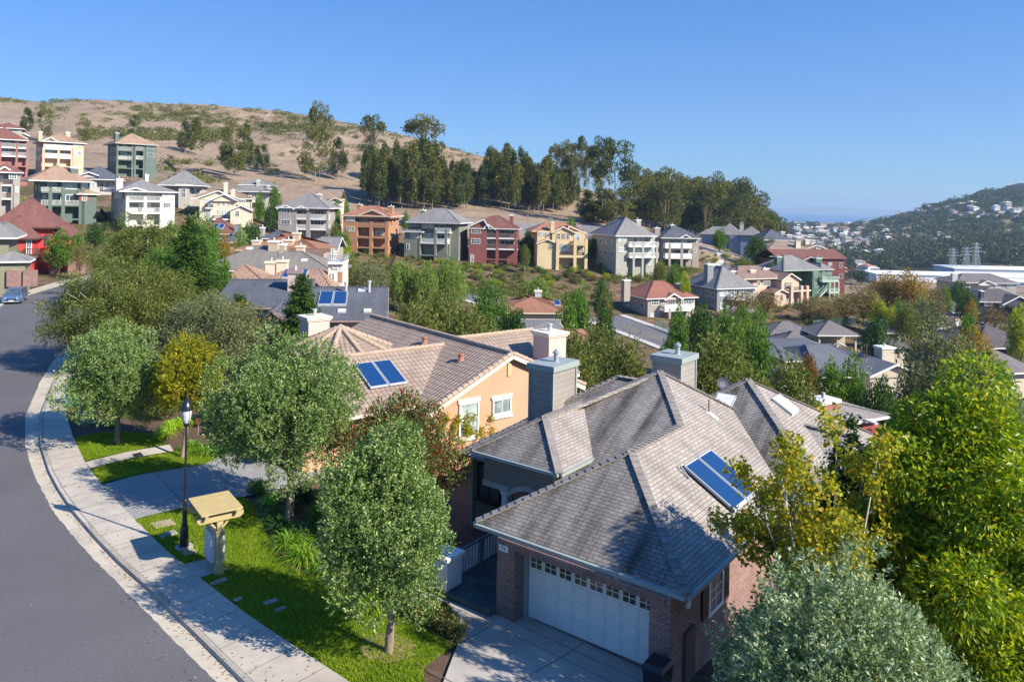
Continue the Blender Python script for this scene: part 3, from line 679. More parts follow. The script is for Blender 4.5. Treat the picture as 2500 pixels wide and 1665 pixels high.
    for (x0, x1) in ((-1.62, -.95),):
        pr.box(x0, x1, -.53, -.503, -.2, -.16); pr.box(x0, x1, -.53, -.503, .46, .5); pr.box(x0, x0 + .04, -.53, -.503, -.16, .46); pr.box(x1 - .04, x1, -.53, -.503, -.16, .46)
    po = pr.build('entry_pier', plain('pale_panel', (.60, .60, .60), .6, .04), H); cp = MB(); cp.box(-1.8, -.77, -.58, .38, .623, .74); cp.build('cap', WHITE, po)
    rl = MB(); rl.box(-1.22, -1.14, .302, 3.4, .52, .60); rl.box(-1.21, -1.15, .302, 3.4, -.36, -.28); rl.box(-1.23, -1.13, 1.7, 1.82, -.42, .6); ro_ = rl.build('porch_railing', plain('teal_rail', (.10, .19, .20), .6), H)
    for k in range(16):
        if abs(.42 + k * .18 - 1.76) > .1: MB().box(-1.20, -1.16, .42 + k * .18, .51 + k * .18, -.28, .52).build('baluster', plain('pale_panel', (.60, .60, .60), .6, .04), ro_)
    # chimneys
    for (x0, x1, y0, y1, zb, zt, fl) in ((-3.2, -1.95, 7.6, 9.5, 1.5, 5.75, 1), (.5, 1.9, 12.5, 14.2, 2.5, 5.9, 1)):
        k = MB(); k.box(x0, x1, y0, y1, zb, zt)
        ch = k.build('chimney', SIDL, H); q = MB(); q.box(x0 - .12, x1 + .12, y0 - .12, y1 + .12, zt + .002, zt + .26); q.box(x0 - .05, x1 + .05, y0 - .05, y1 + .05, zt - .06, zt); q.build('chimney_cap', TRIMG, ch)
        for xx in (x0, x1):
            for yy in (y0, y1): MB().box(xx - .05, xx + .05, yy - .05, yy + .05, zb, zt - .062).build('corner_board', TRIMG, ch)
        xm, ym = (x0 + x1) / 2 + .15, (y0 + y1) / 2; q = MB(); q.lathe([(.16, zt + .26), (.11, zt + .30), (.11, zt + .62), (.16, zt + .64), (.16, zt + .74), (.06, zt + .76), (.06, zt + .84)], (xm, ym, 0), 12); q.build('flue', METAL, ch)
    # roof fittings: solar collectors, skylights, pipes
    def on_light(s, t): return 2.1 + .583 * (7.85 - s)
    def slab(mb, s0, s1, t0, t1, zf, th, lift):
        P = [(s0, t0), (s1, t0), (s1, t1), (s0, t1)]; mb.hexa([(a, b, zf(a, b) + lift) for a, b in P], [(a, b, zf(a, b) + lift + th) for a, b in P])
    for t0_, t1_ in ((5.42, 6.6), (6.66, 7.84)):
        a = MB(); slab(a, 5.3, 7.22, t0_, t1_, on_light, .10, .12); o = a.build('solar_panel', ALU, H); a = MB(); slab(a, 5.36, 7.16, t0_ + .05, t1_ - .05, on_light, .006, .222); a.build('solar_glass', solar_glass(), o)
    for t0_ in (5.7, 6.9, 7.5):
        for s0_ in (5.5, 7.0): MB().beam((s0_, t0_, on_light(s0_, 0)), (s0_, t0_, on_light(s0_, 0) + .14), .06, .06).build('solar_bracket', METAL, H)
    a = MB(); a.tube([(5.25, 5.4, on_light(5.25, 0) + .2), (5.2, 5.3, on_light(5.2, 0) + .16), (5.6, 5.2, on_light(5.6, 0) + .05)], .035, 6); a.build('solar_pipe', METAL, H)
    def fE(s, t): return 2.12 + .598 * (t - 9.35)
    def rE(s, t): return 2.12 + .598 * (9.55 - s)
    for zf, q in ((fE, (3.35, 4.25, 12.3, 13.4)), (rE, (5.6, 6.5, 14.2, 15.3))):
        a = MB(); slab(a, *q, zf, .12, .0); o = a.build('skylight', ALU, H); a = MB(); slab(a, q[0] + .08, q[1] - .08, q[2] + .08, q[3] - .08, zf, .03, .121); a.build('skylight_dome', plain('skylight_white', (.75, .77, .76), .3), o)
    a = MB(); a.tube([(3.98, 10.88, on_light(3.98, 0) - .1), (3.98, 10.88, on_light(3.98, 0) + .55)], .045, 8); a.build('vent_pipe', plain('copper_pipe', (.35, .22, .09), .5), H)
    a = MB(); a.tube([(7.9, 17.0, rE(7.9, 0) - .1), (7.9, 17.0, rE(7.9, 0) + .6)], .045, 8); a.build('vent_pipe', plain('copper_pipe', (.35, .22, .09), .5), H)
    a = MB(); a.box(3.8, 4.35, 10.75, 11.0, on_light(4.3, 0) + .0, on_light(4.3, 0) + .02); slab(a, 3.9, 4.4, 10.75, 11.0, on_light, .02, .004); a.build('pipe_flashing', WHITE, H)
    return H
MAIN = main_house()
def sat_dish():
    p = at_y(1764, 940, 44.0); D = thing('satellite_dish', 'dark satellite dish standing up behind the grey shingle roof', 'satellite dish', (p.x, p.y, p.z - .9), R(20))
    d = MB(); prof = [(.03, 0), (.2, .02), (.36, .07), (.47, .14)]
    rot = Matrix.Rotation(R(62), 4, 'X')
    n = 20
    rings = [[rot @ Vector((r * math.cos(a) * 1.0, r * math.sin(a) * .85, z)) + Vector((0, 0, .95)) for a in (2 * math.pi * k / n for k in range(n))] for r, z in prof]
    for r0, r1 in zip(rings, rings[1:]):
        for k in range(n): d.face([r0[k], r0[(k + 1) % n], r1[(k + 1) % n], r1[k]]); d.face([r1[k] - Vector((0, 0, .01)), r1[(k + 1) % n] - Vector((0, 0, .01)), r0[(k + 1) % n] - Vector((0, 0, .01)), r0[k] - Vector((0, 0, .01))])
    d.build('dish', plain('dish_dark', (.05, .06, .08), .5), D)
    m = MB(); m.tube([(0, .05, -.9), (0, .05, .9)], .03, 8); m.build('mast', GREYT, D)
    a = MB(); a.tube([(.1, -.1, .6), (.35, -.5, .75), (.42, -.58, .95)], .02, 6); a.box(.37, .49, -.66, -.52, .93, 1.03); a.build('feed_arm', GREYT, D)
sat_dish()

# ------------------------------------------------------------------ the orange stucco house next door (local frame: x along its gable wall, y into it)
OA = Vector((.785, .62, 0)).normalized(); OPHI = math.atan2(OA.y, OA.x); OO = Vector((-4.31, 41.0, 0))
def orange_house():
    H = thing('house', 'orange stucco house with brown tiled roof beside the grey shingle roof', 'house', OO, OPHI)
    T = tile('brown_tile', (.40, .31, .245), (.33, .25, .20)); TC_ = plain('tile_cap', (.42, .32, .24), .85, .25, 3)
    OR = stucco('orange_stucco', (.575, .34, .22)); PK = stucco('pale_pink_stucco', (.62, .48, .42)); CR = plain('cream_trim', (.72, .64, .50), .6, .06)
    e, zr, xr = 2.0, 4.475, 5.5
    r = MB(); roof_faces(r, [[(-.35, -.35, e - .16), (xr, -.35, zr), (xr, 17, zr), (-.35, 17, e - .16)], [(xr, -.35, zr), (11.35, -.35, e - .16), (11.35, 17, e - .16), (xr, 17, zr)]], .18)
    wz = 4.1; roof_faces(r, [[(-2.4, 5.77, wz), (4.66, 5.77, wz), (.05, 1.2, 2.03), (-6.9, 1.2, 2.03)], [(-2.4, 5.77, wz), (-6.9, 10.35, 2.03), (.05, 10.35, 2.03), (4.66, 5.77, wz)], [(-2.4, 5.77, wz), (-6.9, 1.2, 2.03), (-6.9, 10.35, 2.03)]], .18)
    roof_faces(r, [[(5.5, 6.8, 4.2), (12.9, 6.8, 4.2), (12.9, 1.9, 2.0), (5.5, 1.9, 2.0)], [(5.5, 6.8, 4.2), (5.5, 11.7, 2.0), (12.9, 11.7, 2.0), (12.9, 6.8, 4.2)]], .18)
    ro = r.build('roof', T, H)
    c = MB()
    for p, q in (((xr, -.3, zr), (xr, 17, zr)), ((xr, -.3, zr), (-.35, -.3, e - .12)), ((xr, -.3, zr), (11.35, -.3, e - .12)), ((-2.4, 5.77, wz), (4.66, 5.77, wz)), ((-2.4, 5.77, wz), (-6.9, 1.2, 2.03)), ((5.5, 6.8, 4.2), (12.9, 6.8, 4.2)), ((12.9, 6.8, 4.2), (12.9, 1.9, 2.0)), ((12.9, 6.8, 4.2), (12.9, 11.7, 2.0)), ((-2.4, 5.77, wz), (-6.9, 10.35, 2.03))): barrel(c, p, q)
    c.build('ridge_tile', TC_, ro)
    # turret cone
    cn = MB(); cx, cy_, cz, cr, ez = .2, 11.3, 4.85, 3.9, 3.25; P = [(cx + cr * math.cos(a), cy_ + cr * math.sin(a), ez) for a in (2 * math.pi * (k + .5) / 10 for k in range(10))]
    roof_faces(cn, [[P[k], P[(k + 1) % 10], (cx, cy_, cz)] for k in range(10)], .12); co = cn.build('turret_roof', T, H)
    c = MB()
    for p in P: barrel(c, p, (cx, cy_, cz), .36, .17)
    c.build('ridge_tile', TC_, co)
    g = MB()
    for k in range(10): g.beam(Vector(P[k]) - Vector((0, 0, .1)), Vector(P[(k + 1) % 10]) - Vector((0, 0, .1)), .22, .2)
    g.build('turret_gutter', CR, H)
    P2 = [(cx + 3.5 * math.cos(a), cy_ + 3.5 * math.sin(a)) for a in (2 * math.pi * (k + .5) / 10 for k in range(10))]
    w = MB(); w.prism(P2, -3, ez - .1); w.build('turret_wall', OR, H)
    w = MB(); w.extr([(0, 0, -4), (11, 0, -4), (11, 0, e), (xr, 0, zr - .2), (0, 0, e)], (0, 16.6, 0)); w.box(-6.4, 0, 1.7, 9.9, -3, 1.9); w.extr([(12.5, 2.3, -4), (12.5, 11.3, -4), (12.5, 11.3, 1.95), (12.5, 6.8, 3.95), (12.5, 2.3, 1.95)], (-1.6, 0, 0)); wo = w.build('wall', OR, H)
    f = MB(); f.beam((-.35, -.37, e - .33), (xr, -.37, zr - .17), .06, .22); f.beam((xr, -.37, zr - .17), (11.35, -.37, e - .33), .06, .22); f.beam((12.93, 1.9, 1.86), (12.93, 6.8, 4.06), .06, .22); f.beam((-6.9, 1.13, 1.9), (.05, 1.13, 1.9), .12, .14); f.beam((5.5, 1.83, 1.88), (12.9, 1.83, 1.88), .12, .14); f.build('fascia', CR, H)
    add_window(H, 1.98, .05, 1.35, 1.95, 1, 2, WHITE, GLASSL); o = add_window(H, 4.3, .98, 1.36, .92, 2, 1, WHITE, GLASSL)
    [MB().box(*q).build('window_surround', WHITE, H) for q in ((1.9, 3.42, -.10, .0, 2.02, 2.22), (1.92, 3.4, -.12, .0, -.12, .03), (4.22, 5.74, -.10, 0, 1.92, 2.08), (4.22, 5.74, -.12, 0, .76, .97))]
    v = MB(); v.box(5.38, 5.62, -.05, .0, 3.1, 3.95)
    for k in range(8): v.box(5.36, 5.64, -.08, -.051, 3.14 + k * .10, 3.19 + k * .10)
    v.build('gable_vent', plain('tan_vent', (.62, .45, .28), .7), H)
    b = MB(); b.box(7.4, 9.2, -.75, -.003, -4, 1.7); b.extr([(7.4, -.75, 1.7), (9.2, -.75, 1.7), (9.2, -.3, 2.35), (7.4, -.3, 2.35)], (0, .29, 0)); b.build('chimney_breast', stucco('pale_orange_stucco', (.66, .52, .42)), H)
    for (x0, x1, y0, y1, zb, zt, nm) in ((.1, 1.7, 16.2, 17.8, -1, 4.55, 'chimney'), (10.6, 12.1, 2.3, 3.9, 1.5, 4.5, 'chimney')):
        k = MB(); k.box(x0, x1, y0, y1, zb, zt); ch = k.build(nm, PK, H); q = MB(); q.box(x0 - .08, x1 + .08, y0 - .08, y1 + .08, zt + .002, zt + .12); q.box(x0 - .16, x1 + .16, y0 - .16, y1 + .16, zt + .122, zt + .30); q.build('chimney_cap', CR, ch)
        q = MB(); q.lathe([(.2, zt + .30), (.13, zt + .34), (.13, zt + .66), (.18, zt + .68), (.18, zt + .78)], ((x0 + x1) / 2, (y0 + y1) / 2, 0), 10); q.build('flue', GREYT, ch)
    g_ = (wz - 2.03) / 4.57
    zf = lambda x, y: 2.03 + g_ * (y - 1.2)
    for x0, x1 in ((-2.05, -.92), (-.86, .28)):
        P = [(x0, 2.75), (x1, 2.75), (x1, 4.8), (x0, 4.8)]; a = MB(); a.hexa([(x, y, zf(x, y) + .1) for x, y in P], [(x, y, zf(x, y) + .2) for x, y in P]); o = a.build('solar_panel', ALU, H)
        P = [(x0 + .05, 2.8), (x1 - .05, 2.8), (x1 - .05, 4.75), (x0 + .05, 4.75)]; a = MB(); a.hexa([(x, y, zf(x, y) + .201) for x, y in P], [(x, y, zf(x, y) + .208) for x, y in P]); a.build('solar_glass', solar_glass(), o)
    for x, y in ((4.4, 7.6), (3.9, 2.65)):
        z = e + .45 * x; q = MB(); q.lathe([(.28, z - .1), (.16, z + .12), (.13, z + .3), (.19, z + .31), (.19, z + .4)], (x, y, 0), 10); q.build('roof_vent', plain('clay_vent', (.36, .17, .12), .8), H)
orange_house()
# ------------------------------------------------------------------ houses on the slopes: each one is laid out on its own facade plane
GROUP_V = 'tall houses standing in rows on the hillside'
class Villa:
    def __init__(s, label, cx, x0, yg, Y, yaw, wall, roof, trim=None, group=None, name='house'):
        s.cx = cx; s.a = R(yaw); s.O = at_y(*cx(x0, yg), Y); s.u = Vector((math.cos(s.a), math.sin(s.a), 0)); s.n = Vector((-math.sin(s.a), math.cos(s.a), 0))
        s.H = thing(name, label, 'house', s.O, s.a, group or GROUP_V); s.wall = wall; s.roof = roof; s.trim = trim or WHITE
        s.W = MB(); s.T = MB(); s.P = MB()
    def q(s, x, y, off=0.0):
        d = ray(*s.cx(x, y)); o = Vector((0, 0, CAMZ)); p0 = s.O + s.n * off
        k = (p0 - o).dot(s.n) / d.dot(s.n); p = o + d * k - s.O; return p.dot(s.u), p.z
    def X(s, x, off=0.0, y=None): return s.q(x, y if y is not None else s._yr, off)[0]
    def body(s, xa, xb, yt, off=0.0, D=12.0, yb=None, zb=-7.0):
        s._yr = yt; a, zt = s.q(xa, yt, off); b, _ = s.q(xb, yt, off)
        if yb is not None: zb = s.q(xa, yb, off)[1]
        s.W.box(a, b, off, off + D, zb, zt); s.last = (a, b, off, off + D, zt); return s
    def hip(s, xa, xb, ye, rise, off=0.0, D=12.0, ov=.7, mat=None, th=.25, ridge='auto', y0=None):
        a, z = s.q(xa, ye, off); b, _ = s.q(xb, ye, off); a -= ov; b += ov; c = off - ov; d = off + D + ov; m = MB(); w = b - a; h = d - c
        k = min(w, h) / 2 * .96
        if w >= h: r0, r1 = (a + k, (c + d) / 2, z + rise), (b - k, (c + d) / 2, z + rise)
        else: r0, r1 = ((a + b) / 2, c + k, z + rise), ((a + b) / 2, d - k, z + rise)
        A, B, C_, D_ = (a, c, z), (b, c, z), (b, d, z), (a, d, z)
        if w >= h: F = [[A, B, r1, r0], [C_, D_, r0, r1], [D_, A, r0], [B, C_, r1]]
        else: F = [[A, B, r0], [B, C_, r1, r0], [C_, D_, r1], [D_, A, r0, r1]]
        roof_faces(m, F, th); o = m.build('roof', mat or s.roof, s.H); cm = MB()
        for p in (A, D_): cm.beam(p, r0, .3, .14)
        for p in (B, C_): cm.beam(p, r1, .3, .14)
        cm.beam(r0, r1, .3, .14); cm.build('ridge_cap', mat or s.roof, o)
        t = MB()
        for p, q in ((A, B), (B, C_), (C_, D_), (D_, A)): t.beam(Vector(p) - Vector((0, 0, .13)), Vector(q) - Vector((0, 0, .13)), .16, .2)
        t.build('eave_trim', s.trim, s.H); return s
    def gable(s, xa, xb, ye, ya, off=0.0, L=7.0, ov=.5, mat=None, wall=True, th=.25, xm=None):
        a, z = s.q(xa, ye, off); b, _ = s.q(xb, ye, off); m_, za = s.q(xm if xm is not None else (xa + xb) / 2, ya, off)
        za = max(za, z + .3); m = MB(); sl = (za - z) / ((b - a) / 2)
        A, B = (a - ov, off - ov, z - ov * sl), (b + ov, off - ov, z - ov * sl); Ap, Ab = (m_, off - ov, za), (m_, off + L, za); A2, B2 = (a - ov, off + L, z - ov * sl), (b + ov, off + L, z - ov * sl)
        roof_faces(m, [[A, Ap, Ab, A2], [Ap, B, B2, Ab]], th); m.build('roof', mat or s.roof, s.H)
        if wall: s.W.extr([(a, off - .003, z - .6), (b, off - .003, z - .6), (b, off - .003, z), (m_, off - .003, za - .15), (a, off - .003, z)], (0, L * .9, 0))
        t = MB(); t.beam(Vector(A) - Vector((0, .04, .1)), Vector(Ap) - Vector((0, .04, .1)), .08, .28); t.beam(Vector(Ap) - Vector((0, .04, .1)), Vector(B) - Vector((0, .04, .1)), .08, .28); t.build('gable_trim', s.trim, s.H); return s
    def wins(s, L, off=0.0, gm=None, name='window'):
        for w in L:
            xa, ya, xb, yb = w[:4]; nx, ny = (w[4], w[5]) if len(w) > 5 else (2, 2)
            a, zt = s.q(xa, ya, off); b, _ = s.q(xb, ya, off); _, zb = s.q(xa, yb, off)
            add_window(s.H, a, zb, max(b - a, .5), max(zt - zb, .5), nx, ny, s.trim, gm or (GLASSL if (int(xa) % 3 == 0) else GLASS), off - .02, name=name, fr=.12, mt=.07, depth=.10)
        return s
    def arch(s, L, off=0.0):
        for xa, ya, xb, yb in L:
            a, zt = s.q(xa, ya, off); b, _ = s.q(xb, ya, off); _, zb = s.q(xa, yb, off); r = (b - a) / 2; cx_ = (a + b) / 2; f = MB(); g = MB()
            pts = [(a, zb), (b, zb), (b, zt - r)] + [(cx_ + r * math.cos(t), zt - r + r * math.sin(t)) for t in np.linspace(.3, math.pi - .3, 6)] + [(a, zt - r)]
            f.extr([(x, off - .12, z) for x, z in pts], (0, .12, 0)); k = .78
            c0 = ((a + b) / 2, (zt + zb) / 2); g.extr([(c0[0] + (x - c0[0]) * k, off - .135, c0[1] + (z - c0[1]) * .86) for x, z in pts], (0, .012, 0))
            o = f.build('arched_window', s.trim, s.H); g.build('pane', GLASS, o)
            bb = MB(); bb.box(cx_ - .04, cx_ + .04, off - .15, off - .136, zb + .15, zt - .15); bb.box(a + .12, b - .12, off - .15, off - .136, (zb + zt) / 2 - .04, (zb + zt) / 2 + .04); bb.build('muntin', s.trim, o)
        return s
    def side(s, cols, rows, which='left', w=1.1, h=1.5):
        a, b, y0, y1, zt = s.last
        for c in cols:
            for r in rows:
                f = MB(); g = MB(); x = a if which == 'left' else b; sg = -1 if which == 'left' else 1; yy = y0 + (y1 - y0) * c; z = zt - r
                f.box(x, x + sg * .1, yy - w / 2, yy + w / 2, z - h, z); g.box(x + sg * .101, x + sg * .115, yy - w / 2 + .13, yy - .04, z - h + .13, z - .13); g.box(x + sg * .101, x + sg * .115, yy + .04, yy + w / 2 - .13, z - h + .13, z - .13)
                o = f.build('window', s.trim, s.H); g.build('pane', GLASS, o)
        return s
    def posts(s, xs, yt, yb, off=0.0, w=.5, mat=None, foot=0):
        for x in xs:
            a, zt = s.q(x, yt, off); _, zb = s.q(x, yb, off); m = MB(); m.box(a - w / 2, a + w / 2, off, off + w, zb - 2.0, zt)
            if foot: m.hexa([(a - w / 2 - foot, off - foot, zb - 2), (a + w / 2 + foot, off - foot, zb - 2), (a + w / 2 + foot, off + w + .01, zb - 2), (a - w / 2 - foot, off + w + .01, zb - 2)], [(a - w / 2, off - .01, zb + foot * 4), (a + w / 2, off - .01, zb + foot * 4), (a + w / 2, off + w + .01, zb + foot * 4), (a - w / 2, off + w + .01, zb + foot * 4)])
            m.build('column', mat or s.wall, s.H)
        return s
    def deck(s, xa, xb, y, off=0.0, D=2.2, th=.35, mat=None, rail=None, railm=None, solid=False):
        a, z = s.q(xa, y, off); b, _ = s.q(xb, y, off); m = MB(); m.box(a, b, off + .03, off + D, z - th, z); k = m.build('balcony', mat or s.trim, s.H)
        if rail:
            h = rail; r = MB(); r.box(a, b, off + .02, off + .12, z + h - .1, z + h); r.box(a, b, off + .04, off + .10, z + .08, z + .18)
            if solid: r.box(a, b, off + .05, off + .09, z + .18, z + h - .1)
            else:
                n = max(2, int((b - a) / .28))
                for i in range(n + 1): x = a + (b - a) * i / n; r.box(x - .06, x + .06, off + .05, off + .09, z + .18, z + h - .1)
            for e in (a, b): r.box(e - .05, e + .05, off + .12, off + D, z + h - .1, z + h); r.box(e - .03, e + .03, off + .12, off + D, z + .15, z + h - .25)
            r.build('railing', railm or s.trim, k)
        return s
    def chim(s, xa, xb, yt, yb, off, D=1.3, mat=None, cap=None):
        a, zt = s.q(xa, yt, off); b, _ = s.q(xb, yt, off); _, zb = s.q(xa, yb, off); m = MB(); m.box(a, b, off, off + D, zb - 2.5, zt); c = m.build('chimney', mat or s.wall, s.H)
        k = MB(); k.box(a - .12, b + .12, off - .12, off + D + .12, zt + .002, zt + .28); k.build('chimney_cap', cap or s.trim, c); k = MB(); k.tube([((a + b) / 2, off + D / 2, zt + .28), ((a + b) / 2, off + D / 2, zt + .75)], .14, 8); k.build('flue', GREYT, c); return s
    def wing(s, pts_y, mat=None): return s
    def solar(s, xa, ya, xb, yb, off, n=2, pitch=.45):
        a, z1 = s.q(xa, ya, off); b, _ = s.q(xb, ya, off); _, z0 = s.q(xa, yb, off); z0 = min(z0, z1 - .3); dy = 2.0 / 1; w = (b - a) / n
        for i in range(n):
            m = MB(); P = [(a + w * i + .03, off - 1.0, z0), (a + w * (i + 1) - .03, off - 1.0, z0), (a + w * (i + 1) - .03, off + 1.0, z1), (a + w * i + .03, off + 1.0, z1)]
            m.hexa([(p[0], p[1], p[2]) for p in P], [(p[0], p[1], p[2] + .12) for p in P]); o = m.build('solar_panel', ALU, s.H); g = MB(); g.hexa([(p[0] + (.08 if j in (0, 3) else -.08), p[1] + (.08 if j < 2 else -.08), p[2] + .121 + (.03 if j < 2 else -.03)) for j, p in enumerate(P)], [(p[0] + (.08 if j in (0, 3) else -.08), p[1] + (.08 if j < 2 else -.08), p[2] + .135 + (.03 if j < 2 else -.03)) for j, p in enumerate(P)]); g.build('solar_glass', solar_glass(), o)
        return s
    def end(s):
        s.W.build('wall', s.wall, s.H); return s.H
cA, cB, c3, c4, c5, c6, c7, c8 = crop(0, 200), crop(0, 500), crop(450, 400), crop(800, 400), crop(1250, 400), crop(1650, 450), crop(2000, 400), crop(2000, 700)
RT = shingle('tan_shingle', (.38, .26, .185), .2, .5, .2, .12); RG = shingle('grey_shingle', (.25, .245, .245), .2, .5, .2, .12); RR = shingle('red_brown_shingle', (.22, .10, .085), .2, .5, .2, .12); RB = shingle('slate_blue_shingle', (.115, .125, .155), .2, .5, .2, .12); RC = tile('clay_tile', (.42, .20, .13), (.36, .17, .12), .45, .4); RRB = shingle('brick_red_shingle', (.32, .14, .105), .2, .5, .2, .12)
GRN = siding('forest_green_siding', (.12, .165, .14), .3); PEA = siding('peach_siding', (.64, .47, .33), .3); RED = siding('barn_red_siding', (.28, .10, .09), .3); WHT = stucco('white_stucco', (.70, .66, .60)); CRM = stucco('cream_stucco', (.68, .59, .46)); ORG = stucco('terracotta_stucco', (.44, .235, .135)); SAGE = siding('sage_siding', (.24, .255, .205), .3); YEL = stucco('yellow_stucco', (.62, .49, .30)); GRYS = siding('pale_grey_siding', (.40, .395, .35), .3); MAUV = siding('mauve_grey_siding', (.38, .335, .30), .3); BLUG = siding('blue_grey_siding', (.25, .28, .30), .3)
TRED = siding('bright_red_siding', (.55, .065, .065), .22)

def green_upper():
    v = Villa('dark green three storey house with tan hip roof, highest up the dry hillside', cA, 1225, 1000, 245, 42, GRN, RT, GREYT)
    v.body(1245, 1545, 655, 2.2, 11).side((.3, .6), (1.2, 4.2)); v.body(1548, 1665, 665, 0, 13); v.hip(1245, 1660, 650, 3.9, 0, 13.5)
    v.posts((1252, 1412, 1440, 1535), 655, 1000, 0, .55); v.deck(1250, 1415, 725, rail=1.1, railm=GREYT, mat=GRN); v.deck(1440, 1530, 725, rail=1.1, mat=GRN); v.deck(1250, 1415, 822, rail=1.1, mat=GRN, railm=WHT); v.deck(1440, 1530, 822, rail=1.1, mat=GRN, railm=WHT); v.deck(1250, 1540, 912, mat=GRN)
    v.wins([(1290, 665, 1380, 700), (1455, 660, 1515, 700), (1275, 745, 1400, 785, 3, 1), (1460, 755, 1525, 790, 2, 1)], 2.2); v.wins([(1568, 670, 1648, 712, 3, 2), (1568, 757, 1645, 800, 3, 2)])
    v.chim(1228, 1268, 552, 610, 4); v.end()
def peach():
    v = Villa('peach timber house with tan roof and white balconies below the hilltop', cA, 445, 925, 228, 40, PEA, RT, WHITE)
    v.body(445, 770, 635, 2.0, 11).side((.25, .55, .8), (1.2, 4.2)); v.body(772, 893, 640, 0, 13); v.hip(445, 893, 630, 2.9, 0, 13)
    v.gable(455, 610, 625, 590, 0, 5); v.posts((465, 625, 765), 700, 930, 0, .6, foot=.25); v.deck(465, 770, 705, rail=1.2, solid=True); v.deck(480, 770, 798, rail=1.15, solid=True); v.deck(465, 770, 890, mat=PEA)
    v.wins([(480, 618, 580, 658, 3, 2), (650, 628, 730, 668, 3, 1), (480, 720, 570, 758, 3, 1), (680, 728, 720, 760)], 2.0); v.wins([(786, 640, 866, 685), (786, 735, 866, 780)])
    v.chim(410, 452, 540, 600, 3); v.chim(700, 745, 545, 565, 5); v.end()
def red_upper_left():
    v = Villa('dusty red house with dark red roof cut by the left edge of the photo', cA, 0, 880, 215, 35, siding('dusty_red_siding', (.33, .15, .13), .3), RR, WHITE)
    v.body(-160, 180, 615, 1.8, 12); v.body(182, 300, 625, 1.8, 11); v.hip(-160, 262, 600, 3.6, 0, 13); v.posts((5, 180, 292), 640, 890, 0, .55); v.deck(-160, 300, 682, rail=1.1, railm=GREYT); v.deck(-160, 300, 775, rail=1.1, railm=GREYT); v.deck(-160, 300, 880, mat=v.wall)
    v.wins([(5, 590, 105, 650, 3, 2), (165, 605, 200, 660, 1, 1), (5, 692, 100, 765, 3, 1), (205, 705, 265, 760)], 1.8); v.end()
    v = Villa('small grey house with brown roof and low dormer behind the red house, far left', cA, -20, 640, 245, 30, GRYS, RR, WHITE); v.body(-60, 235, 490, 0, 10); v.hip(-60, 235, 485, 2.0, 0, 10); v.body(190, 300, 570, 3, 6); v.gable(195, 300, 565, 545, 3, 5, mat=RG); v.wins([(190, 495, 220, 535)]); v.chim(108, 142, 460, 500, 3, mat=CRM); v.end()
def green_lower():
    v = Villa('dark green house with tan hip roof and red window shutters on a red earth bank', cA, 440, 1515, 178, 40, GRN, RT, WHITE)
    v.body(440, 820, 1050, 2.4, 11).side((.25, .62), (1.0, 4.3)); v.body(822, 955, 1070, 2.4, 11); v.hip(340, 950, 1045, 4.0, 1.2, 13, ov=.8); v.body(842, 1028, 1195, 0, 6); v.hip(845, 1025, 1190, 1.1, 0, 5)
    v.posts((538, 676, 884), 1120, 1515, 0, .75); v.deck(440, 690, 1168, rail=1.1, railm=GREYT, mat=GRN); v.deck(440, 895, 1308, rail=1.15, railm=GREYT, mat=GRN); v.deck(520, 890, 1455, mat=GRN, D=1.0)
    v.wins([(505, 1062, 600, 1130, 2, 1), (660, 1065, 820, 1142, 3, 1), (858, 1075, 936, 1130)], 2.4); v.wins([(450, 1200, 515, 1265), (560, 1200, 650, 1262, 2, 1), (695, 1198, 822, 1268, 3, 1)], 2.4); v.wins([(872, 1203, 924, 1265)])
    m = MB()
    for xa, xb in ((848, 870), (926, 946)):
        a, z1 = v.q(xa, 1203); b, _ = v.q(xb, 1203); _, z0 = v.q(xa, 1265); m.box(a, b, -.08, -.003, z0, z1)
    m.build('shutter', plain('red_shutter', (.35, .07, .05), .6), v.H); v.chim(755, 835, 922, 1020, 3.5, D=1.6); v.end()
def white_house():
    v = Villa('white stucco three storey house with grey roof and white balconies on the left slope', cA, 1330, 1540, 182, 42, WHT, RG, WHITE)
    v.body(1330, 1735, 1170, 2.2, 12).side((.2, .5, .8), (1.1, 4.0)); v.body(1737, 1860, 1170, 0, 14); v.hip(1290, 1858, 1160, 3.0, 0, 14); v.gable(1330, 1540, 1150, 1125, 0, 6)
    v.posts((1358, 1548, 1722), 1225, 1560, 0, .75, foot=.3); v.deck(1345, 1735, 1262, rail=1.15, railm=GREYT); v.deck(1345, 1735, 1388, rail=1.15, railm=GREYT); v.deck(1345, 1735, 1520, mat=WHT, D=1.0)
    v.wins([(1368, 1158, 1490, 1220, 3, 1), (1572, 1165, 1660, 1230, 2, 1), (1370, 1285, 1480, 1335, 3, 1), (1600, 1288, 1650, 1335)], 2.2); v.wins([(1728, 1168, 1820, 1220, 3, 2), (1732, 1288, 1818, 1340, 3, 2)]); v.chim(1240, 1308, 1040, 1130, 3, D=1.4); v.chim(1545, 1580, 1000, 1045, 6); v.end()
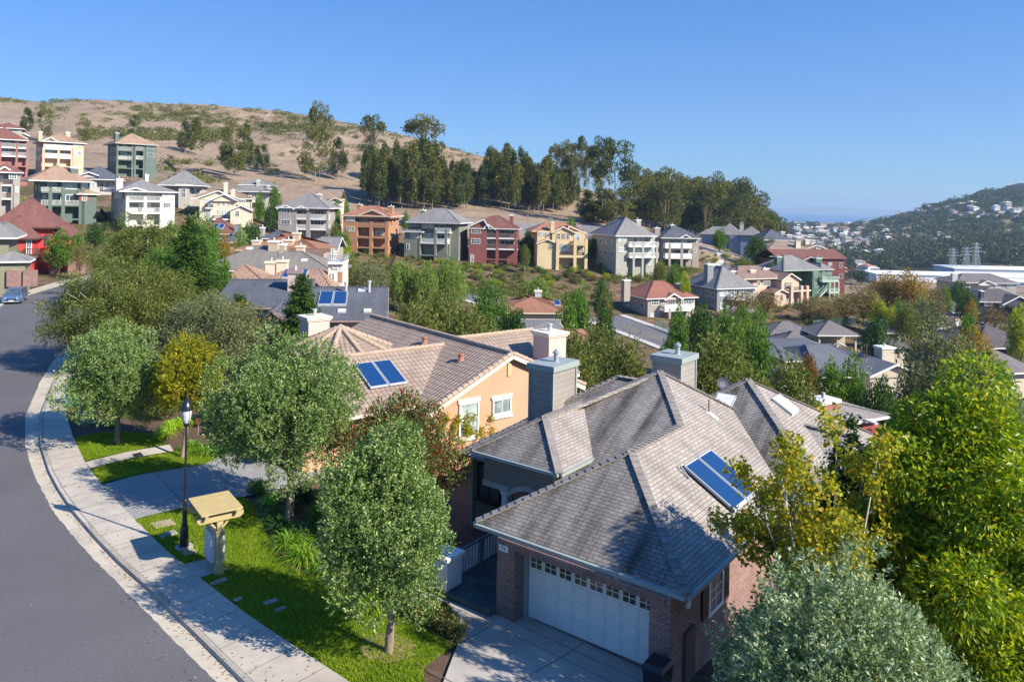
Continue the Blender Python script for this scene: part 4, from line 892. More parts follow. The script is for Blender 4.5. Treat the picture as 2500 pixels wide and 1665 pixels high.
def blue_roof_villa():
    v = Villa('pale grey villa with blue slate roof and arched porch between two green houses', cA, 865, 1200, 215, 20, stucco('lilac_grey_stucco', (.55, .50, .47)), RB, WHITE)
    v.body(865, 1030, 985, 0, 10); v.body(1030, 1250, 1045, 1.5, 9); v.hip(800, 1245, 1030, 3.8, 0, 11); v.gable(860, 1035, 985, 960, 0, 4, wall=False); v.wins([(930, 1030, 1010, 1120, 2, 2)]); v.arch([(1060, 1060, 1105, 1180), (1130, 1060, 1165, 1140), (1190, 1060, 1230, 1110)], 1.5); v.end()
    v = Villa('grey villa with charcoal hip roof and tall arched window beside the white house', cA, 1760, 1250, 215, 15, stucco('warm_grey_stucco', (.46, .43, .38)), RG, WHITE)
    v.body(1700, 2150, 1105, 1.5, 12); v.hip(1700, 2150, 1095, 4.3, 0, 13); v.body(1900, 2015, 1090, 0, 4); v.hip(1890, 2020, 1088, .9, 0, 3); v.arch([(1935, 1115, 1980, 1235)]); v.wins([(1850, 1110, 1885, 1170), (2030, 1125, 2070, 1200, 1, 2), (2090, 1130, 2130, 1190, 1, 1)], 1.5); v.end()
def cream_house():
    v = Villa('cream stucco house with three arched upper windows and brown tile gables', c3, 165, 590, 205, 14, CRM, RC if False else tile('taupe_tile', (.34, .25, .19), (.30, .22, .17), .45, .4), WHITE)
    v.body(165, 545, 350, 0, 11).side((.3, .65), (2.0, 5.0)); v.body(545, 690, 375, 1.5, 9); v.hip(100, 690, 360, 2.3, 1.5, 10)
    v.gable(160, 560, 355, 285, -.1, 6); v.gable(300, 545, 375, 320, -.6, 5); v.body(490, 710, 480, -2.5, 7, zb=-9); v.gable(495, 712, 485, 440, -2.5, 4)
    v.wins([(225, 378, 290, 465, 2, 1), (575, 382, 655, 418, 3, 2), (222, 495, 285, 580, 2, 1), (355, 490, 380, 530), (390, 495, 450, 580, 2, 1), (465, 500, 490, 545)], -.03); v.arch([(355, 380, 387, 440), (412, 380, 440, 440), (463, 380, 495, 440)]); v.arch([(548, 495, 588, 558)], -2.5)
    v.deck(225, 300, 465, -1, 1, rail=.9, railm=BLACK); v.deck(300, 500, 585, -2, 2, rail=.9, railm=BLACK); v.chim(420, 458, 215, 280, 4); v.chim(495, 535, 290, 345, 2); v.end()
    v = Villa('grey villa with two stacked hip roofs above the cream arched house', c3, 690, 420, 235, 8, stucco('warm_grey_stucco', (.46, .43, .38)), RG, WHITE)
    v.body(530, 905, 300, 1, 10, zb=-4); v.hip(500, 920, 290, 2.6, 0, 11); v.body(620, 925, 225, 4, 7, zb=-2); v.hip(600, 920, 222, 1.8, 4, 7); v.body(680, 800, 300, 0, 3); v.wins([(715, 315, 772, 358, 2, 1), (880, 235, 908, 268)], 0); v.deck(700, 800, 400, -1.5, 1.8, rail=1.2); v.chim(765, 795, 185, 260, 3); v.end()
    v = Villa('cream chapel like house with brown tile roof and small arched tower window', c3, 1210, 520, 225, 4, CRM, tile('taupe_tile', (.34, .25, .19), (.30, .22, .17), .45, .4), CREAM)
    v.body(1210, 1660, 365, 1, 10); m = MB(); a, z = v.q(1205, 365, 0); b, _ = v.q(1662, 365, 0); roof_faces(m, [[(a, 0, z), (b, 0, z), (b, 6, z + 2.9), (a, 6, z + 2.9)], [(a, 6, z + 2.9), (b, 6, z + 2.9), (b, 12, z), (a, 12, z)]], .25); m.build('roof', v.roof, v.H)
    v.body(1555, 1660, 385, -.5, 4); v.gable(1552, 1662, 385, 360, -.5, 4); v.arch([(1588, 410, 1620, 490)], -.5); v.chim(1412, 1450, 330, 375, -.2); v.end()
def taupe_house():
    v = Villa('taupe grey house with grey roof and white railings, in front of a dry grass slope', c3, 1000, 760, 205, -2, siding('taupe_siding', (.36, .33, .30), .3), RG, WHITE)
    v.body(1000, 1175, 465, 0, 13); v.body(1175, 1530, 465, 2.0, 11); v.hip(1000, 1530, 462, 3.9, 0, 13.5, ov=.6); v.gable(1005, 1160, 470, 440, -.05, 5); v.gable(1180, 1310, 475, 445, 0, 5)
    v.posts((1183, 1310, 1330, 1522), 500, 775, 0, .55); v.deck(1180, 1525, 580, rail=1.15); v.deck(1180, 1525, 690, rail=1.15); v.wins([(1030, 478, 1125, 530, 3, 2), (1025, 592, 1130, 645, 3, 2)]); v.wins([(1205, 485, 1265, 535, 2, 2), (1350, 490, 1375, 540, 1, 1), (1388, 490, 1488, 538, 3, 1), (1205, 600, 1260, 655, 2, 1), (1340, 600, 1490, 655, 4, 1)], 2.0); v.chim(1410, 1450, 335, 370, 5); v.end()
def terracotta_house():
    v = Villa('terracotta orange house with open square loggias and red tile roof', c4, 165, 930, 212, -8, ORG, RC, CREAM)
    v.body(165, 290, 545, 0, 12); v.body(290, 650, 560, 2.2, 10).side((.3, .7), (1.2, 4.2), 'right'); v.hip(165, 660, 548, 2.8, 0, 12, ov=.5); v.gable(300, 660, 560, 488, .3, 8, wall=True)
    v.posts((300, 462, 630), 615, 930, 0, .9); v.deck(290, 650, 655, D=2.2, mat=ORG, rail=.9, railm=ORG, solid=True, th=.5); v.deck(290, 650, 768, mat=ORG, th=.6); v.deck(290, 650, 882, mat=ORG, th=.4)
    v.wins([(198, 558, 288, 612, 3, 2), (198, 665, 285, 722, 3, 2)]); v.wins([(345, 565, 428, 648, 2, 1), (505, 565, 610, 622, 4, 1), (365, 683, 400, 725, 1, 1), (510, 685, 600, 762, 4, 1)], 2.2); v.chim(645, 690, 460, 550, 4); v.chim(308, 352, 440, 462, 6); v.end()
def sage_house():
    v = Villa('sage green house with grey hip roof and arched balcony', c4, 820, 1000, 212, -12, SAGE, RG, WHITE)
    v.body(858, 1300, 625, 2.2, 10).side((.3, .7), (1.2,), 'right'); v.hip(855, 1395, 618, 4.0, .5, 12, ov=.6); v.body(818, 985, 725, 0, 6); v.hip(815, 990, 718, .9, 0, 4)
    v.body(1300, 1398, 625, 3, 9); v.posts((968, 1146, 1262), 700, 1000, 0, .6); v.deck(1140, 1300, 725, D=2.2, rail=1.15); v.deck(960, 1270, 835, rail=1.15); v.deck(960, 1270, 965, mat=SAGE, D=1.0)
    v.wins([(878, 625, 965, 662, 3, 2), (1008, 630, 1132, 685, 4, 1), (1195, 640, 1250, 695, 2, 1), (1008, 740, 1132, 800, 4, 1), (1165, 750, 1245, 805, 2, 1)], 2.2); v.wins([(885, 735, 965, 790, 2, 2), (838, 850, 868, 915, 1, 1)]); v.chim(985, 1030, 500, 600, 4); v.end()
def red_house():
    v = Villa('barn red house with white trimmed loggias and maroon roof', c4, 1505, 1050, 212, -3, RED, RR, WHITE)
    v.body(1505, 1665, 670, 0, 13); v.body(1665, 2020, 690, 2.2, 11); v.hip(1510, 2020, 682, 3.4, .3, 12, ov=.5); v.gable(1505, 1700, 660, 590, 0, 7, xm=1660); v.gable(1670, 1770, 680, 640, .2, 5, xm=1700)
    v.posts((1680, 1805, 2005), 700, 1065, 0, .8); v.deck(1668, 2020, 785, rail=1.25, railm=plain('brown_rail', (.20, .15, .13), .7)); v.deck(1668, 2020, 900, rail=1.25, railm=plain('brown_rail', (.20, .15, .13), .7)); v.deck(1668, 2020, 1010, mat=RED, D=1.0)
    v.wins([(1525, 682, 1625, 742, 3, 2), (1525, 795, 1622, 852, 3, 2), (1518, 965, 1555, 1045, 1, 1)]); v.wins([(1692, 690, 1758, 745, 1, 1), (1840, 695, 1985, 748, 4, 1), (1695, 812, 1775, 860, 2, 1), (1835, 812, 1985, 860, 3, 1)], 2.2); v.chim(1935, 1972, 555, 640, 4); v.end()
def yellow_house():
    v = Villa('yellow stucco house with three arched upper windows and tall corner columns', c5, 270, 1050, 212, 8, YEL, RC, CREAM)
    v.body(270, 430, 715, 1.0, 11).side((.35, .7), (1.2, 4.2)); v.body(428, 780, 720, .5, 11); v.hip(225, 760, 715, 2.4, 2, 10, ov=.5); v.gable(430, 660, 722, 668, .4, 6); v.gable(600, 780, 728, 660, 1.0, 7, xm=600)
    v.body(270, 475, 835, -1.2, 5); v.gable(275, 475, 838, 800, -1.2, 4); v.arch([(478, 735, 516, 802), (530, 735, 566, 802), (580, 735, 616, 802)], .5); v.arch([(392, 845, 440, 910)], -1.2); v.wins([(282, 728, 405, 768, 4, 2)], 1.0); v.wins([(660, 740, 720, 825, 2, 1), (480, 845, 610, 940, 4, 1), (690, 860, 760, 940, 1, 1)], .5)
    v.posts((488, 674, 792), 800, 1110, -2.0, .85, foot=.15); v.deck(655, 805, 858, -2.0, 2.5, mat=YEL, rail=1.0, railm=YEL, solid=True); v.deck(475, 805, 972, -2.0, 2.6, mat=YEL, th=.7, rail=.9, railm=BLACK); v.chim(412, 452, 635, 700, 1); v.end()
def grey_big():
    v = Villa('large pale grey house with steep grey hip roof and white decks on three levels', c5, 1110, 1110, 208, 20, GRYS, RG, WHITE)
    v.body(1110, 1225, 770, 0, 15).side((.15, .4, .62, .8), (1.0, 4.3)); v.body(1225, 1520, 775, 1.8, 13); v.hip(1110, 1515, 765, 5.0, 0, 15, ov=.6); v.posts((1300, 1395, 1545), 830, 1150, -1.2, .65)
    v.deck(1250, 1560, 875, -1.2, 3, rail=1.15); v.deck(1250, 1560, 990, -1.2, 3, rail=1.15); v.wins([(1128, 778, 1205, 830, 3, 2), (1128, 890, 1205, 942, 3, 2)]); v.wins([(1285, 780, 1335, 835, 1, 1), (1360, 785, 1385, 840, 1, 1), (1400, 780, 1475, 835, 3, 1), (1320, 895, 1385, 950, 2, 1), (1410, 895, 1530, 950, 3, 1), (1410, 1010, 1480, 1080, 2, 1)], 1.8); v.chim(1325, 1372, 605, 700, 6, D=1.5); v.end()
    v = Villa('mauve grey house with dark slate roof and white rails beside the large grey house', c5, 1595, 1060, 225, 6, MAUV, RB, WHITE)
    v.body(1600, 1990, 790, 2, 11); v.hip(1600, 1985, 785, 3.6, .5, 12, ov=.6); v.gable(1785, 1900, 785, 752, .4, 5); v.posts((1680, 1808, 1930), 850, 1075, 0, .7); v.deck(1630, 1930, 888, rail=1.3, solid=True); v.deck(1630, 1930, 998, rail=1.3, solid=True)
    v.wins([(1660, 800, 1738, 850, 3, 2), (1800, 800, 1860, 850, 2, 1), (1900, 800, 1960, 845, 2, 2), (1700, 915, 1800, 955, 2, 1), (1820, 912, 1880, 960, 2, 1), (1940, 900, 1960, 950, 1, 2)], 2); v.chim(1520, 1575, 690, 800, 4, D=1.6, mat=MAUV); v.chim(1690, 1730, 658, 690, 6); v.end()
def right_group():
    v = Villa('grey timber house with brick red roof and white trimmed gables by the valley street', c5, 1445, 1650, 172, 22, MAUV, RRB, WHITE)
    v.body(1445, 1945, 1440, 0, 11).side((.2, .5, .8), (1.0, 4.0)); v.hip(1440, 1945, 1430, 3.3, 0, 11, ov=.6); v.gable(1630, 1790, 1430, 1375, -.5, 5); v.wins([(1478, 1440, 1560, 1505, 3, 2), (1655, 1440, 1735, 1500, 3, 2), (1785, 1450, 1800, 1520, 1, 1), (1820, 1440, 1935, 1490, 4, 2)]); v.deck(1625, 1940, 1560, -2, 2.2, rail=1.2, solid=True); v.posts((1680, 1930), 1540, 1700, -2, .6); v.wins([(1470, 1590, 1560, 1660, 3, 2)])
    v.chim(1195, 1260, 1250, 1350, 5, D=1.4, mat=MAUV); v.chim(1780, 1850, 1290, 1360, 4, D=1.5, mat=MAUV); v.solar(1735, 1355, 1835, 1400, 2.4); v.end()
    v = Villa('blue grey house with grey roof, blue solar panels and tall white chimney', c6, 440, 1400, 185, 22, BLUG, RG, WHITE)
    v.body(440, 840, 1115, 0, 13).side((.12, .3, .55, .8), (.8, 4.2)); v.hip(440, 840, 1108, 4.8, 0, 13.5, ov=.6); v.wins([(462, 1130, 545, 1195, 3, 2), (592, 1130, 620, 1190, 1, 1), (635, 1128, 675, 1185, 1, 1), (715, 1125, 825, 1185, 3, 2), (465, 1265, 545, 1330, 4, 1), (600, 1265, 680, 1330, 2, 1)]); v.deck(590, 840, 1225, -1.6, 1.8, rail=1.1); v.posts((600, 770), 1230, 1420, -1.6, .5); v.chim(340, 402, 860, 960, 4.5, D=1.6); v.solar(500, 985, 615, 1018, 3.2, 1); v.solar(645, 1035, 735, 1075, 2.2, 2); v.solar(462, 938, 540, 972, 4.4, 1); v.end()
    v = Villa('pinkish stucco house with three arched windows and a small tiled entry tower', c6, 1130, 1300, 200, 24, stucco('pinkish_stucco', (.64, .46, .36)), tile('dusky_tile', (.30, .20, .17), (.26, .175, .15), .45, .4), CREAM)
    v.body(820, 1130, 1015, 3, 8, zb=-8); v.body(1125, 1310, 1010, 0, 13); v.hip(650, 1130, 1005, 2.9, 2.5, 9); v.gable(1128, 1305, 1010, 945, 0, 12, ov=.5); v.arch([(1155, 1035, 1178, 1100), (1182, 1035, 1205, 1100), (1210, 1035, 1232, 1095)]); v.body(1050, 1175, 1150, -1.5, 6); v.gable(1050, 1180, 1150, 1115, -1.5, 5); v.arch([(1115, 1168, 1142, 1235)], -1.5); v.wins([(1170, 1160, 1215, 1255, 2, 1), (925, 1030, 1000, 1080, 3, 2), (860, 1030, 895, 1080)], -.02)
    v.posts((1345, 1405, 1240), 1080, 1330, -2.5, .8); v.deck(1250, 1440, 1130, -2.5, 2.6, mat=CREAM, rail=.9, railm=BLACK); v.chim(795, 850, 925, 1000, 4); v.chim(930, 992, 905, 975, 5); v.chim(588, 648, 935, 985, 5); v.end()
    v = Villa('bottle green house with grey roof, outside stair and pale green decks', c6, 1460, 1200, 212, 24, siding('bottle_green_siding', (.09, .17, .12), .3), RG, plain('pale_green_trim', (.42, .52, .44), .6))
    v.body(1325, 1460, 920, 3, 10, zb=-8); v.body(1455, 1530, 925, 0, 9); v.body(1530, 1665, 920, 2.2, 9); v.hip(1150, 1545, 915, 3.7, 1, 11, ov=.6); v.hip(1545, 1665, 905, 1.6, 2, 8, ov=.4); v.wins([(1468, 935, 1500, 985, 2, 2), (1468, 1050, 1500, 1100, 2, 2)]); v.wins([(1395, 925, 1440, 985, 2, 1)], 3); v.wins([(1555, 930, 1588, 980), (1610, 915, 1650, 965, 3, 2)], 2.2)
    v.deck(1560, 1735, 1030, -1.2, 3.6, rail=1.15); v.deck(1630, 1740, 1150, -1.2, 3.4, rail=1.1); v.posts((1640, 1688, 1735), 1030, 1210, -1.2, .3, mat=v.trim); v.chim(1078, 1130, 780, 860, 5); v.chim(1495, 1555, 795, 835, 6)
    st = MB(); a, z1 = v.q(1590, 1110, -.5); b, z0 = v.q(1510, 1195, -.5)
    for k in range(8): st.box(b + (a - b) * k / 8, b + (a - b) * (k + 1) / 8, -1.1, -.1, z0 + (z1 - z0) * k / 8 - .25, z0 + (z1 - z0) * (k + 1) / 8)
    for yy in (-1.15, -.05): st.beam((b, yy, z0 + .9), (a, yy, z1 + .9), .08, .12); st.beam((b, yy, z0), (a, yy, z1), .08, .3)
    st.build('outside_stair', v.trim, v.H); v.end()
    v = Villa('long maroon house with dark red roof and timber deck at the end of the spur', c6, 1220, 1050, 222, 14, siding('maroon_siding', (.17, .05, .05), .3), RR, plain('grey_trim', (.45, .46, .45), .5, .08))
    v.body(1080, 1800, 800, 0, 11, zb=-9); m = MB(); a, z = v.q(1075, 785, 0); b, _ = v.q(1808, 825, 0); zz = v.q(1808, 825, 0)[1]
    roof_faces(m, [[(a, -.6, z), (b, -.6, z), (b, 5.5, z + 2.4), (a, 5.5, z + 2.4)], [(a, 5.5, z + 2.4), (b, 5.5, z + 2.4), (b, 12, z), (a, 12, z)]], .3); m.build('roof', v.roof, v.H); v.gable(1350, 1500, 800, 770, -.8, 5); v.wins([(1735, 835, 1768, 890, 1, 2), (1735, 950, 1768, 1000, 1, 2), (1620, 830, 1660, 870)], 0)
    m = MB(); zt = v.q(1800, 915, 0)[1]; m.box(b, b + 3.2, 1, 8, zt - .3, zt); m.box(b, b + 3.2, 1, 1.1, zt + .95, zt + 1.05); k = m.build('balcony', plain('dark_timber', (.10, .055, .045), .8), v.H); m = MB()
    for x in np.arange(b + .2, b + 3.2, .3): m.box(x, x + .06, 1.02, 1.08, zt, zt + .95)
    for yy in (1.2, 7.6): m.box(b + 2.9, b + 3.1, yy, yy + .2, zt - 6, zt - .3); m.box(b + .4, b + .6, yy, yy + .2, zt - 6, zt - .3)
    m.build('deck_frame', plain('dark_timber', (.10, .055, .045), .8), k); v.chim(1490, 1532, 690, 720, 5); v.end()
    v = Villa('slate blue house with grey roof and one skylight beside the upper street', c6, 560, 650, 285, -18, siding('slate_blue_siding', (.22, .29, .40), .3), RG, GREYT)
    v.body(265, 700, 530, 4, 9); v.hip(270, 690, 525, 2.8, 4, 9, ov=.6); v.body(565, 700, 540, 1, 6); v.hip(440, 700, 530, 4.0, 1.5, 9, ov=.5); v.body(690, 900, 545, 0, 9); v.hip(690, 905, 535, 3.0, 0, 9, ov=.6); v.arch([(575, 550, 590, 620)], 1); v.solar(560, 465, 630, 490, 4.2, 1); v.chim(680, 720, 420, 480, 5, mat=WHT); v.end()
    v = Villa('low house with slate grey roof, solar panel and two pale chimneys on the crest', c6, 920, 660, 262, 6, GRYS, RB, WHITE); v.body(930, 1230, 600, 0, 10); v.hip(925, 1230, 590, 3.6, 0, 11); v.solar(1100, 560, 1175, 600, 2.0, 1); v.chim(1118, 1162, 515, 570, 4); v.chim(1180, 1238, 545, 635, 1); v.end()
    v = Villa('beige gabled house with tan roof tiles peeping over the long maroon roof', c6, 1280, 760, 245, 10, CRM, tile('taupe_tile', (.34, .25, .19), (.30, .22, .17), .45, .4), CREAM); v.body(1000, 1600, 690, 0, 10); v.hip(1000, 1420, 680, 2.0, 0, 10); v.gable(1330, 1650, 700, 645, -.5, 9); v.chim(1280, 1328, 615, 690, -.5); v.chim(1378, 1420, 600, 640, 4); v.end()
for f in (green_upper, peach, red_upper_left, green_lower, white_house, blue_roof_villa, cream_house, taupe_house, terracotta_house, sage_house, red_house, yellow_house, grey_big, right_group): f()
# ------------------------------------------------------------------ ground hit: where the sight line through a pixel meets the terrain (for placing things at their real spot)
def hit(px, py, y0=12.0, y1=3000.0):
    d = ray(px, py); ys = np.exp(np.linspace(math.log(y0), math.log(y1), 500)); X = d.x * ys; Z = CAMZ + d.z * ys; g = ground_np(X, ys); k = np.nonzero(Z <= g)[0]
    if len(k) == 0 or k[0] == 0: i = len(ys) - 1 if len(k) == 0 else 0; return Vector((X[i], ys[i], g[i]))
    i = k[0]; a = Z[i - 1] - g[i - 1]; b = g[i] - Z[i]; t = a / (a + b + 1e-9); y = ys[i - 1] + (ys[i] - ys[i - 1]) * t
    return Vector((d.x * y, y, gz(d.x * y, y)))
GROUP_R = 'houses below the street, seen mostly as roofs'
c9 = crop(500, 580)
PKS = siding('pink_grey_siding', (.50, .41, .385), .2); PKT = plain('plum_trim', (.30, .21, .21), .6)
def gable_x(v, xa, xb, ye, yr, off, dep, ov=.5, mat=None, th=.25, cap=True, hipr=0.0, hipl=0.0):
    """gable roof with its ridge along the facade: eave at offset off, ridge dep further in"""
    a, z = v.q(xa, ye, off); b, _ = v.q(xb, ye, off); _, zr = v.q((xa + xb) / 2, yr, off + dep); zr = max(zr, z + .5); m = MB()
    A, B, C_, D_ = (a - ov, off, z), (b + ov, off, z), (b + ov - hipr, off + dep, zr), (a - ov + hipl, off + dep, zr); E, F = (b + ov, off + 2 * dep, z), (a - ov, off + 2 * dep, z)
    fs = [[A, B, C_, D_], [D_, C_, E, F]]
    if hipr: fs.append([B, E, C_])
    if hipl: fs.append([F, A, D_])
    roof_faces(m, fs, th); o = m.build('roof', mat or v.roof, v.H); c = MB(); caps(c, D_, C_, .5, .3, .06)
    if hipr: caps(c, B, C_, .5, .3, .06)
    if hipl: caps(c, A, D_, .5, .3, .06)
    c.build('ridge_cap', mat or v.roof, o)
    t = MB(); t.beam(Vector(A) - Vector((0, .07, .14)), Vector(B) - Vector((0, .07, .14)), .14, .16)
    if not hipr: t.beam(Vector(B) + Vector((.04, 0, -.14)), Vector(C_) + Vector((.04, 0, -.14)), .06, .24); t.beam(Vector(C_) + Vector((.04, 0, -.14)), Vector(E) + Vector((.04, 0, -.14)), .06, .24)
    t.build('eave_trim', v.trim, v.H)
    w = MB(); w.extr([(a, off + .6, z - 6), (b, off + .6, z - 6), (b, off + .6, z - .05), (a, off + .6, z - .05)], (0, 2 * dep - 1.2, 0))
    if not hipr and not hipl: w.extr([(b, off + .6, z - .1), (b, off + dep, zr - .25), (b, off + 2 * dep - .6, z - .1)], (-(b - a), 0, 0))
    w.build('wall', v.wall, v.H); v._z = (z, zr, off, dep); return o
def on_roof(v, xa, ya, xb, yb, name, m1, m2, lift=.06, n=1):
    """flat fittings lying on the front slope of the last gable_x roof"""
    z, zr, off, dep = v._z; g = (zr - z) / dep
    def pt(x, y):
        d = ray(*v.cx(x, y)); o = Vector((0, 0, CAMZ)) - v.O; ly = o.dot(v.n); dy = d.dot(v.n); k = (z + g * (ly - off) - o.z) / (d.z - g * dy); p = o + d * k; return p.dot(v.u), p.dot(v.n)
    a, y1 = pt(xa, ya); b, y0 = pt(xb, yb); a0, _ = pt(xa, yb); b = max(b, a + .4); y0, y1 = min(y0, y1), max(y0, y1); w = (b - a) / n
    for i in range(n):
        x0, x1 = a + w * i + (.03 if n > 1 else 0), a + w * (i + 1) - (.03 if n > 1 else 0); P = [(x0, y0), (x1, y0), (x1, y1), (x0, y1)]; m = MB(); m.hexa([(x, y, z + g * (y - off) - .02) for x, y in P], [(x, y, z + g * (y - off) + lift + .1) for x, y in P]); o = m.build(name, m1, v.H)
        k = .07; P = [(x0 + k, y0 + k), (x1 - k, y0 + k), (x1 - k, y1 - k), (x0 + k, y1 - k)]; m = MB(); m.hexa([(x, y, z + g * (y - off) + lift + .101) for x, y in P], [(x, y, z + g * (y - off) + lift + .11) for x, y in P]); m.build('solar_glass' if name == 'solar_panel' else 'skylight_dome', m2, o)
SKY_W = plain('skylight_white', (.75, .77, .76), .3)
def slate_house():
    RS = shingle('blue_grey_shingle', (.135, .145, .17), .15, .34, .25, .14)
    v = Villa('pale pink siding house with wide blue grey shingle roof behind the orange house', c9, 470, 1130, 68, 9, PKS, RS, PKT, GROUP_R)
    gable_x(v, 120, 1010, 740, 447, 1.5, 8.5, cap=True)
    gable_x(v, 880, 1885, 878, 527, 0, 7.2); on_roof(v, 1228, 592, 1508, 728, 'solar_panel', ALU, solar_glass(), .1, 2)
    for s_ in ((1415, 770, 1500, 803), (1690, 768, 1772, 800), (1630, 550, 1712, 578)): on_roof(v, *s_, 'skylight', ALU, SKY_W, .02)
    v.gable(570, 880, 865, 762, -2.5, 8, ov=.55, wall=False); v.body(570, 892, 868, -2.4, 5, zb=-4); a, z = v.q(570, 868, -2.4); b, _ = v.q(880, 868, -2.4); mm, za = v.q(725, 790, -2.4)
    v.W.extr([(a, -2.41, z), (b, -2.41, z), ((a + b) / 2, -2.41, za)], (0, 3, 0)); v.wins([(592, 920, 722, 1115, 2, 1)], -2.42); t = MB()
    for x in (700, 800):
        p, zz = v.q(x, 850, -2.4); t.box(p - .12, p + .12, -2.95, -2.42, zz, zz + .2)
    t.build('bracket', PKT, v.H); v.wins([(1350, 900, 1425, 970, 2, 2)], .55, name='window'); v.chim(882, 1020, 385, 525, 6.2, D=1.6, mat=siding('pale_pink_siding', (.56, .46, .42), .2), cap=PKT)
    for x, y in ((1500, 575), (1748, 560)):
        a, z = v.q(x, y, 6); m = MB(); m.tube([(a, 6, z - .5), (a, 6, z + .75)], .13, 8); m.tube([(a, 6, z + .75), (a, 6, z + .95)], .2, 8); m.build('roof_vent', GREYT, v.H)
    v.end()
def roofs():
    TT = tile('rose_tan_tile', (.42, .27, .195), (.36, .23, .17), .42, .34); TD = tile('brown_barrel_tile', (.26, .165, .125), (.22, .14, .11), .42, .34); RBG = shingle('beige_grey_shingle', (.255, .235, .205), .17, .4, .2, .1); RRU = shingle('rust_shingle', (.36, .18, .115), .17, .4, .2, .1)
    CHI = siding('tan_siding', (.55, .43, .31), .25)
    v = Villa('house with rose tan barrel tile roof and solar panels behind a plum chimney', c3, 760, 1330, 90, 6, CRM, TT, CREAM, GROUP_R)
    gable_x(v, 640, 1540, 1340, 1116, 0, 6.5, hipr=2.5, hipl=4.5); on_roof(v, 1072, 1135, 1288, 1222, 'solar_panel', ALU, solar_glass(), .08, 2); gable_x(v, 380, 880, 1300, 1068, 2.5, 5.5, hipr=4.5, hipl=2.0); v.chim(862, 965, 1062, 1110, 10, D=1.4, mat=CRM, cap=CREAM); v.chim(978, 1088, 1048, 1110, 10, D=1.4, mat=CRM, cap=CREAM); v.end()
    v = Villa('white stucco end wall with orange panel and upper balcony beside a tiled roof', c3, 1525, 1320, 97, 4, WHT, TT, WHITE, GROUP_R)
    v.body(1530, 1692, 1040, 0, 4, zb=-6); v.deck(1525, 1695, 1040, -.4, 4.4, rail=.8, railm=METAL, mat=WHITE); m = MB(); a, z1 = v.q(1640, 1150, 0); b, _ = v.q(1682, 1150, 0); _, z0 = v.q(1640, 1260, 0); m.box(a, b, -.06, -.003, z0, z1); m.build('orange_panel', ORG, v.H); v.wins([(1575, 1070, 1640, 1115, 3, 1), (1560, 1160, 1600, 1280, 1, 1)]); v.end()
    v = Villa('broad house with beige grey shingle roof and two tan sided chimneys', c3, 300, 1120, 108, 4, CHI, RBG, WHITE, GROUP_R)
    gable_x(v, 160, 1010, 1125, 872, 0, 9, hipr=3, hipl=6); on_roof(v, 665, 893, 722, 916, 'skylight', ALU, SKY_W, .02); gable_x(v, 770, 1590, 1160, 930, -2, 7.5, hipr=6.5, hipl=3); on_roof(v, 1245, 1018, 1305, 1042, 'skylight', ALU, SKY_W, .02); v.chim(892, 988, 838, 1000, 7, D=1.6, mat=CHI); v.chim(985, 1068, 872, 930, 11, D=1.4, mat=CHI); v.end()
    v = Villa('house with dark brown barrel tile roof and a pink stucco chimney', c3, 1070, 1060, 118, 4, stucco('pink_stucco', (.66, .46, .36)), TD, CREAM, GROUP_R)
    gable_x(v, 1050, 1485, 1060, 905, 0, 6); v.chim(1187, 1268, 890, 1000, 3, D=1.4, mat=stucco('pink_stucco', (.66, .46, .36)), cap=CREAM); v.body(1480, 1555, 960, 1, 6, zb=-9); v.wins([(1560, 900, 1585, 1010, 1, 3)], 1.0); v.end()
    v = Villa('house with rust coloured hip roof and three peach chimneys', c3, 570, 910, 128, 2, PEA, RRU, CREAM, GROUP_R)
    gable_x(v, 560, 1430, 912, 742, 0, 7.5, hipr=9, hipl=8.5); v.chim(718, 800, 830, 870, 2, mat=CRM, cap=CREAM); v.chim(1042, 1150, 822, 880, 2, mat=PEA, cap=CREAM); v.chim(1152, 1222, 748, 880, 4, mat=PEA, cap=CREAM); v.end()
    v = Villa('grey roofed house with white corner windows at the end of the roof cluster', c3, 1240, 920, 138, 6, GRYS, RG, WHITE, GROUP_R); gable_x(v, 1150, 1600, 915, 775, 0, 7, hipl=5); v.body(1555, 1605, 900, 0.2, 7, zb=-8); v.wins([(1560, 910, 1590, 1000, 2, 3)], .1); v.end()
    v = Villa('low house with blue slate roof tucked behind the rust hip roof', c3, 840, 790, 152, 4, GRYS, RB, WHITE, GROUP_R); gable_x(v, 820, 1120, 790, 705, 0, 6, hipr=5, hipl=3); v.chim(805, 842, 690, 760, 2); v.end()
    v = Villa('house with blue grey hip roof half hidden by bushes under the cream house', c3, 360, 830, 158, 8, GRYS, RB, WHITE, GROUP_R); gable_x(v, 350, 610, 830, 738, 0, 5, hipr=4, hipl=4); v.end()
    v = Villa('house with maroon hip roof and twin solar panels below the cream arched house', c3, 215, 735, 172, 8, CRM, RR, CREAM, GROUP_R); gable_x(v, 190, 530, 740, 578, 0, 6, hipr=5, hipl=2.5); on_roof(v, 320, 645, 415, 695, 'solar_panel', ALU, solar_glass(), .08, 2); v.chim(535, 598, 645, 720, 1, mat=BLUG); v.end()
    v = Villa('house with tan red hip roof among the trees in the middle of the valley', c5, 0, 1575, 132, 4, CRM, RRU, CREAM, GROUP_R); gable_x(v, -120, 600, 1580, 1392, 0, 7, hipr=7.5, hipl=7.5); on_roof(v, 440, 1460, 520, 1510, 'solar_panel', ALU, solar_glass(), .08, 1); v.chim(245, 315, 1365, 1400, 6, mat=GREYT); v.end()
    cz = crop(700, 740, 3.14)
    v = Villa('low grey shingle roof between the tiled house and the valley trees', cz, 1700, 230, 100, 6, GRYS, RG, WHITE, GROUP_R); gable_x(v, 1880, 2110, 215, 145, 0, 5, hipl=3); gable_x(v, 1660, 1760, 190, 105, 2, 4); v.end()
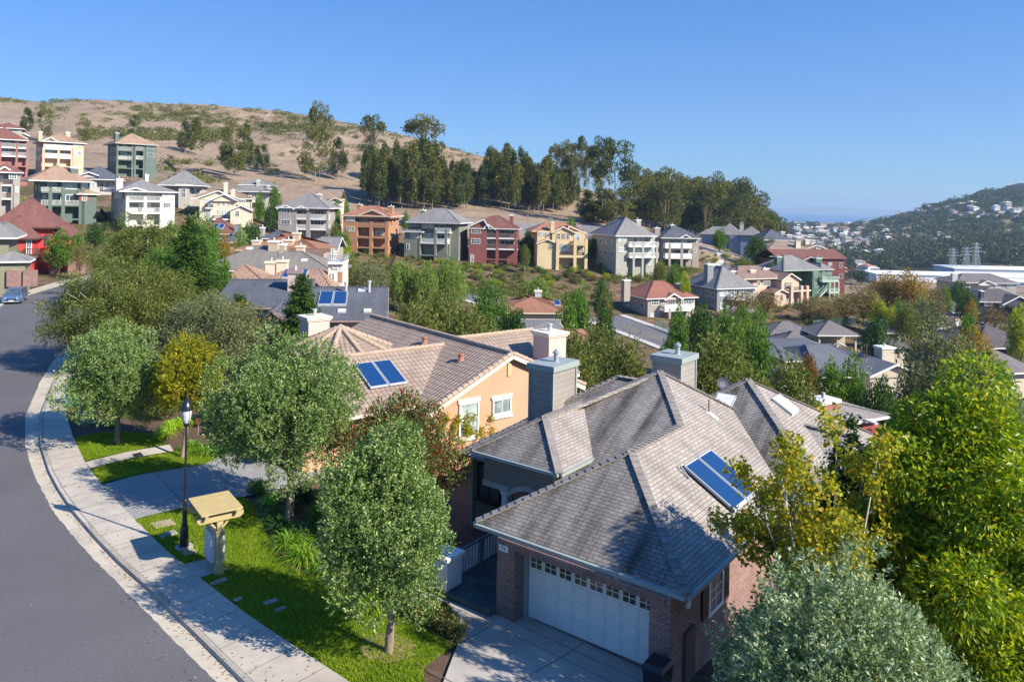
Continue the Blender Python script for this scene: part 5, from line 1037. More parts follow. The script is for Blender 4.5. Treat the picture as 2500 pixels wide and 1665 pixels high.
    v = Villa('terracotta tile roof half hidden by bushes right of the pink chimney', cz, 2110, 260, 92, 6, CRM, RC, CREAM, GROUP_R); gable_x(v, 2080, 2360, 300, 212, 0, 5, hipr=2, hipl=2); v.end()
    v = Villa('small dark shingle roof with red brick chimney behind the grey main roof', crop(1700, 850, 3.4846), 900, 640, 56, 28, siding('rust_red_siding', (.34, .09, .07), .2), SH, WHITE, GROUP_R)
    gable_x(v, 900, 1620, 700, 500, 0, 5.5, hipr=3); on_roof(v, 1425, 615, 1505, 655, 'skylight', ALU, SKY_W, .02); v.chim(1072, 1218, 485, 600, 2.5, D=1.5, mat=brick('red_brick', (.40, .10, .08), (.32, .08, .07), (.35, .25, .2)), cap=SKY_W); v.end()
def left_houses():
    v = Villa('bright red two storey house with maroon roof and small balcony, left side of the street', cB, 160, 690, 122, 22, TRED, RR, plain('dark_trim', (.10, .06, .05), .7), 'houses along the far side of the near street')
    v.body(165, 555, 235, 1.5, 9, zb=-2); v.hip(-60, 560, 235, 4.6, 1.5, 10, ov=.9); v.body(-60, 365, 360, -2, 6, zb=-2); v.hip(-60, 360, 355, 3.4, -2, 8, ov=.7); v.body(560, 760, 335, 3, 7, zb=-2); v.hip(550, 765, 330, 2.0, 3, 7, ov=.5)
    v.arch([(475, 310, 530, 430)], 1.5); v.T = None; t = v.trim; v.trim = WHITE; v.wins([(280, 375, 340, 535, 2, 2)], -2.02); v.trim = t; v.deck(250, 405, 540, -3.3, 1.4, rail=1.05); m = MB()
    for x in (560, 760, 840):
        a, z = v.q(x, 585, -1); _, z0 = v.q(x, 690, -1); m.box(a - .5, a + .9, -1, -.2, z0 - 1, z)
    m.build('brick_pier', brick('rose_brick', (.30, .155, .125), (.20, .095, .085), (.30, .27, .25)), v.H); v.end()
    v = Villa('olive grey house with grey roof and brick garage piers at the left edge', cB, -40, 800, 100, 26, siding('olive_siding', (.26, .25, .17), .22), RG, WHITE, 'houses along the far side of the near street')
    v.body(-150, 95, 350, 0, 8, zb=-2); v.hip(-150, 100, 345, 1.8, 0, 8, ov=.9); v.body(-90, 270, 600, -2.5, 5, zb=-2); v.hip(-90, 280, 600, 1.1, -2.5, 4, ov=.5); m = MB()
    for x in (70, 245):
        a, z = v.q(x, 700, -2.9); _, z0 = v.q(x, 790, -2.9); m.box(a, a + 1.6, -2.9, -2.2, z0 - 1, z)
    m.build('brick_pier', brick('rose_brick', (.30, .155, .125), (.20, .095, .085), (.30, .27, .25)), v.H); a, z1 = v.q(125, 690, -2.55); b, _ = v.q(235, 690, -2.55); _, z0 = v.q(125, 780, -2.55); m = MB(); m.box(a, b, -2.56, -2.503, z0 - .5, z1); m.build('garage_door', plain('olive_door', (.30, .31, .26), .6), v.H); v.wins([(20, 530, 50, 610, 1, 2)], -.02); v.end()
    v = Villa('taupe three storey house with brown rails at the left edge, above the red roofs', cA, -40, 1330, 160, 34, siding('taupe_siding', (.36, .33, .30), .3), RR, WHITE)
    v.body(-60, 140, 960, 1.8, 8); v.body(140, 215, 960, 0, 10); v.hip(-60, 215, 955, 2.0, 0, 11, ov=.6); v.gable(-60, 160, 960, 900, .5, 6); v.deck(-60, 138, 1090, rail=1.1, railm=plain('brown_rail', (.20, .15, .13), .7)); v.deck(-60, 138, 1235, rail=1.1, railm=plain('brown_rail', (.20, .15, .13), .7)); v.posts((5, 135), 1090, 1330, 0, .5); v.wins([(95, 975, 180, 1035, 3, 2), (165, 1115, 185, 1180, 1, 1)], -.02); v.wins([(0, 975, 40, 1035, 2, 1), (0, 1120, 85, 1180, 2, 1)], 1.8); v.end()
cM = crop(1850, 650, 2.0708)
def condos():
    RD = shingle('dark_plum_shingle', (.125, .112, .118), .2, .5, .2, .1); RM = shingle('grey_plum_shingle', (.20, .18, .18), .2, .5, .2, .1); CW = siding('cream_siding', (.62, .54, .42), .2); DKB = siding('dark_blue_siding', (.06, .065, .10), .25); GP = 'low condominium buildings on the valley floor'
    def pav(label, xa, xb, ye, rise, Y, yaw=3, D=9, wall=CW, roof=RM, h=2.6, open_=False, wins=(), name='house'):
        v = Villa(label, cM, xa, ye, Y, yaw, wall, roof, WHITE, GP, name); a = v.q(xa, ye, 0)[0]; b = v.q(xb, ye, 0)[0]
        if open_:
            v.W.box(a + .4, b - .4, D * .55, D - .4, -h - 4, -.05)
            for t in np.linspace(a + .5, b - .5, max(3, int((b - a) / 4) + 1)): MB().box(t - .18, t + .18, .3, .66, -h - 3, -.1).build('column', wall, v.H)
        else: v.W.box(a + .5, b - .5, .6, D - .5, -h - 4, -.05)
        v.hip(xa, xb, ye, rise, 0, D, ov=.3); v.wins(wins, .55); v.end(); return v
    pav('pale carport with grey hip roof, behind a bare little tree', 62, 320, 347, 2.3, 165, 2, 10, open_=True, wall=CW)
    pav('lower cream carport with grey hip roof and open bays, next to the bare tree', 110, 325, 405, 2.2, 146, 2, 9, open_=True, wall=CW); pav('garage block with grey hip roof and thick posts beside the blue grey roof', 305, 512, 347, 2.4, 160, 4, 9, open_=True)
    v = Villa('cream house with wide blue grey roof and square cream chimney on the valley floor', cM, 150, 480, 112, 12, CW, shingle('cool_grey_shingle', (.16, .17, .195), .17, .4, .2, .08), WHITE, GP)
    gable_x(v, 150, 560, 478, 392, 0, 9, hipl=4, hipr=3); on_roof(v, 405, 392, 428, 405, 'skylight', ALU, SKY_W, .02); on_roof(v, 335, 453, 362, 466, 'skylight', ALU, SKY_W, .02); gable_x(v, 330, 620, 560, 390, -6, 9.5, hipr=2, hipl=4)
    v.gable(570, 800, 545, 490, -7, 12, ov=.6, xm=690); v.body(572, 798, 545, -6.8, 10, zb=-9); v.wins([(620, 560, 655, 590, 2, 1), (710, 550, 733, 590, 1, 2)], -6.83); v.chim(630, 690, 420, 475, -3, D=1.8, mat=CW); v.end()
    pav('small dark hip roof with white porch gable next to the cream chimney', 608, 765, 408, 1.8, 140, 6, 7, roof=RD); pav('carport with grey hip roof sheltering a blue car', 652, 815, 335, 2.6, 172, 4, 10, open_=True); pav('small grey hip roof behind the blue car carport', 815, 962, 310, 1.9, 190, 4, 9, open_=True)
    pav('cream garage block with dark hip roof beside the pale parking court', 902, 1015, 252, 2.0, 205, 4, 8); pav('long carport with dark hip roof at the back of the parking court', 925, 1112, 232, 2.8, 218, 4, 10, roof=RD, open_=True)
    pav('small white trimmed garage roof half hidden behind a round green tree', 880, 1010, 150, 1.6, 255, 4, 8, roof=RD)
    v = pav('white apartment house with plum grey roof and porch gable, far side of the condos', 1010, 1320, 82, 2.9, 285, 3, 14, wall=WHT, h=5.5, wins=[(1040, 95, 1070, 115, 2, 2), (1120, 92, 1140, 110, 2, 2), (1200, 92, 1230, 110, 3, 2), (1260, 92, 1290, 110, 3, 2)]); v.gable(1120, 1200, 90, 72, -1.5, 6); v.chim(985, 1012, 40, 75, 2, mat=GREYT); v.end()
    v = pav('dark blue two storey apartment house with plum roof on the right', 1122, 1400, 178, 3.2, 238, 2, 14, wall=DKB, roof=RD, h=7, wins=[(1145, 185, 1185, 200, 3, 2), (1225, 188, 1250, 208, 2, 2), (1270, 190, 1300, 208, 3, 2), (1325, 186, 1360, 204, 3, 2)]); v.chim(1128, 1145, 128, 170, 2, mat=DKB); v.gable(1240, 1400, 190, 150, -2, 8, mat=RD); v.end()
    pav('big dark plum roofed building cut by the right edge of the photo', 1120, 1440, 412, 3.6, 150, 8, 16, wall=DKB, roof=RD, h=6); pav('grey plum hip roof of a house just behind the bright green tree', 1140, 1420, 545, 3.4, 112, 16, 14, roof=RM); pav('low plum roof with white gutter between the parking court and the big dark roof', 1160, 1300, 360, 1.8, 172, 8, 9, roof=RM)
slate_house(); roofs(); left_houses(); condos()

# ------------------------------------------------------------------ valley streets, retaining wall, parking court
VASPH = asphalt('worn_asphalt', (.13, .13, .135)); PALE = concrete('pale_concrete', (.50, .49, .46))
def road_px(name, pts, w, mat, off=.15, step=6):
    P = [hit(*p) for p in pts]; P = [np.array((p.x, p.y)) for p in P]; L, Rr = [], []
    for i, p in enumerate(P):
        d = P[min(i + 1, len(P) - 1)] - P[max(i - 1, 0)]; d = d / np.hypot(*d); n = np.array((-d[1], d[0])); L.append(p + n * w / 2); Rr.append(p - n * w / 2)
    drape(name, strip(L, Rr), mat, off, step); return L, Rr
def street(pts, w, walks=(1, 1)):
    L, Rr = road_px('street', pts, w, VASPH, .12)
    for e, f, s_ in ((L, walks[0], 1), (Rr, walks[1], -1)):
        if f:
            E2 = []
            for i, p in enumerate(e):
                d = e[min(i + 1, len(e) - 1)] - e[max(i - 1, 0)]; d = d / np.hypot(*d); E2.append(p + np.array((-d[1], d[0])) * 1.8 * s_)
            drape('pavement', strip(e, E2), PALE, .24, 6, thick=.3)
    return L, Rr
S1 = street([(1700, 862), (1640, 838), (1580, 815), (1520, 793), (1470, 775)], 9.5)
lines_on('centre_line', [(tuple(hit(1660, 848).xy), tuple(hit(1520, 797).xy))], .22, .17, plain('yellow_paint', (.45, .30, .05), .8))
street([(1262, 757), (1195, 737), (1135, 722)], 8, (1, 0))
street([(1705, 605), (1745, 613), (1790, 628), (1800, 650), (1780, 668)], 8, (1, 1))
def court():
    P = [hit(*p) for p in ((2290, 815), (2480, 800), (2440, 770), (2330, 760), (2260, 785))]; drape('parking_court', [(p.x, p.y) for p in P], concrete('pale_court', (.55, .53, .50)), .15, 6)
court()
def retaining():
    a = at_y(985, 540, 262); pts = [at_y(x, y, Y) for x, y, Y in ((985, 548, 262), (1120, 553, 258), (1300, 560, 254), (1420, 565, 252), (1490, 570, 250))]; T = thing('retaining_wall', 'long pale grey concrete retaining wall along the upper street', 'wall', pts[0]); m = MB()
    for p, q in zip(pts, pts[1:]):
        p_ = p - pts[0]; q_ = q - pts[0]; m.hexa([(p_.x, p_.y, p_.z - 6), (q_.x, q_.y, q_.z - 6), (q_.x, q_.y + .4, q_.z - 6), (p_.x, p_.y + .4, p_.z - 6)], [(p_.x, p_.y, p_.z + 2.1), (q_.x, q_.y, q_.z + 1.9), (q_.x, q_.y + .4, q_.z + 1.9), (p_.x, p_.y + .4, p_.z + 2.1)])
    m.build('wall_face', concrete('grey_wall_concrete', (.47, .46, .45)), T)
retaining()
# ------------------------------------------------------------------ street lamp
def lamp(loc, label, h=5.7, sc_=1.0):
    L = thing('street_lamp', label, 'street lamp', loc, R(37), 'black street lamps'); L.scale = (sc_ * .74, sc_ * .74, sc_)
    b = MB(); b.lathe([(.42, .02), (.42, .1), (.0, .1)], n=24); b.build('footing', concrete('lamp_concrete', (.45, .43, .40)), L)
    b = MB(); b.lathe([(.24, .1), (.22, .16), (.20, .75), (.17, .8), (.15, .95), (.12, 1.0), (.105, 1.75), (.12, 1.8), (.075, 1.86)], n=12); b.box(-.09, .09, -.24, -.17, .15, .5); b.build('base', BLACK, L)
    b = MB(); b.tube([(0, 0, 1.84), (0, 0, 4.55)], [.062, .05], 10); b.build('pole', BLACK, L)
    b = MB(); b.lathe([(.05, 4.55), (.13, 4.6), (.16, 4.66), (.16, 4.70), (.12, 4.72)], n=14); b.build('collar', BLACK, L)
    b = MB(); b.lathe([(.13, 4.72), (.2, 4.85), (.245, 5.05), (.25, 5.22)], n=16); b.build('lantern_glass', plain('frosted_glass', (.52, .54, .60), .15, .05, 2, .6), L)
    for k in range(4):
        a = k * math.pi / 2 + .4; b = MB(); b.tube([(.14 * math.cos(a), .14 * math.sin(a), 4.7), (.215 * math.cos(a), .215 * math.sin(a), 4.86), (.265 * math.cos(a), .265 * math.sin(a), 5.22)], .012, 5); b.build('lantern_rib', BLACK, L)
    b = MB(); b.lathe([(.29, 5.20), (.30, 5.25), (.27, 5.36), (.20, 5.48), (.12, 5.55), (.05, 5.60), (.045, 5.66), (.07, 5.70), (.02, 5.76), (.012, 5.92)], n=18); b.build('lantern_cap', BLACK, L)
    return L
lamp((-12.06, 28.43, .05), 'tall black street lamp with glass lantern on the lawn beside the mailbox shelter')
lamp((-71.05, 108.64, .1), 'black street lamp in front of the bright red house')
for px, py, lab in ((1198, 716, 'black street lamp standing by the valley street below the barn red house'), (1004, 560, 'street lamp at the upper street between the terracotta and sage houses'), (1288, 562, 'street lamp at the upper street just right of the barn red house'), (1770, 648, 'black street lamp on the inner kerb of the bend below the slate blue house'), (1762, 610, 'black street lamp on the grass in front of the slate blue house'), (1784, 668, 'street lamp at the foot of the bend, beside the grey roof with solar panels'), (313, 590, 'small street lamp on the red earth bank below the white house')):
    p = hit(px, py); lamp((p.x, p.y, p.z), lab)

# ------------------------------------------------------------------ mailbox shelter
def kiosk():
    WD = plain('ochre_painted_timber', (.43, .345, .17), .6, .1, 3); BX = plain('mailbox_grey', (.55, .56, .60), .45, .04)
    base = Vector((-10.4, 27.05, -.02)); K = thing('mailbox_shelter', 'ochre timber mailbox shelter with slatted roof standing on the front lawn', 'mailbox shelter', base, R(36))
    # local x: along the sidewalk (towards the camera right), y: away from the street
    K.scale = (.70, .78, .97)
    K2 = []
    for y in (-.78, .62):
        p = MB(); p.box(-.14, .14, y - .14, y + .14, .08, 2.35); po = p.build('post', WD, K); f = MB(); f.box(-.2, .2, y - .2, y + .2, .085, .34); f.box(-.17, .17, y - .17, y + .17, .342, .40); f.build('plinth', WD, po)
    for y in (-.78, .62):
        for dx in (-.19, .19):
            b = MB(); b.extr([(-1.12, y - .035 + (.17 if dx > 0 else -.17) , 2.15), (-.95, y - .035 + (.17 if dx > 0 else -.17), 2.05), (.95, y - .035 + (.17 if dx > 0 else -.17), 2.05), (1.12, y - .035 + (.17 if dx > 0 else -.17), 2.15), (1.12, y - .035 + (.17 if dx > 0 else -.17), 2.27), (-1.12, y - .035 + (.17 if dx > 0 else -.17), 2.27)], (0, .07, 0)); b.build('roof_beam', WD, K)
        for sx in (-1, 1):
            b = MB(); b.beam((sx * .13, y, 1.72), (sx * .52, y, 2.06), .08, .09, (0, 1, 0)); b.build('brace', WD, K)
    for x in (-.78, -.70, .70, .78):
        b = MB(); b.box(x - .03, x + .03, -1.25, 1.1, 2.272, 2.40); b.build('rafter', WD, K)
    for k in range(17):
        b = MB(); y = -1.25 + k * .142; b.box(-1.0, 1.0, y, y + .072, 2.402, 2.47); b.build('roof_slat', WD, K)
    r = MB(); r.box(-.21, -.142, -1.05, .9, 1.5, 1.68); r.build('mailbox_rail', WD, K); r = MB(); r.box(.142, .21, -1.05, .9, 1.5, 1.68); r.build('mailbox_rail', WD, K); r = MB(); r.box(-.12, .12, -.64, .48, .30, .42); r.build('mailbox_rail', WD, K)
    for sx in (-1, 1):
        m = MB(); m.box(sx * .145, sx * .34, -.60, .46, .45, 1.49); mo = m.build('mailbox_unit', BX, K)
        d = MB(); y = -.575; X0 = sx * .342; X1 = sx * .35
        for i in range(2):
            for j in range(8): d.box(X0, X1, -.58 + i * .53, -.58 + i * .53 + .50, .47 + j * .127, .47 + j * .127 + .115)
        d.build('mailbox_door', plain('mailbox_door_grey', (.50, .52, .57), .4, .05), mo)
    m = MB(); m.box(-.37, -.345, -.5, -.25, 1.30, 1.36); m.build('handle', WHITE, K)
    return K
kiosk()
PAD = [Z4(446, 1385, 0), Z4(487, 1418, 0), Z4(556, 1396, 0), Z4(517, 1366, 0)]
drape('concrete_pad', PAD, concrete('pad_concrete', (.46, .43, .39)), .12, 1)
def slab_thing(name, label, cat, pts, z, mat, th=.06, group=None, inner=None):
    P = [at_z(x, y, z) for x, y in pts]; c = sum(P, Vector()) / len(P); m = MB(); m.prism([(p.x - c.x, p.y - c.y) for p in P], -.1, th)
    T = thing(name, label, cat, (c.x, c.y, gz(c.x, c.y) + .06), 0, group); o = m.build('lid', mat, T)
    if inner:
        m = MB(); m.prism([((p.x - c.x) * .78, (p.y - c.y) * .7) for p in P], th + .002, th + .012); m.build('cover', inner, o)
CB = concrete('box_concrete', (.48, .46, .43)); CBD = concrete('lid_concrete', (.33, .33, .33))
slab_thing('stepping_slab', 'tan flat slab set in the lawn near the lamp, closest to the neighbour driveway', 'slab', ((364, 1282), (415, 1272), (430, 1283), (380, 1294)), 0, plain('tan_slab', (.42, .33, .24), .9))
slab_thing('meter_box', 'pale rimmed water meter box in the lawn, left of the lamp base', 'meter box', ((385, 1312), (425, 1299), (434, 1307), (395, 1320)), 0, CB, inner=CBD)
slab_thing('meter_box', 'tan meter lid in the grass between lamp and mailbox shelter', 'meter box', ((440, 1352), (470, 1343), (480, 1352), (450, 1364)), 0, plain('tan_slab', (.42, .33, .24), .9))
slab_thing('meter_box', 'grey meter box in the lawn right below the mailbox shelter', 'meter box', ((512, 1429), (548, 1416), (556, 1422), (520, 1436)), 0, CB, inner=CBD)
slab_thing('meter_box', 'small meter box in shaded lawn close to the sidewalk, below the rimmed one', 'meter box', ((568, 1475), (585, 1467), (592, 1471), (575, 1480)), -.05, CB)
slab_thing('meter_box', 'meter box in the shaded lawn, upper of the two lids left of the street tree', 'meter box', ((640, 1490), (672, 1480), (680, 1486), (648, 1497)), -.2, CB, inner=CBD)
slab_thing('meter_box', 'meter box in the shaded lawn, lower of the two lids left of the street tree', 'meter box', ((668, 1508), (692, 1500), (698, 1505), (674, 1514)), -.2, CB, inner=CBD)
slab_thing('drain_grate', 'dark square grate at the step of the garden path', 'drain grate', ((321, 1112), (343, 1107), (351, 1116), (331, 1121)), -.1, plain('dark_grate', (.03, .03, .035), .6), .07)
def box_thing(name, label, cat, loc, rz, dims, mat, cap=None):
    T = thing(name, label, cat, loc, rz); w, d, h = dims; m = MB(); m.hexa([(-w / 2, -d / 2, 0), (w / 2, -d / 2, 0), (w / 2, d / 2, 0), (-w / 2, d / 2, 0)], [(-w / 2 * .97, -d / 2 * .97, h * .94), (w / 2 * .97, -d / 2 * .97, h * .94), (w / 2 * .97, d / 2 * .97, h * .94), (-w / 2 * .97, d / 2 * .97, h * .94)]); b = m.build('cabinet_body', mat, T)
    m = MB(); m.hexa([(-w / 2 * 1.03, -d / 2 * 1.03, h * .942), (w / 2 * 1.03, -d / 2 * 1.03, h * .942), (w / 2 * 1.03, d / 2 * 1.03, h * .942), (-w / 2 * 1.03, d / 2 * 1.03, h * .942)], [(-w / 2 * .8, -d / 2 * .8, h), (w / 2 * .8, -d / 2 * .8, h), (w / 2 * .8, d / 2 * .8, h), (-w / 2 * .8, d / 2 * .8, h)]); m.build('cabinet_lid', cap or mat, T)
    m = MB(); m.box(-.02, .02, -d / 2 - .02, -d / 2 + .01, h * .1, h * .85); m.box(w * .12, w * .2, -d / 2 - .04, -d / 2 + .01, h * .5, h * .58); m.build('door_seam', plain('seam_dark', (.05, .07, .07), .6), b)
p = at_z(213, 1035, -.1); box_thing('utility_cabinet', 'mint green utility cabinet under the round street tree by the kerb', 'utility cabinet', p, R(30), (.75, .6, 1.25), plain('mint_green_paint', (.22, .36, .33), .5))
p = at_z(176, 990, 0); box_thing('utility_cabinet', 'teal utility box at the back of the shaded sidewalk', 'utility cabinet', p, R(30), (.8, .5, 1.3), plain('teal_paint', (.03, .14, .13), .5))
# small shield sign in the planting
p = at_z(484, 1062, -.25); T = thing('yard_sign', 'tiny shield shaped yard sign in front of the white trunk', 'sign', p); m = MB(); m.tube([(0, 0, 0), (0, 0, .7)], .012, 6); m.build('stake', GREYT, T); m = MB(); m.extr([(-.14, -.02, .95), (.14, -.02, .95), (.14, -.02, .72), (0, -.02, .55), (-.14, -.02, .72)], (0, .015, 0)); m.build('shield', plain('rust_shield', (.25, .10, .06), .6), T)
# low path wall block at the end of the garden path
p = hit(315, 605); T = thing('road_sign', 'round red no entry road sign beside the street, left of the tall conifer', 'road sign', p); m = MB(); m.tube([(0, 0, 0), (0, 0, 2.6)], .04, 6); m.build('post', GREYT, T); m = MB(); m.tube([(0, -.06, 2.6), (0, -.03, 2.6)], .42, 18); o = m.build('disc', plain('sign_red', (.50, .03, .03), .4), T); m = MB(); m.box(-.28, .28, -.075, -.062, 2.54, 2.66); m.build('bar', WHITE, o)

# ------------------------------------------------------------------ cars
def car(label, loc, rz, paint, van=False, full=True):
    Cc = thing('parked_car', label, 'car', loc, rz, 'cars parked along the streets'); L, W, Hh = (5.0, 1.95, 1.72) if van else (4.5, 1.8, 1.46)
    # x forward; section outline (x,z)
    prof = [(-L / 2, .45), (-L / 2, .9), (-L / 2 + .12, 1.05), (-L / 2 + .55, Hh - .08), (-L / 2 + 1.0, Hh), (.1, Hh), (.75, Hh - .12), (L / 2 - 1.0, 1.05), (L / 2 - .35, .92), (L / 2 - .05, .70), (L / 2, .5), (L / 2 - .05, .28), (-L / 2 + .05, .28)] if van else [(-L / 2, .45), (-L / 2, .85), (-L / 2 + .15, .98), (-L / 2 + .7, 1.02), (-L / 2 + 1.3, Hh - .04), (-.3, Hh), (.3, Hh - .05), (L / 2 - 1.25, .98), (L / 2 - .3, .85), (L / 2 - .03, .66), (L / 2, .48), (L / 2 - .05, .26), (-L / 2 + .05, .26)]
    m = MB(); n = len(prof); yb = lambda z: W / 2 * (1 if z < 1.0 else 1 - .32 * (z - 1.0) / (Hh - 1.0))
    secs = [[(x, s_ * yb(z) * k, z + (0 if k > .9 else .012)) for x, z in prof] for s_, k in ((-1, 1), (-1, .86), (1, .86), (1, 1))]
    for a, b in zip(secs, secs[1:]):
        for i in range(n): j = (i + 1) % n; m.face([a[i], a[j], b[j], b[i]][::-1])
    m.face(secs[0]); m.face(secs[-1][::-1]); m.build('body', paint, Cc)
    g = MB()
    i0 = 6 if van else 6
    (xa, za), (xb, zb) = prof[i0], prof[i0 + 1]
    for (p0, p1) in (((xa, za), (xb, zb)),):
        nx, nz = (zb - za), -(xb - xa); l = math.hypot(nx, nz); ox, oz = -nx / l * .02, -nz / l * .02
        if oz < 0: ox, oz = -ox, -oz
        k0, k1 = .07, .95; q0 = (p0[0] + (p1[0] - p0[0]) * k0, p0[1] + (p1[1] - p0[1]) * k0); q1 = (p0[0] + (p1[0] - p0[0]) * k1, p0[1] + (p1[1] - p0[1]) * k1)
        g.face([(q0[0] + ox, -yb(q0[1]) * .84, q0[1] + oz + .012), (q1[0] + ox, -yb(q1[1]) * .86, q1[1] + oz + .012), (q1[0] + ox, yb(q1[1]) * .86, q1[1] + oz + .012), (q0[0] + ox, yb(q0[1]) * .84, q0[1] + oz + .012)])
    g.build('windscreen', GLASS, Cc)
    for s_ in (-1, 1):
        g = MB(); z0, z1 = 1.05, Hh - .14
        for x0, x1, x2, x3 in (((-L / 2 + .45, -.95, -.95, -L / 2 + .85), (-.85, .25, .25, -.85), (.33, L / 2 - 1.25, .75, .33)) if van else ((-L / 2 + 1.0, -.55, -.55, -L / 2 + 1.4), (-.48, .85, .45, -.48))):
            g.face([(x0, s_ * (yb(z0) + .01), z0), (x1, s_ * (yb(z0) + .01), z0), (x2, s_ * (yb(z1) + .01), z1), (x3, s_ * (yb(z1) + .01), z1)][:: (1 if s_ < 0 else -1)])
        g.build('side_window', GLASS, Cc)
        h = MB(); h.hexa([(L / 2 - .55, s_ * W * .30, .70), (L / 2 + .0, s_ * W * .28, .62), (L / 2 - .08, s_ * W * .49, .62), (L / 2 - .75, s_ * W * .503, .74)], [(L / 2 - .58, s_ * W * .30, .86), (L / 2 - .10, s_ * W * .28, .78), (L / 2 - .2, s_ * W * .49, .78), (L / 2 - .8, s_ * W * .503, .88)]); h.build('headlight', plain('headlamp', (.7, .72, .75), .1, .05, 2, .8), Cc)
        mi = MB(); mi.box(L / 2 - 1.5, L / 2 - 1.3, s_ * W * .5, s_ * W * .6, .98, 1.12); mi.build('mirror', paint, Cc)
        for x in (-L / 2 + .9, L / 2 - .95):
            w = MB(); w.tube([(x, s_ * (W / 2 - .2), .33), (x, s_ * (W / 2 + .02), .33)], .33, 18); wo = w.build('wheel', plain('tyre_rubber', (.015, .015, .016), .8), Cc); w = MB(); w.tube([(x, s_ * (W / 2 + .021), .33), (x, s_ * (W / 2 + .035), .33)], .2, 14); w.build('rim', ALU, wo)
    g = MB(); g.box(L / 2 - .04, L / 2 + .012, -.55, .55, .50, .64); g.build('grille', BLACK, Cc); g = MB(); g.box(L / 2 - .03, L / 2 + .02, -.24, .24, .36, .47); g.build('licence_plate', WHITE, Cc); g = MB(); g.box(L / 2 - .06, L / 2 + .008, -.85, .85, .27, .33); g.build('bumper_strip', ALU, Cc)
    return Cc
def paint(name, c):
    t = NT(name); t.done(c, .25, .5, .35); t.b.inputs['Coat Weight'].default_value = .6; return t.m
car('blue grey minivan parked along the kerb at the left edge of the road', (-60.9, 93.2, .03), R(-66), paint('steel_blue_paint', (.10, .17, .30)), van=True)
for px, py, rz, c, lab in ((1822, 622, 175, (.03, .06, .25), 'dark blue car parked at the kerb near the slate blue house'), (975, 549, 185, (.02, .04, .12), 'navy car parked on the upper street right of the terracotta house'), (2184, 838, 60, (.05, .25, .50), 'bright blue car under the grey carport roof'), (2362, 780, 10, (.03, .18, .40), 'blue car parked in front of the long dark carport'), (1200, 722, 178, (.01, .02, .02), 'black car on the valley street behind a green bush'), (1948, 855, 5, (.12, .14, .18), 'grey car inside the lower cream carport')):
    p = hit(px, py); car(lab, (p.x, p.y, p.z + .14), R(rz), paint('car_paint_%d' % px, c))
# wheelie bin at the garage corner
def bin_():
    x, y = mw(7.35, -.75); B = thing('rubbish_bin', 'black wheeled rubbish bin at the garage corner, lower edge of the photo', 'rubbish bin', (x, y, gz(x, y) + .12), -PHI); m = MB(); m.hexa([(-.25, -.28, .06), (.25, -.28, .06), (.25, .28, .06), (-.25, .28, .06)], [(-.31, -.36, 1.0), (.31, -.36, 1.0), (.31, .36, 1.0), (-.31, .36, 1.0)]); m.build('bin_body', BLACK, B); m = MB(); m.hexa([(-.33, -.39, 1.003), (.33, -.39, 1.003), (.33, .39, 1.003), (-.33, .39, 1.003)], [(-.28, -.3, 1.12), (.28, -.3, 1.12), (.28, .3, 1.12), (-.28, .3, 1.12)]); m.build('bin_lid', BLACK, B)
    for s_ in (-1, 1): m = MB(); m.tube([(s_ * .27, .25, .12), (s_ * .33, .25, .12)], .12, 12); m.build('wheel', BLACK, B)
bin_()
# fences: black mesh fences running down the slope between the houses, teal mesh fence by the condos
def fence(label, pts, h, mat, name='fence', step=2.6, grp='mesh fences on the slopes'):
    P = [hit(*p) for p in pts]; F = thing(name, label, 'fence', P[0], 0, grp); Q = []
    for a, b in zip(P, P[1:]):
        n = max(1, int((b - a).length / step))
        for k in range(n): q = a + (b - a) * k / n; q.z = gz(q.x, q.y); Q.append(q - P[0])
    Q.append(P[-1] - P[0]); r = MB()
    for q in Q:
        m = MB(); m.tube([q - Vector((0, 0, .4)), q + Vector((0, 0, h))], .05, 5); m.build('post', mat, F)
    for a, b in zip(Q, Q[1:]):
        r.beam(a + Vector((0, 0, h - .05)), b + Vector((0, 0, h - .05)), .06, .07); r.beam(a + Vector((0, 0, .12)), b + Vector((0, 0, .12)), .05, .06); n = int((b - a).length / .22)
        for k in range(n): q = a + (b - a) * (k + .5) / n; r.beam(q + Vector((0, 0, .12)), q + Vector((0, 0, h - .05)), .05, .05)
    r.build('mesh_panel', mat, F)
FBL = plain('fence_black', (.02, .022, .02), .7); FTE = plain('fence_teal', (.10, .22, .20), .7)
fence('black mesh fence running down the slope between the terracotta and sage houses', ((972, 610), (960, 640), (951, 668)), 1.5, FBL); fence('black mesh fence running down the slope between the sage and red houses', ((1116, 622), (1108, 640), (1102, 656)), 1.5, FBL)
fence('black mesh fence down the red earth bank beside the white house', ((245, 520), (275, 555), (310, 585), (335, 602)), 1.6, FBL); fence('short black fence on the dry slope right of the upper green house', ((404, 398), (418, 412), (430, 422)), 1.6, FBL)
fence('teal mesh fence behind the condominium carports', ((1985, 806), (2030, 800), (2090, 796)), 2.2, FTE); fence('teal mesh fence at the road side under the brick red roofed house', ((1600, 800), (1640, 818), (1668, 830)), 1.8, FTE)
fence('teal mesh fence around the play yard behind the slate roofed house', ((955, 742), (980, 757), (1010, 760)), 1.6, FTE)
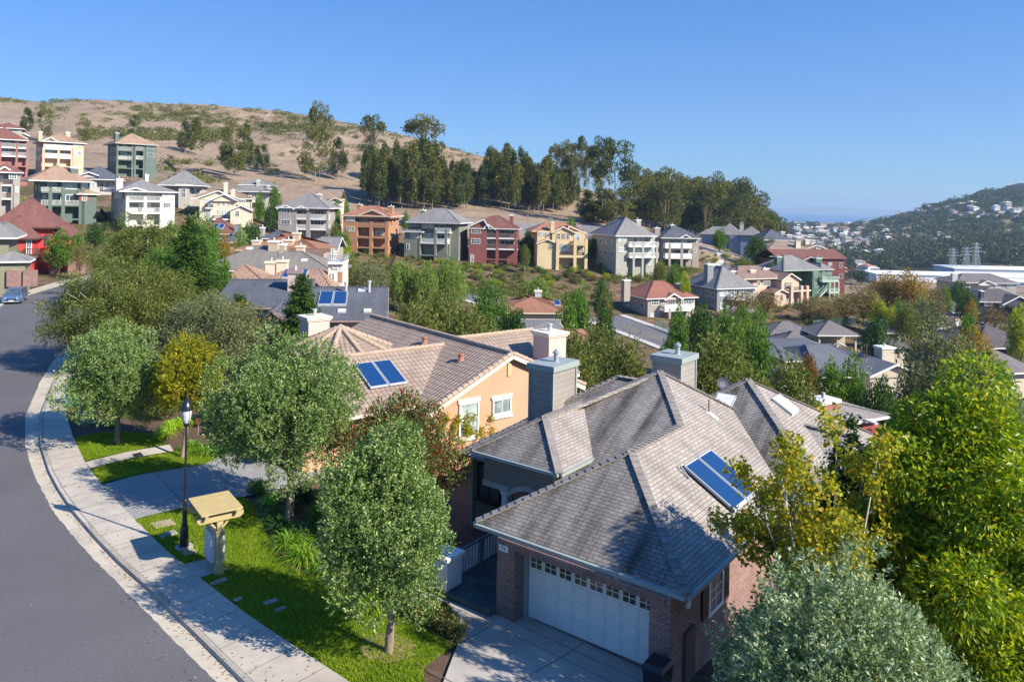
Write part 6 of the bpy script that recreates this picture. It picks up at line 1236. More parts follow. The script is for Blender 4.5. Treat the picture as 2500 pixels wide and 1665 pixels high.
# ------------------------------------------------------------------ foliage: crowns are thousands of small leaf faces in clumps
def unit(v): return v / np.maximum(np.linalg.norm(v, axis=-1, keepdims=True), 1e-9)
def sphere(r, n): return unit(r.normal(size=(n, 3)))
def leaves(r, blobs, n, L, W, out=.8, up=.3, rnd=.7, depth=.35, fold=.0, var=.3, droop=0):
    B = np.asarray(blobs, float); w = (B[:, 3] * B[:, 4] + B[:, 4] * B[:, 5] + B[:, 3] * B[:, 5]); w /= w.sum(); k = r.choice(len(B), n, p=w)
    d = sphere(r, n); rad = 1 - r.random(n) ** 1.6 * depth; c = B[k, :3] + d * B[k, 3:6] * rad[:, None]
    o = unit(d / B[k, 3:6]); ax = unit(o * out + np.array((0, 0, up - droop)) + r.normal(size=(n, 3)) * rnd)
    sd = unit(np.cross(ax, r.normal(size=(n, 3)))); s_ = 1 + (r.random(n) - .5) * 2 * var; l = (L * s_)[:, None]; wd = (W * s_)[:, None] * .5
    v = np.stack([c, c + ax * l * .5 + sd * wd, c + ax * l, c + ax * l * .5 - sd * wd], 1)
    if fold: v[:, 2, 2] -= fold * L
    return v.reshape(-1, 3)
def sprigs(r, blobs, n, L, W, slen=.26, per=13, up=.8, out=.6, depth=.3):
    """leaves set round short upright sprigs on the clumps: the brush-like texture of a clipped street tree"""
    B = np.asarray(blobs, float); m = n // per; w = (B[:, 3] * B[:, 4] + B[:, 4] * B[:, 5] + B[:, 3] * B[:, 5]); w /= w.sum(); k = r.choice(len(B), m, p=w)
    d = sphere(r, m); c = B[k, :3] + d * B[k, 3:6] * (1 - r.random(m) ** 1.6 * depth)[:, None]; a = unit(d * out + np.array((0, 0, up)) + r.normal(size=(m, 3)) * .3); sl_ = slen * (.6 + .8 * r.random(m))
    u = r.random((m, per)); p = c[:, None, :] + a[:, None, :] * (sl_[:, None] * u)[..., None]; rd = r.normal(size=(m, per, 3)); ax = unit(a[:, None, :] * (.35 + .5 * u)[..., None] + unit(rd) * .75); p = p.reshape(-1, 3); ax = ax.reshape(-1, 3)
    sd = unit(np.cross(ax, r.normal(size=ax.shape))); s_ = (.7 + .6 * r.random(len(p)))[:, None]; v = np.stack([p, p + ax * L * s_ * .5 + sd * W * s_ * .5, p + ax * L * s_, p + ax * L * s_ * .5 - sd * W * s_ * .5], 1); return v.reshape(-1, 3)
def leaf_mesh(name, V, mat):
    return np_mesh(name, V, np.arange(len(V)).reshape(-1, 4), mat)
def crown_blobs(r, c, R, n, rc, shape=1.0, fill=.25, zlo=-1.0, jit=.12, elong=1.0):
    """clumps over an egg shaped crown; R=(rx,ry,rz)"""
    out = []; ga = math.pi * (3 - math.sqrt(5))
    for i in range(n):
        z = 1 - (i + .5) / n * (1 - zlo); rr = math.sqrt(max(0, 1 - z * z)); a = i * ga + r.normal() * .25; d = np.array((math.cos(a) * rr, math.sin(a) * rr, z))
        tap = 1 - (1 - shape) * max(z, 0); k = .80 + r.normal() * jit; q = rc * (.75 + r.random() * .5)
        out.append((c[0] + d[0] * R[0] * k * tap, c[1] + d[1] * R[1] * k * tap, c[2] + d[2] * R[2] * k, q, q, q * elong))
    for i in range(int(n * fill)):
        d = sphere(r, 1)[0] * r.random() * .6; q = rc * 1.1; out.append((c[0] + d[0] * R[0], c[1] + d[1] * R[1], c[2] + d[2] * R[2], q, q, q * elong))
    return out
def trunk_mesh(name, r, h0, tips, r0, mat, lean=(0, 0), nl=10, fork=.55):
    m = MB(); top = Vector((lean[0], lean[1], h0)); m.tube([(0, 0, -.3), (0, 0, .1), (lean[0] * .4 + r0 * .3, lean[1] * .4, h0 * .5), top], [r0 * 1.35, r0, r0 * .85, r0 * .7], 9)
    T = list(tips); r.shuffle(T)
    for t in T[:nl]:
        t = top.lerp(Vector(t[:3]), .86); mid = top.lerp(t, .5) + Vector((r.normal() * .1, r.normal() * .1, (t - top).length * .08)); m.tube([top - Vector((0, 0, .1)), mid, t], [r0 * .5, r0 * .3, r0 * .1], 6)
        if fork:
            for _ in range(2): e = t + Vector(r.normal(size=3)) * (t - top).length * .10; m.tube([mid, mid.lerp(e, .6), e], [r0 * .2, r0 * .13, r0 * .05], 5)
    me_o = m.build(name, mat, None, smooth=True); me = me_o.data; bpy.data.objects.remove(me_o); return me
def plant(name, label, cat, parts, loc, rz=0, scale=1, group=None):
    T = thing(name, label, cat, loc, rz, group); T.scale = scale if hasattr(scale, '__len__') else (scale,) * 3
    for nm, me in parts: link(nm, me, T)
    return T
BK = bark('grey_bark', (.24, .19, .145)); BKW = bark('white_bark', (.50, .46, .40)); BKB = bark('brown_bark', (.15, .10, .07))
M_SILV = leaf('silver_green_leaf', (.06, .12, .026), (.38, .43, .23), .35, .22, .5, .35)
M_SILV2 = leaf('silver_grey_leaf', (.10, .15, .08), (.40, .45, .35), .35, .2, .5, .35)
M_OLIV = leaf('olive_leaf', (.068, .09, .022), (.20, .21, .07), .4, .25, .3)
M_OLIVG = leaf('grey_olive_leaf', (.085, .10, .055), (.20, .21, .12), .4, .2, .3)
M_GREEN = leaf('fresh_green_leaf', (.05, .115, .018), (.16, .25, .045), .4, .3, .4)
M_DARK = leaf('dark_green_leaf', (.025, .062, .016), (.07, .125, .03), .4, .2, .4)
M_YG = leaf('yellow_green_leaf', (.16, .20, .02), (.36, .36, .05), .35, .35, .3)
M_YEL = leaf('golden_leaf', (.30, .22, .015), (.50, .38, .03), .35, .35, .3)
M_CON = leaf('conifer_needle', (.028, .065, .014), (.085, .135, .025), .4, .15, .2, .6)
M_GUM = leaf('gum_leaf', (.062, .068, .016), (.19, .18, .042), .4, .2, .35)
M_GUMD = leaf('dark_gum_leaf', (.036, .05, .016), (.11, .125, .034), .4, .15, .35)
M_BRN = leaf('brown_leaf', (.11, .085, .04), (.22, .165, .085), .4, .2, .2)
M_RUST = leaf('rust_leaf', (.19, .12, .025), (.30, .20, .045), .4, .3, .2)
M_MAG = leaf('glossy_leaf', (.085, .15, .006), (.40, .41, .025), .5, .35, .7, .25, ((.50, .27, .03), .018))
M_BIR = leaf('birch_leaf', (.17, .19, .02), (.42, .36, .04), .4, .4, .35, .4, ((.55, .33, .02), .12))
M_RED = leaf('red_tip_leaf', (.06, .09, .03), (.16, .20, .07), .35, .2, .4, .4, ((.26, .035, .025), .22))
# ---- near trees, each modelled for its place
def street_tree(label, loc, c, R_, n, trunk_h, seed, mat=M_SILV, L=.085, W=.042, rc=.55, r0=.14, shape=.85, zlo=-.85, lean=(0, 0), nb=62, jit=.17):
    r = np.random.default_rng(seed); B = crown_blobs(r, c, R_, nb, rc * 1.12, shape, .15, zlo, jit, 1.2)
    V = sprigs(r, B, int(n * 2.1), L, W); me = leaf_mesh('crown', V, mat); tm = trunk_mesh('trunk', r, trunk_h, [b[:3] for b in B[::3]], r0, BK, lean, 14)
    return plant('street_tree', label, 'tree', [('crown', me), ('trunk', tm)], loc)
street_tree('silvery green round street tree in the front lawn, nearest to the camera', (-3.38, 22.25, -.25), (-.3, .0, 3.85), (1.72, 1.72, 2.3), 62000, 2.4, 11, rc=.5, lean=(.05, .1))
street_tree('wide silvery green street tree behind the mailbox shelter', (-9.03, 31.55, -.3), (-.35, .3, 4.5), (3.0, 3.0, 2.5), 80000, 2.3, 12, jit=.22, rc=.66, r0=.19)
street_tree('round silvery street tree by the kerb beyond the neighbour driveway', (-20.91, 40.56, -.05), (0, 0, 3.55), (2.35, 2.35, 2.2), 60000, 1.7, 13, rc=.56, r0=.15)
street_tree('silver grey bushy tree at the bottom edge, right of the driveway', (6.75, 15.2, -.6), (0, 0, 3.75), (2.35, 2.35, 2.6), 62000, 1.2, 14, M_SILV2, .095, .036, .5, zlo=-1, jit=.11, nb=80)
def photinia():
    r = np.random.default_rng(21); B = crown_blobs(r, (0, 0, 3.2), (2.7, 2.2, 2.4), 70, .6, .9, .3, -1, .13, 1.1); V = leaves(r, B, 45000, .14, .055, .6, .6, .5, .45)
    return plant('photinia_tree', 'red tipped photinia tree in front of the orange house wall', 'tree', [('crown', leaf_mesh('crown', V, M_RED)), ('trunk', trunk_mesh('trunk', r, 1.2, [b[:3] for b in B[::3]], .12, BKB))], (-4.6, 31.0, -.7))
photinia()
def magnolia():
    r = np.random.default_rng(31); B = crown_blobs(r, (0, 0, 5.3), (2.9, 2.9, 4.2), 105, .70, .52, .2, -.9, .17, 1.0)
    V = leaves(r, B, 105000, .175, .066, .9, .1, .55, .5, .18, .3, .25); return plant('broadleaf_tree', 'big glossy bright green tree with orange new shoots filling the right edge', 'tree', [('crown', leaf_mesh('crown', V, M_MAG)), ('trunk', trunk_mesh('trunk', r, 2.6, [b[:3] for b in B[::3]], .22, BKB, (0, 0), 18))], (11.9, 19.7, -1.0))
magnolia()
def wispy(label, loc, h, w, n, seed, mat, L, W, nst=7, trunk=.07, bk=BKW, spread=.5, name='birch_tree'):
    """several rising stems, each with twigs carrying loose leaves"""
    r = np.random.default_rng(seed); m = MB(); blobs = []
    for s_ in range(nst):
        a = 2 * math.pi * s_ / nst + r.normal() * .3; k = (.25 + .75 * r.random()) if s_ else .05; top = Vector((math.cos(a) * w * .5 * k * spread * 2, math.sin(a) * w * .5 * k * spread * 2, h * (1 - .32 * k * r.random() - .08 * k))); P = [Vector((0, 0, -.2)), Vector((top.x * .18, top.y * .18, h * .22)), Vector((top.x * .55, top.y * .55, h * .55)), top]
        m.tube(P, [trunk, trunk * .75, trunk * .45, trunk * .12], 7)
        for q in range(16):
            t = .25 + .75 * (q + r.random()) / 16; base = P[1].lerp(P[2], (t - .25) / .35) if t < .6 else P[2].lerp(P[3], (t - .6) / .4); b = r.random() * 6.28; ln = w * .2 * (1.25 - t) * (.6 + r.random()); e = base + Vector((math.cos(b) * ln, math.sin(b) * ln, ln * .55)); m.tube([base, base.lerp(e, .5) + Vector((0, 0, .03)), e], [trunk * .22, trunk * .12, trunk * .05], 4)
            blobs.append((e.x, e.y, e.z, .20 + .14 * r.random(), .20 + .14 * r.random(), .26 + .2 * r.random())); mid = base.lerp(e, .55); blobs.append((mid.x, mid.y, mid.z, .2, .2, .24))
        blobs.append((top.x, top.y, top.z - .1, .14, .14, .4))
    B = np.array(blobs); B[:, 3:] *= h / 8; V = leaves(r, B, n, L, W, .4, -.25, .9, .95, .1); o = m.build('trunk', bk, None, True); me = o.data; bpy.data.objects.remove(o)
    return plant(name, label, 'tree', [('crown', leaf_mesh('crown', V, mat)), ('trunk', me)], loc)
wispy('yellowing birch with loose airy crown in front of the solar collectors', (8.2, 19.2, -.9), 9.0, 5.4, 27000, 41, M_BIR, .11, .08, 10)
wispy('smaller golden birch sapling between the birch and the big glossy tree', (9.2, 19.6, -.9), 6.4, 2.4, 8000, 42, M_BIR, .1, .075, 5)
wispy('shaded dark leaved sapling behind the birch against the grey roof', (10.2, 22.5, -1.2), 8.2, 2.8, 12000, 43, M_DARK, .12, .08, 6)
street_tree('golden leaved tree with white leaning trunk beside the neighbour lawn', (-16.9, 39.4, -.3), (.2, .3, 4.1), (1.4, 1.4, 1.5), 20000, 2.4, 44, leaf('golden_green_leaf', (.12, .15, .018), (.46, .36, .03), .4, .35, .3), .17, .05, .5, .12, lean=(.25, .1), nb=36)
def fine_tree(label, loc, c, R_, n, seed, mat, L=.16, W=.05, rc=.8, nb=110, h0=1.6, bk=BKW, zlo=-.7, r0=.2, nl=22, name='spreading_tree', up=.35, jit=.16):
    r = np.random.default_rng(seed); B = crown_blobs(r, c, R_, nb, rc, .95, .3, zlo, jit, .8); V = leaves(r, B, n, L, W, .5, up, .8, .75)
    return plant(name, label, 'tree', [('crown', leaf_mesh('crown', V, mat)), ('trunk', trunk_mesh('trunk', r, h0, [b[:3] for b in B[::2]], r0, bk, (0, 0), nl))], loc)
fine_tree('broad olive green tree with pale branches overhanging the bend of the road', (-29.3, 58.5, -.3), (0, 0, 4.6), (5.3, 5.3, 3.6), 90000, 51, M_OLIV, .19, .06, .95, 150, 1.5)
fine_tree('olive tree beside the broad road tree, in front of the conifers', (-21.5, 55, -.5), (0, 0, 3.8), (3.6, 3.6, 2.9), 45000, 52, M_OLIVG, .18, .06, .8, 90, 1.3)
fine_tree('loose yellowish green tree at the bend, in front of the red earth bank', (-44.6, 93, -.2), (0, 0, 5.6), (5.2, 5.0, 4.6), 42000, 53, M_OLIV, .28, .09, 1.2, 80, 2.0)
fine_tree('green bushy tree between the bend tree and the tall conifer', (-35.5, 82, -.2), (0, 0, 4.6), (4.3, 4.2, 3.7), 30000, 54, M_GREEN, .26, .09, 1.1, 70, 2.0)
def conifer(label, loc, h, w, seed, mat=M_CON, bk=BKB, nlay=30, L=.34, W=.11, dens=1.0, name='conifer_tree'):
    r = np.random.default_rng(seed); m = MB(); m.tube([(0, 0, -.3), (0, 0, h * .5), (0, 0, h)], [h * .018, h * .011, .015], 8); C = []; A = []
    for i in range(nlay):
        t = (i + r.random() * .6) / nlay; z = h * (.06 + .93 * t); R0 = w * .5 * (1 - t) ** .8 * (.75 + .5 * r.random()) + .12; nb = max(4, int(9 * (1 - t) + 4))
        for k in range(nb):
            a = 6.283 * k / nb + r.random() * .9; ln = R0 * (.7 + .5 * r.random()); dz = .22 - .35 * (1 - t); e = np.array((math.cos(a) * ln, math.sin(a) * ln, z + ln * dz)); b = np.array((0, 0, z)); m.tube([b, b * .4 + e * .6 + np.array((0, 0, .06)), e], [.03, .02, .006], 4, False)
            n = int((14 + 46 * ln) * dens); u = r.random(n) ** .6; c = b + (e - b) * u[:, None] + r.normal(size=(n, 3)) * np.array((.16, .16, .07)) * (1 + ln * .3); ax = unit((e - b) / ln * .8 + r.normal(size=(n, 3)) * .55 + np.array((0, 0, -.15))); C.append(c); A.append(ax)
    c = np.concatenate(C); ax = np.concatenate(A); n = len(c); sd = unit(np.cross(ax, r.normal(size=(n, 3)) * .4 + np.array((0, 0, 1)))); l = L * (.6 + .7 * r.random((n, 1))); V = np.stack([c, c + ax * l * .5 + sd * W * .5, c + ax * l, c + ax * l * .5 - sd * W * .5], 1).reshape(-1, 3)
    o = m.build('trunk', bk, None, True); me = o.data; bpy.data.objects.remove(o); parts = [('crown', leaf_mesh('crown', V, mat)), ('trunk', me)]
    if label is None: return parts
    return plant(name, label, 'conifer', parts, loc)
conifer('tallest dark conifer left of the slate roofed house', (-32.2, 76, -.3), 11.6, 7.8, 61, dens=1.25); conifer('thin grey green young conifer in front of the slate roof', (-23.6, 66, -.6), 5.6, 4.2, 62, M_CON, dens=.55); conifer('dark conifer standing in front of the solar panels of the slate roof', (-17.2, 62.5, -1.2), 8.4, 4.6, 63, dens=1.2)

# ---- middle distance kinds: one mesh pair each (unit size: 1 m tall, 1 m wide), scaled to every tree's own size
def unit_tree(seed, mat, nb=46, n=5200, rc=.13, L=.05, W=.03, c=.58, rz=.42, shape=.8, zlo=-.9, bk=BKB, out=.7, up=.3, rnd=.6, depth=.5, el=1.0, h0=.22, r0=.022, nl=9, wob=.14, rx=.44):
    r = np.random.default_rng(seed); B = crown_blobs(r, (0, 0, c), (rx, rx, rz), nb, rc, shape, .3, zlo, wob, el); V = leaves(r, B, n, L, W, out, up, rnd, depth); return [('crown', leaf_mesh('crown', V, mat)), ('trunk', trunk_mesh('trunk', r, h0, [b[:3] for b in B[::3]], r0, bk, (0, 0), nl))]
K = {'green': [unit_tree(101, M_GREEN), unit_tree(102, M_GREEN, 36, shape=.7)], 'dark': [unit_tree(103, M_DARK), unit_tree(104, M_DARK, 34, shape=.75)],
     'olive': [unit_tree(105, M_OLIV, 60, 6500, .12, .045, .02, depth=.8, bk=BKW), unit_tree(106, M_OLIV, 50, 6500, .14, .045, .02, depth=.8, zlo=-.5, bk=BKW)], 'greyolive': [unit_tree(107, M_OLIVG, 60, 6500, .12, .045, .02, depth=.8, bk=BKW), unit_tree(108, M_OLIVG, 44, 6000, .14, .045, .022, depth=.8, zlo=-.5, bk=BKW)],
     'silver': [unit_tree(109, M_SILV, 50, 6000, .13, .05, .024, up=.7)], 'yg': [unit_tree(110, M_YG, 44, 5200, .13)], 'feather': [unit_tree(111, leaf('feathery_leaf', (.10, .15, .035), (.24, .29, .09), .4, .25, .3), 60, 8000, .12, .06, .018, out=.3, up=1.0, rnd=.35, shape=.8, el=1.7)],
     'brown': [unit_tree(112, M_BRN, 44, 3000, .14, .04, .022, depth=.95, zlo=-.35, h0=.3, r0=.02, nl=16), unit_tree(113, M_BRN, 40, 2600, .15, .04, .022, depth=.95, zlo=-.3, h0=.32, nl=16)], 'rust': [unit_tree(114, M_RUST, 46, 6000, .14, .04, .022, depth=.7)],
     'maple': [unit_tree(115, leaf('maple_leaf', (.10, .075, .02), (.22, .15, .04), .4, .3, .3, .45, ((.25, .06, .02), .35)), 40, 4200, .13)], 'bare': [unit_tree(116, BKW, 40, 900, .16, .05, .006, depth=.95, zlo=-.3, bk=BKW, nl=24, rx=.36)],
     'conifer': [conifer(None, None, 1.0, .55, 117, nlay=18, L=.06, W=.022, dens=.5)]}
def unitc():
    r = np.random.default_rng(118); c = []
    for i in range(20):
        t = i / 19; z = .08 + .9 * t; R0 = .30 * (1 - t) ** .85 + .02
        for k in range(max(3, int(10 * (1 - t)))): a = r.random() * 6.28; c.append((math.cos(a) * R0 * .75, math.sin(a) * R0 * .75, z + r.normal() * .015, .085 * (1.1 - t) + .02, .085 * (1.1 - t) + .02, .05))
    V = leaves(r, c, 5000, .06, .022, .9, -.1, .5, .8); m = MB(); m.tube([(0, 0, -.03), (0, 0, .97)], [.016, .003], 6); o = m.build('trunk', BKB, None, True); me = o.data; bpy.data.objects.remove(o); return [('crown', leaf_mesh('crown', V, M_CON)), ('trunk', me)]
K['conifer'] = [unitc()]
_n = [0]
def mid(kind, px, ytop, Y, wpx, label, group=None, name='tree', minh=1.0, cat='tree'):
    _n[0] += 1; k = K[kind]; p = at_y(px, ytop, Y); g = gz(p.x, p.y); h = max(p.z - g, minh); w = wpx * Y / FPX; h2 = h / .99
    return plant(name, label, cat, k[_n[0] % len(k)], (p.x, p.y, g - .1), _n[0] * 2.4, (w * 1.02, w * 1.02, h2), group)
MT = [('silver', 432, 590, 95, 110, 'grey green bushy tree left of the tallest conifer'), ('rust', 583, 752, 58, 118, 'rust tinged tree below the thin young conifer'), ('silver', 480, 533, 128, 74, 'silver leaved tree under the left corner of the cream arched house'), ('green', 512, 548, 122, 62, 'fresh green tree next to the silver leaved one below the cream arched house'),
 ('rust', 551, 580, 118, 50, 'brown bush beside the small blue grey hip roof'), ('green', 509, 592, 112, 62, 'green bush at the left end of the beige grey roof'), ('green', 548, 642, 80, 42, 'bright green bush at the edge of the rose tan tile roof'), ('dark', 614, 544, 140, 52, 'dark green tree right of the twin solar panels, below the cream house'), ('silver', 590, 560, 138, 40, 'grey bush left of the dark green tree below the cream house'),
 ('green', 27, 594, 108, 56, 'young street tree beside the lamp in front of the olive grey house'), ('green', 146, 574, 122, 70, 'round street tree in front of the bright red house'), ('yg', 62, 490, 150, 48, 'yellow green shrub above the bright red house roof'), ('brown', 196, 595, 118, 46, 'purple brown tree right of the bright red house'),
 ('green', 190, 570, 125, 32, 'small light green tree on the red earth bank right of the bright red house'), ('dark', 232, 546, 150, 44, 'round dark bush on the red earth bank'), ('olive', 365, 560, 160, 46, 'small dry olive tree at the right corner of the white house'), ('green', 418, 545, 165, 40, 'pale bushy tree right of the white house'),
 ('green', 672, 455, 215, 32, 'bright green tree left of the taupe grey house'), ('green', 634, 478, 212, 28, 'young light green tree right of the cream arched house'), ('dark', 660, 500, 205, 34, 'dark shrub between the cream and taupe houses'), ('green', 820, 505, 215, 34, 'green tree squeezed between the taupe and terracotta houses'), ('olive', 818, 545, 205, 30, 'dull tree in the shade right of the taupe house'), ('green', 842, 492, 235, 26, 'small bright tree behind the terracotta house roof'),
 ('green', 838, 568, 190, 44, 'round green bush under the left corner of the terracotta house'), ('yg', 832, 592, 165, 60, 'light green tree below the left corner of the terracotta house'), ('olive', 850, 628, 145, 66, 'olive tree right of the white stucco end wall'), ('greyolive', 892, 650, 135, 74, 'grey olive tree right of the slate roofed house'), ('greyolive', 925, 648, 142, 60, 'grey olive tree next to the feathery pale trees'), ('yg', 925, 735, 86, 46, 'yellow bush at the right corner of the slate roof'),
 ('feather', 985, 648, 152, 92, 'feathery pale green tree, left of the pair on the valley slope'), ('feather', 1040, 655, 150, 70, 'feathery pale green tree, middle one on the valley slope'), ('feather', 1096, 644, 158, 84, 'feathery pale green tree, right of the pair on the valley slope'), ('silver', 1125, 668, 165, 40, 'grey bush at the right flank of the feathery pale trees'),
 ('olive', 1012, 738, 84, 160, 'yellowish olive tree in the gully behind the ridge of the brown tile roof, left'), ('olive', 1150, 752, 86, 165, 'wide olive tree in the gully behind the brown tile roof, right'), ('olive', 1085, 716, 108, 120, 'olive yellow tree below the feathery trees'), ('green', 1192, 708, 128, 88, 'leafy green tree hiding part of the valley street'), ('green', 1232, 745, 100, 62, 'green tree left of the tan red hip roof'), ('dark', 1262, 762, 98, 60, 'darker green tree in front of the tan red hip roof'),
 ('green', 1410, 708, 122, 70, 'bright green tree at the right corner of the tan red hip roof'), ('green', 1385, 745, 112, 56, 'bright tree in front of the right corner of the tan red hip roof'), ('feather', 1312, 686, 165, 72, 'pale olive tree above the tan red hip roof'), ('dark', 1472, 690, 158, 46, 'round dark tree by the white barrier of the valley street'), ('olive', 1478, 716, 142, 42, 'sparse olive tree left of the brick red roofed house'), ('dark', 1478, 760, 122, 58, 'round dark green tree by the street, left of the teal fence'),
 ('olive', 1400, 812, 72, 150, 'olive tree right of the pink chimney'), ('olive', 1520, 832, 74, 130, 'olive tree behind the front chimney with sage cap'), ('olive', 1460, 795, 90, 100, 'olive tree at the near side of the valley street'), ('olive', 1745, 818, 68, 190, 'olive tree with white limbs behind the peak of the grey roof'), ('olive', 1925, 882, 58, 180, 'dense olive tree behind the roof with two skylights'), ('olive', 1840, 900, 56, 120, 'small olive tree just behind the satellite dish'), ('dark', 1640, 835, 80, 90, 'dark green tree right of the second sage capped chimney'),
 ('green', 1852, 784, 92, 74, 'upright green tree left of the bare little tree'), ('dark', 1710, 745, 118, 84, 'dark leafy tree in front of the blue grey house'), ('green', 1655, 768, 112, 60, 'green tree right of the street, under the brick red roofed house'), ('green', 1770, 765, 106, 76, 'bright green tree in front of the blue grey house base'), ('green', 1812, 778, 100, 60, 'bright green tree between blue grey house and carports'),
 ('brown', 1812, 712, 176, 90, 'sparse brown tree against the blue grey house decks'), ('brown', 1868, 712, 180, 90, 'sparse olive brown tree in front of the pinkish house'), ('brown', 1975, 728, 184, 84, 'sparse brown tree under the pinkish house entry tower'), ('brown', 2062, 722, 186, 78, 'reddish brown tree below the bottle green house'), ('brown', 2110, 700, 188, 92, 'brown tree right of the bottle green house decks'), ('brown', 2020, 742, 182, 60, 'thin brown tree behind the teal fence'),
 ('rust', 2160, 672, 205, 80, 'tan brown tree at the foot of the dry grass spur'), ('rust', 2222, 668, 200, 108, 'large orange brown tree right of the dry grass spur'), ('greyolive', 2260, 722, 172, 86, 'grey green tree in front of the orange brown tree'), ('olive', 2215, 745, 162, 66, 'olive tree left of the cream garage block'), ('brown', 2290, 700, 185, 50, 'brown tree at the left side of the long dark carport'), ('yg', 2128, 716, 190, 40, 'yellow green bush on the spur, uppermost of its row'), ('yg', 2150, 735, 182, 46, 'yellow green bush on the spur, second of its row'), ('yg', 2178, 752, 174, 44, 'yellow green bush on the spur, lowest of its row'), ('green', 2195, 738, 178, 36, 'dark bright green bush beside the yellow row on the spur'),
 ('dark', 2138, 782, 138, 74, 'round dark green tree between the garage block and the blue car carport'), ('greyolive', 2290, 795, 74, 170, 'tall grey olive tree above the glossy bright green tree'), ('greyolive', 2385, 862, 64, 170, 'wide grey olive tree behind the glossy tree, at the right'), ('greyolive', 2235, 900, 66, 130, 'dark olive tree right of the cream chimney house gable'), ('silver', 2460, 925, 56, 90, 'grey green shrub at the right edge behind the glossy tree'), ('green', 2035, 888, 70, 84, 'bright green tree in front of the blue grey roof, left one'), ('green', 2082, 892, 70, 72, 'bright green tree in front of the blue grey roof, right one'), ('dark', 2148, 922, 65, 84, 'dark rounded tree in front of the cream gable wall'), ('maple', 1974, 862, 78, 58, 'red and olive maple at the left end of the blue grey roof'), ('bare', 2115, 852, 72, 60, 'bare grey tree in front of the cream gable'), ('bare', 1898, 840, 130, 44, 'bare little tree beside the lower carport'),
 ('green', 2366, 768, 152, 48, 'small green tree at the end of the pale parking court'), ('green', 2308, 706, 212, 36, 'bright round green tree left of the dark blue apartment house'), ('dark', 2362, 712, 205, 56, 'dark tree between the round bright tree and the dark blue apartments'), ('rust', 2372, 735, 196, 34, 'golden shrub in front of the dark tree by the dark blue apartments'), ('brown', 2432, 748, 165, 70, 'dry pinkish shrub in front of the dark blue apartments'), ('yg', 2490, 752, 140, 60, 'pale yellow green tree at the right edge above the big dark roof'), ('rust', 2372, 808, 112, 120, 'tan and olive bush mass below the parking court'), ('dark', 2340, 690, 240, 60, 'dark trees in front of the white apartment house'),
 ('green', 1758, 562, 262, 40, 'dark green tree right of the slate blue house'), ('dark', 1848, 580, 245, 60, 'dark green leafy tree at the bend, larger of the pair'), ('dark', 1860, 620, 232, 56, 'dark green tree at the bend below the larger one'), ('olive', 1815, 630, 222, 60, 'olive tree on the inside of the bend'), ('green', 1752, 567, 268, 22, 'small round tree on the grass by the slate blue house'), ('yg', 1890, 640, 215, 40, 'light green bush at the back of the bottle green house'), ('olive', 1968, 597, 250, 30, 'olive bush beside the beige gabled house'), ('olive', 1882, 582, 256, 26, 'small olive tree in front of the crest house'), ('green', 1645, 650, 188, 36, 'light green tree behind the brick red roofed house'), ('yg', 1672, 672, 178, 34, 'yellow green tree right of the brick red roofed house chimney'), ('olive', 1610, 640, 195, 40, 'olive shrub below the mauve grey house'), ('green', 1395, 540, 232, 40, 'light green bush behind the yellow house roof'), ('dark', 1296, 556, 238, 32, 'dark flat topped tree at the upper street right of the barn red house'), ('green', 990, 522, 240, 22, 'small round street tree by the upper street next to the terracotta house'), ('dark', 1010, 555, 222, 30, 'dark hedge between the terracotta and sage houses'), ('dark', 1120, 570, 222, 46, 'dark shaded tree between the sage and red houses'), ('dark', 1288, 575, 218, 46, 'dark shaded tree between the red and yellow houses'), ('olive', 1282, 600, 205, 26, 'green shrub at the right foot of the red house'), ('dark', 1445, 580, 220, 40, 'dark bush between the yellow and the large grey house'),
 ('olive', 1590, 560, 232, 30, 'bush behind the chimney of the mauve grey house')]
for t in MT: mid(*t, group='trees and bushes among the houses')
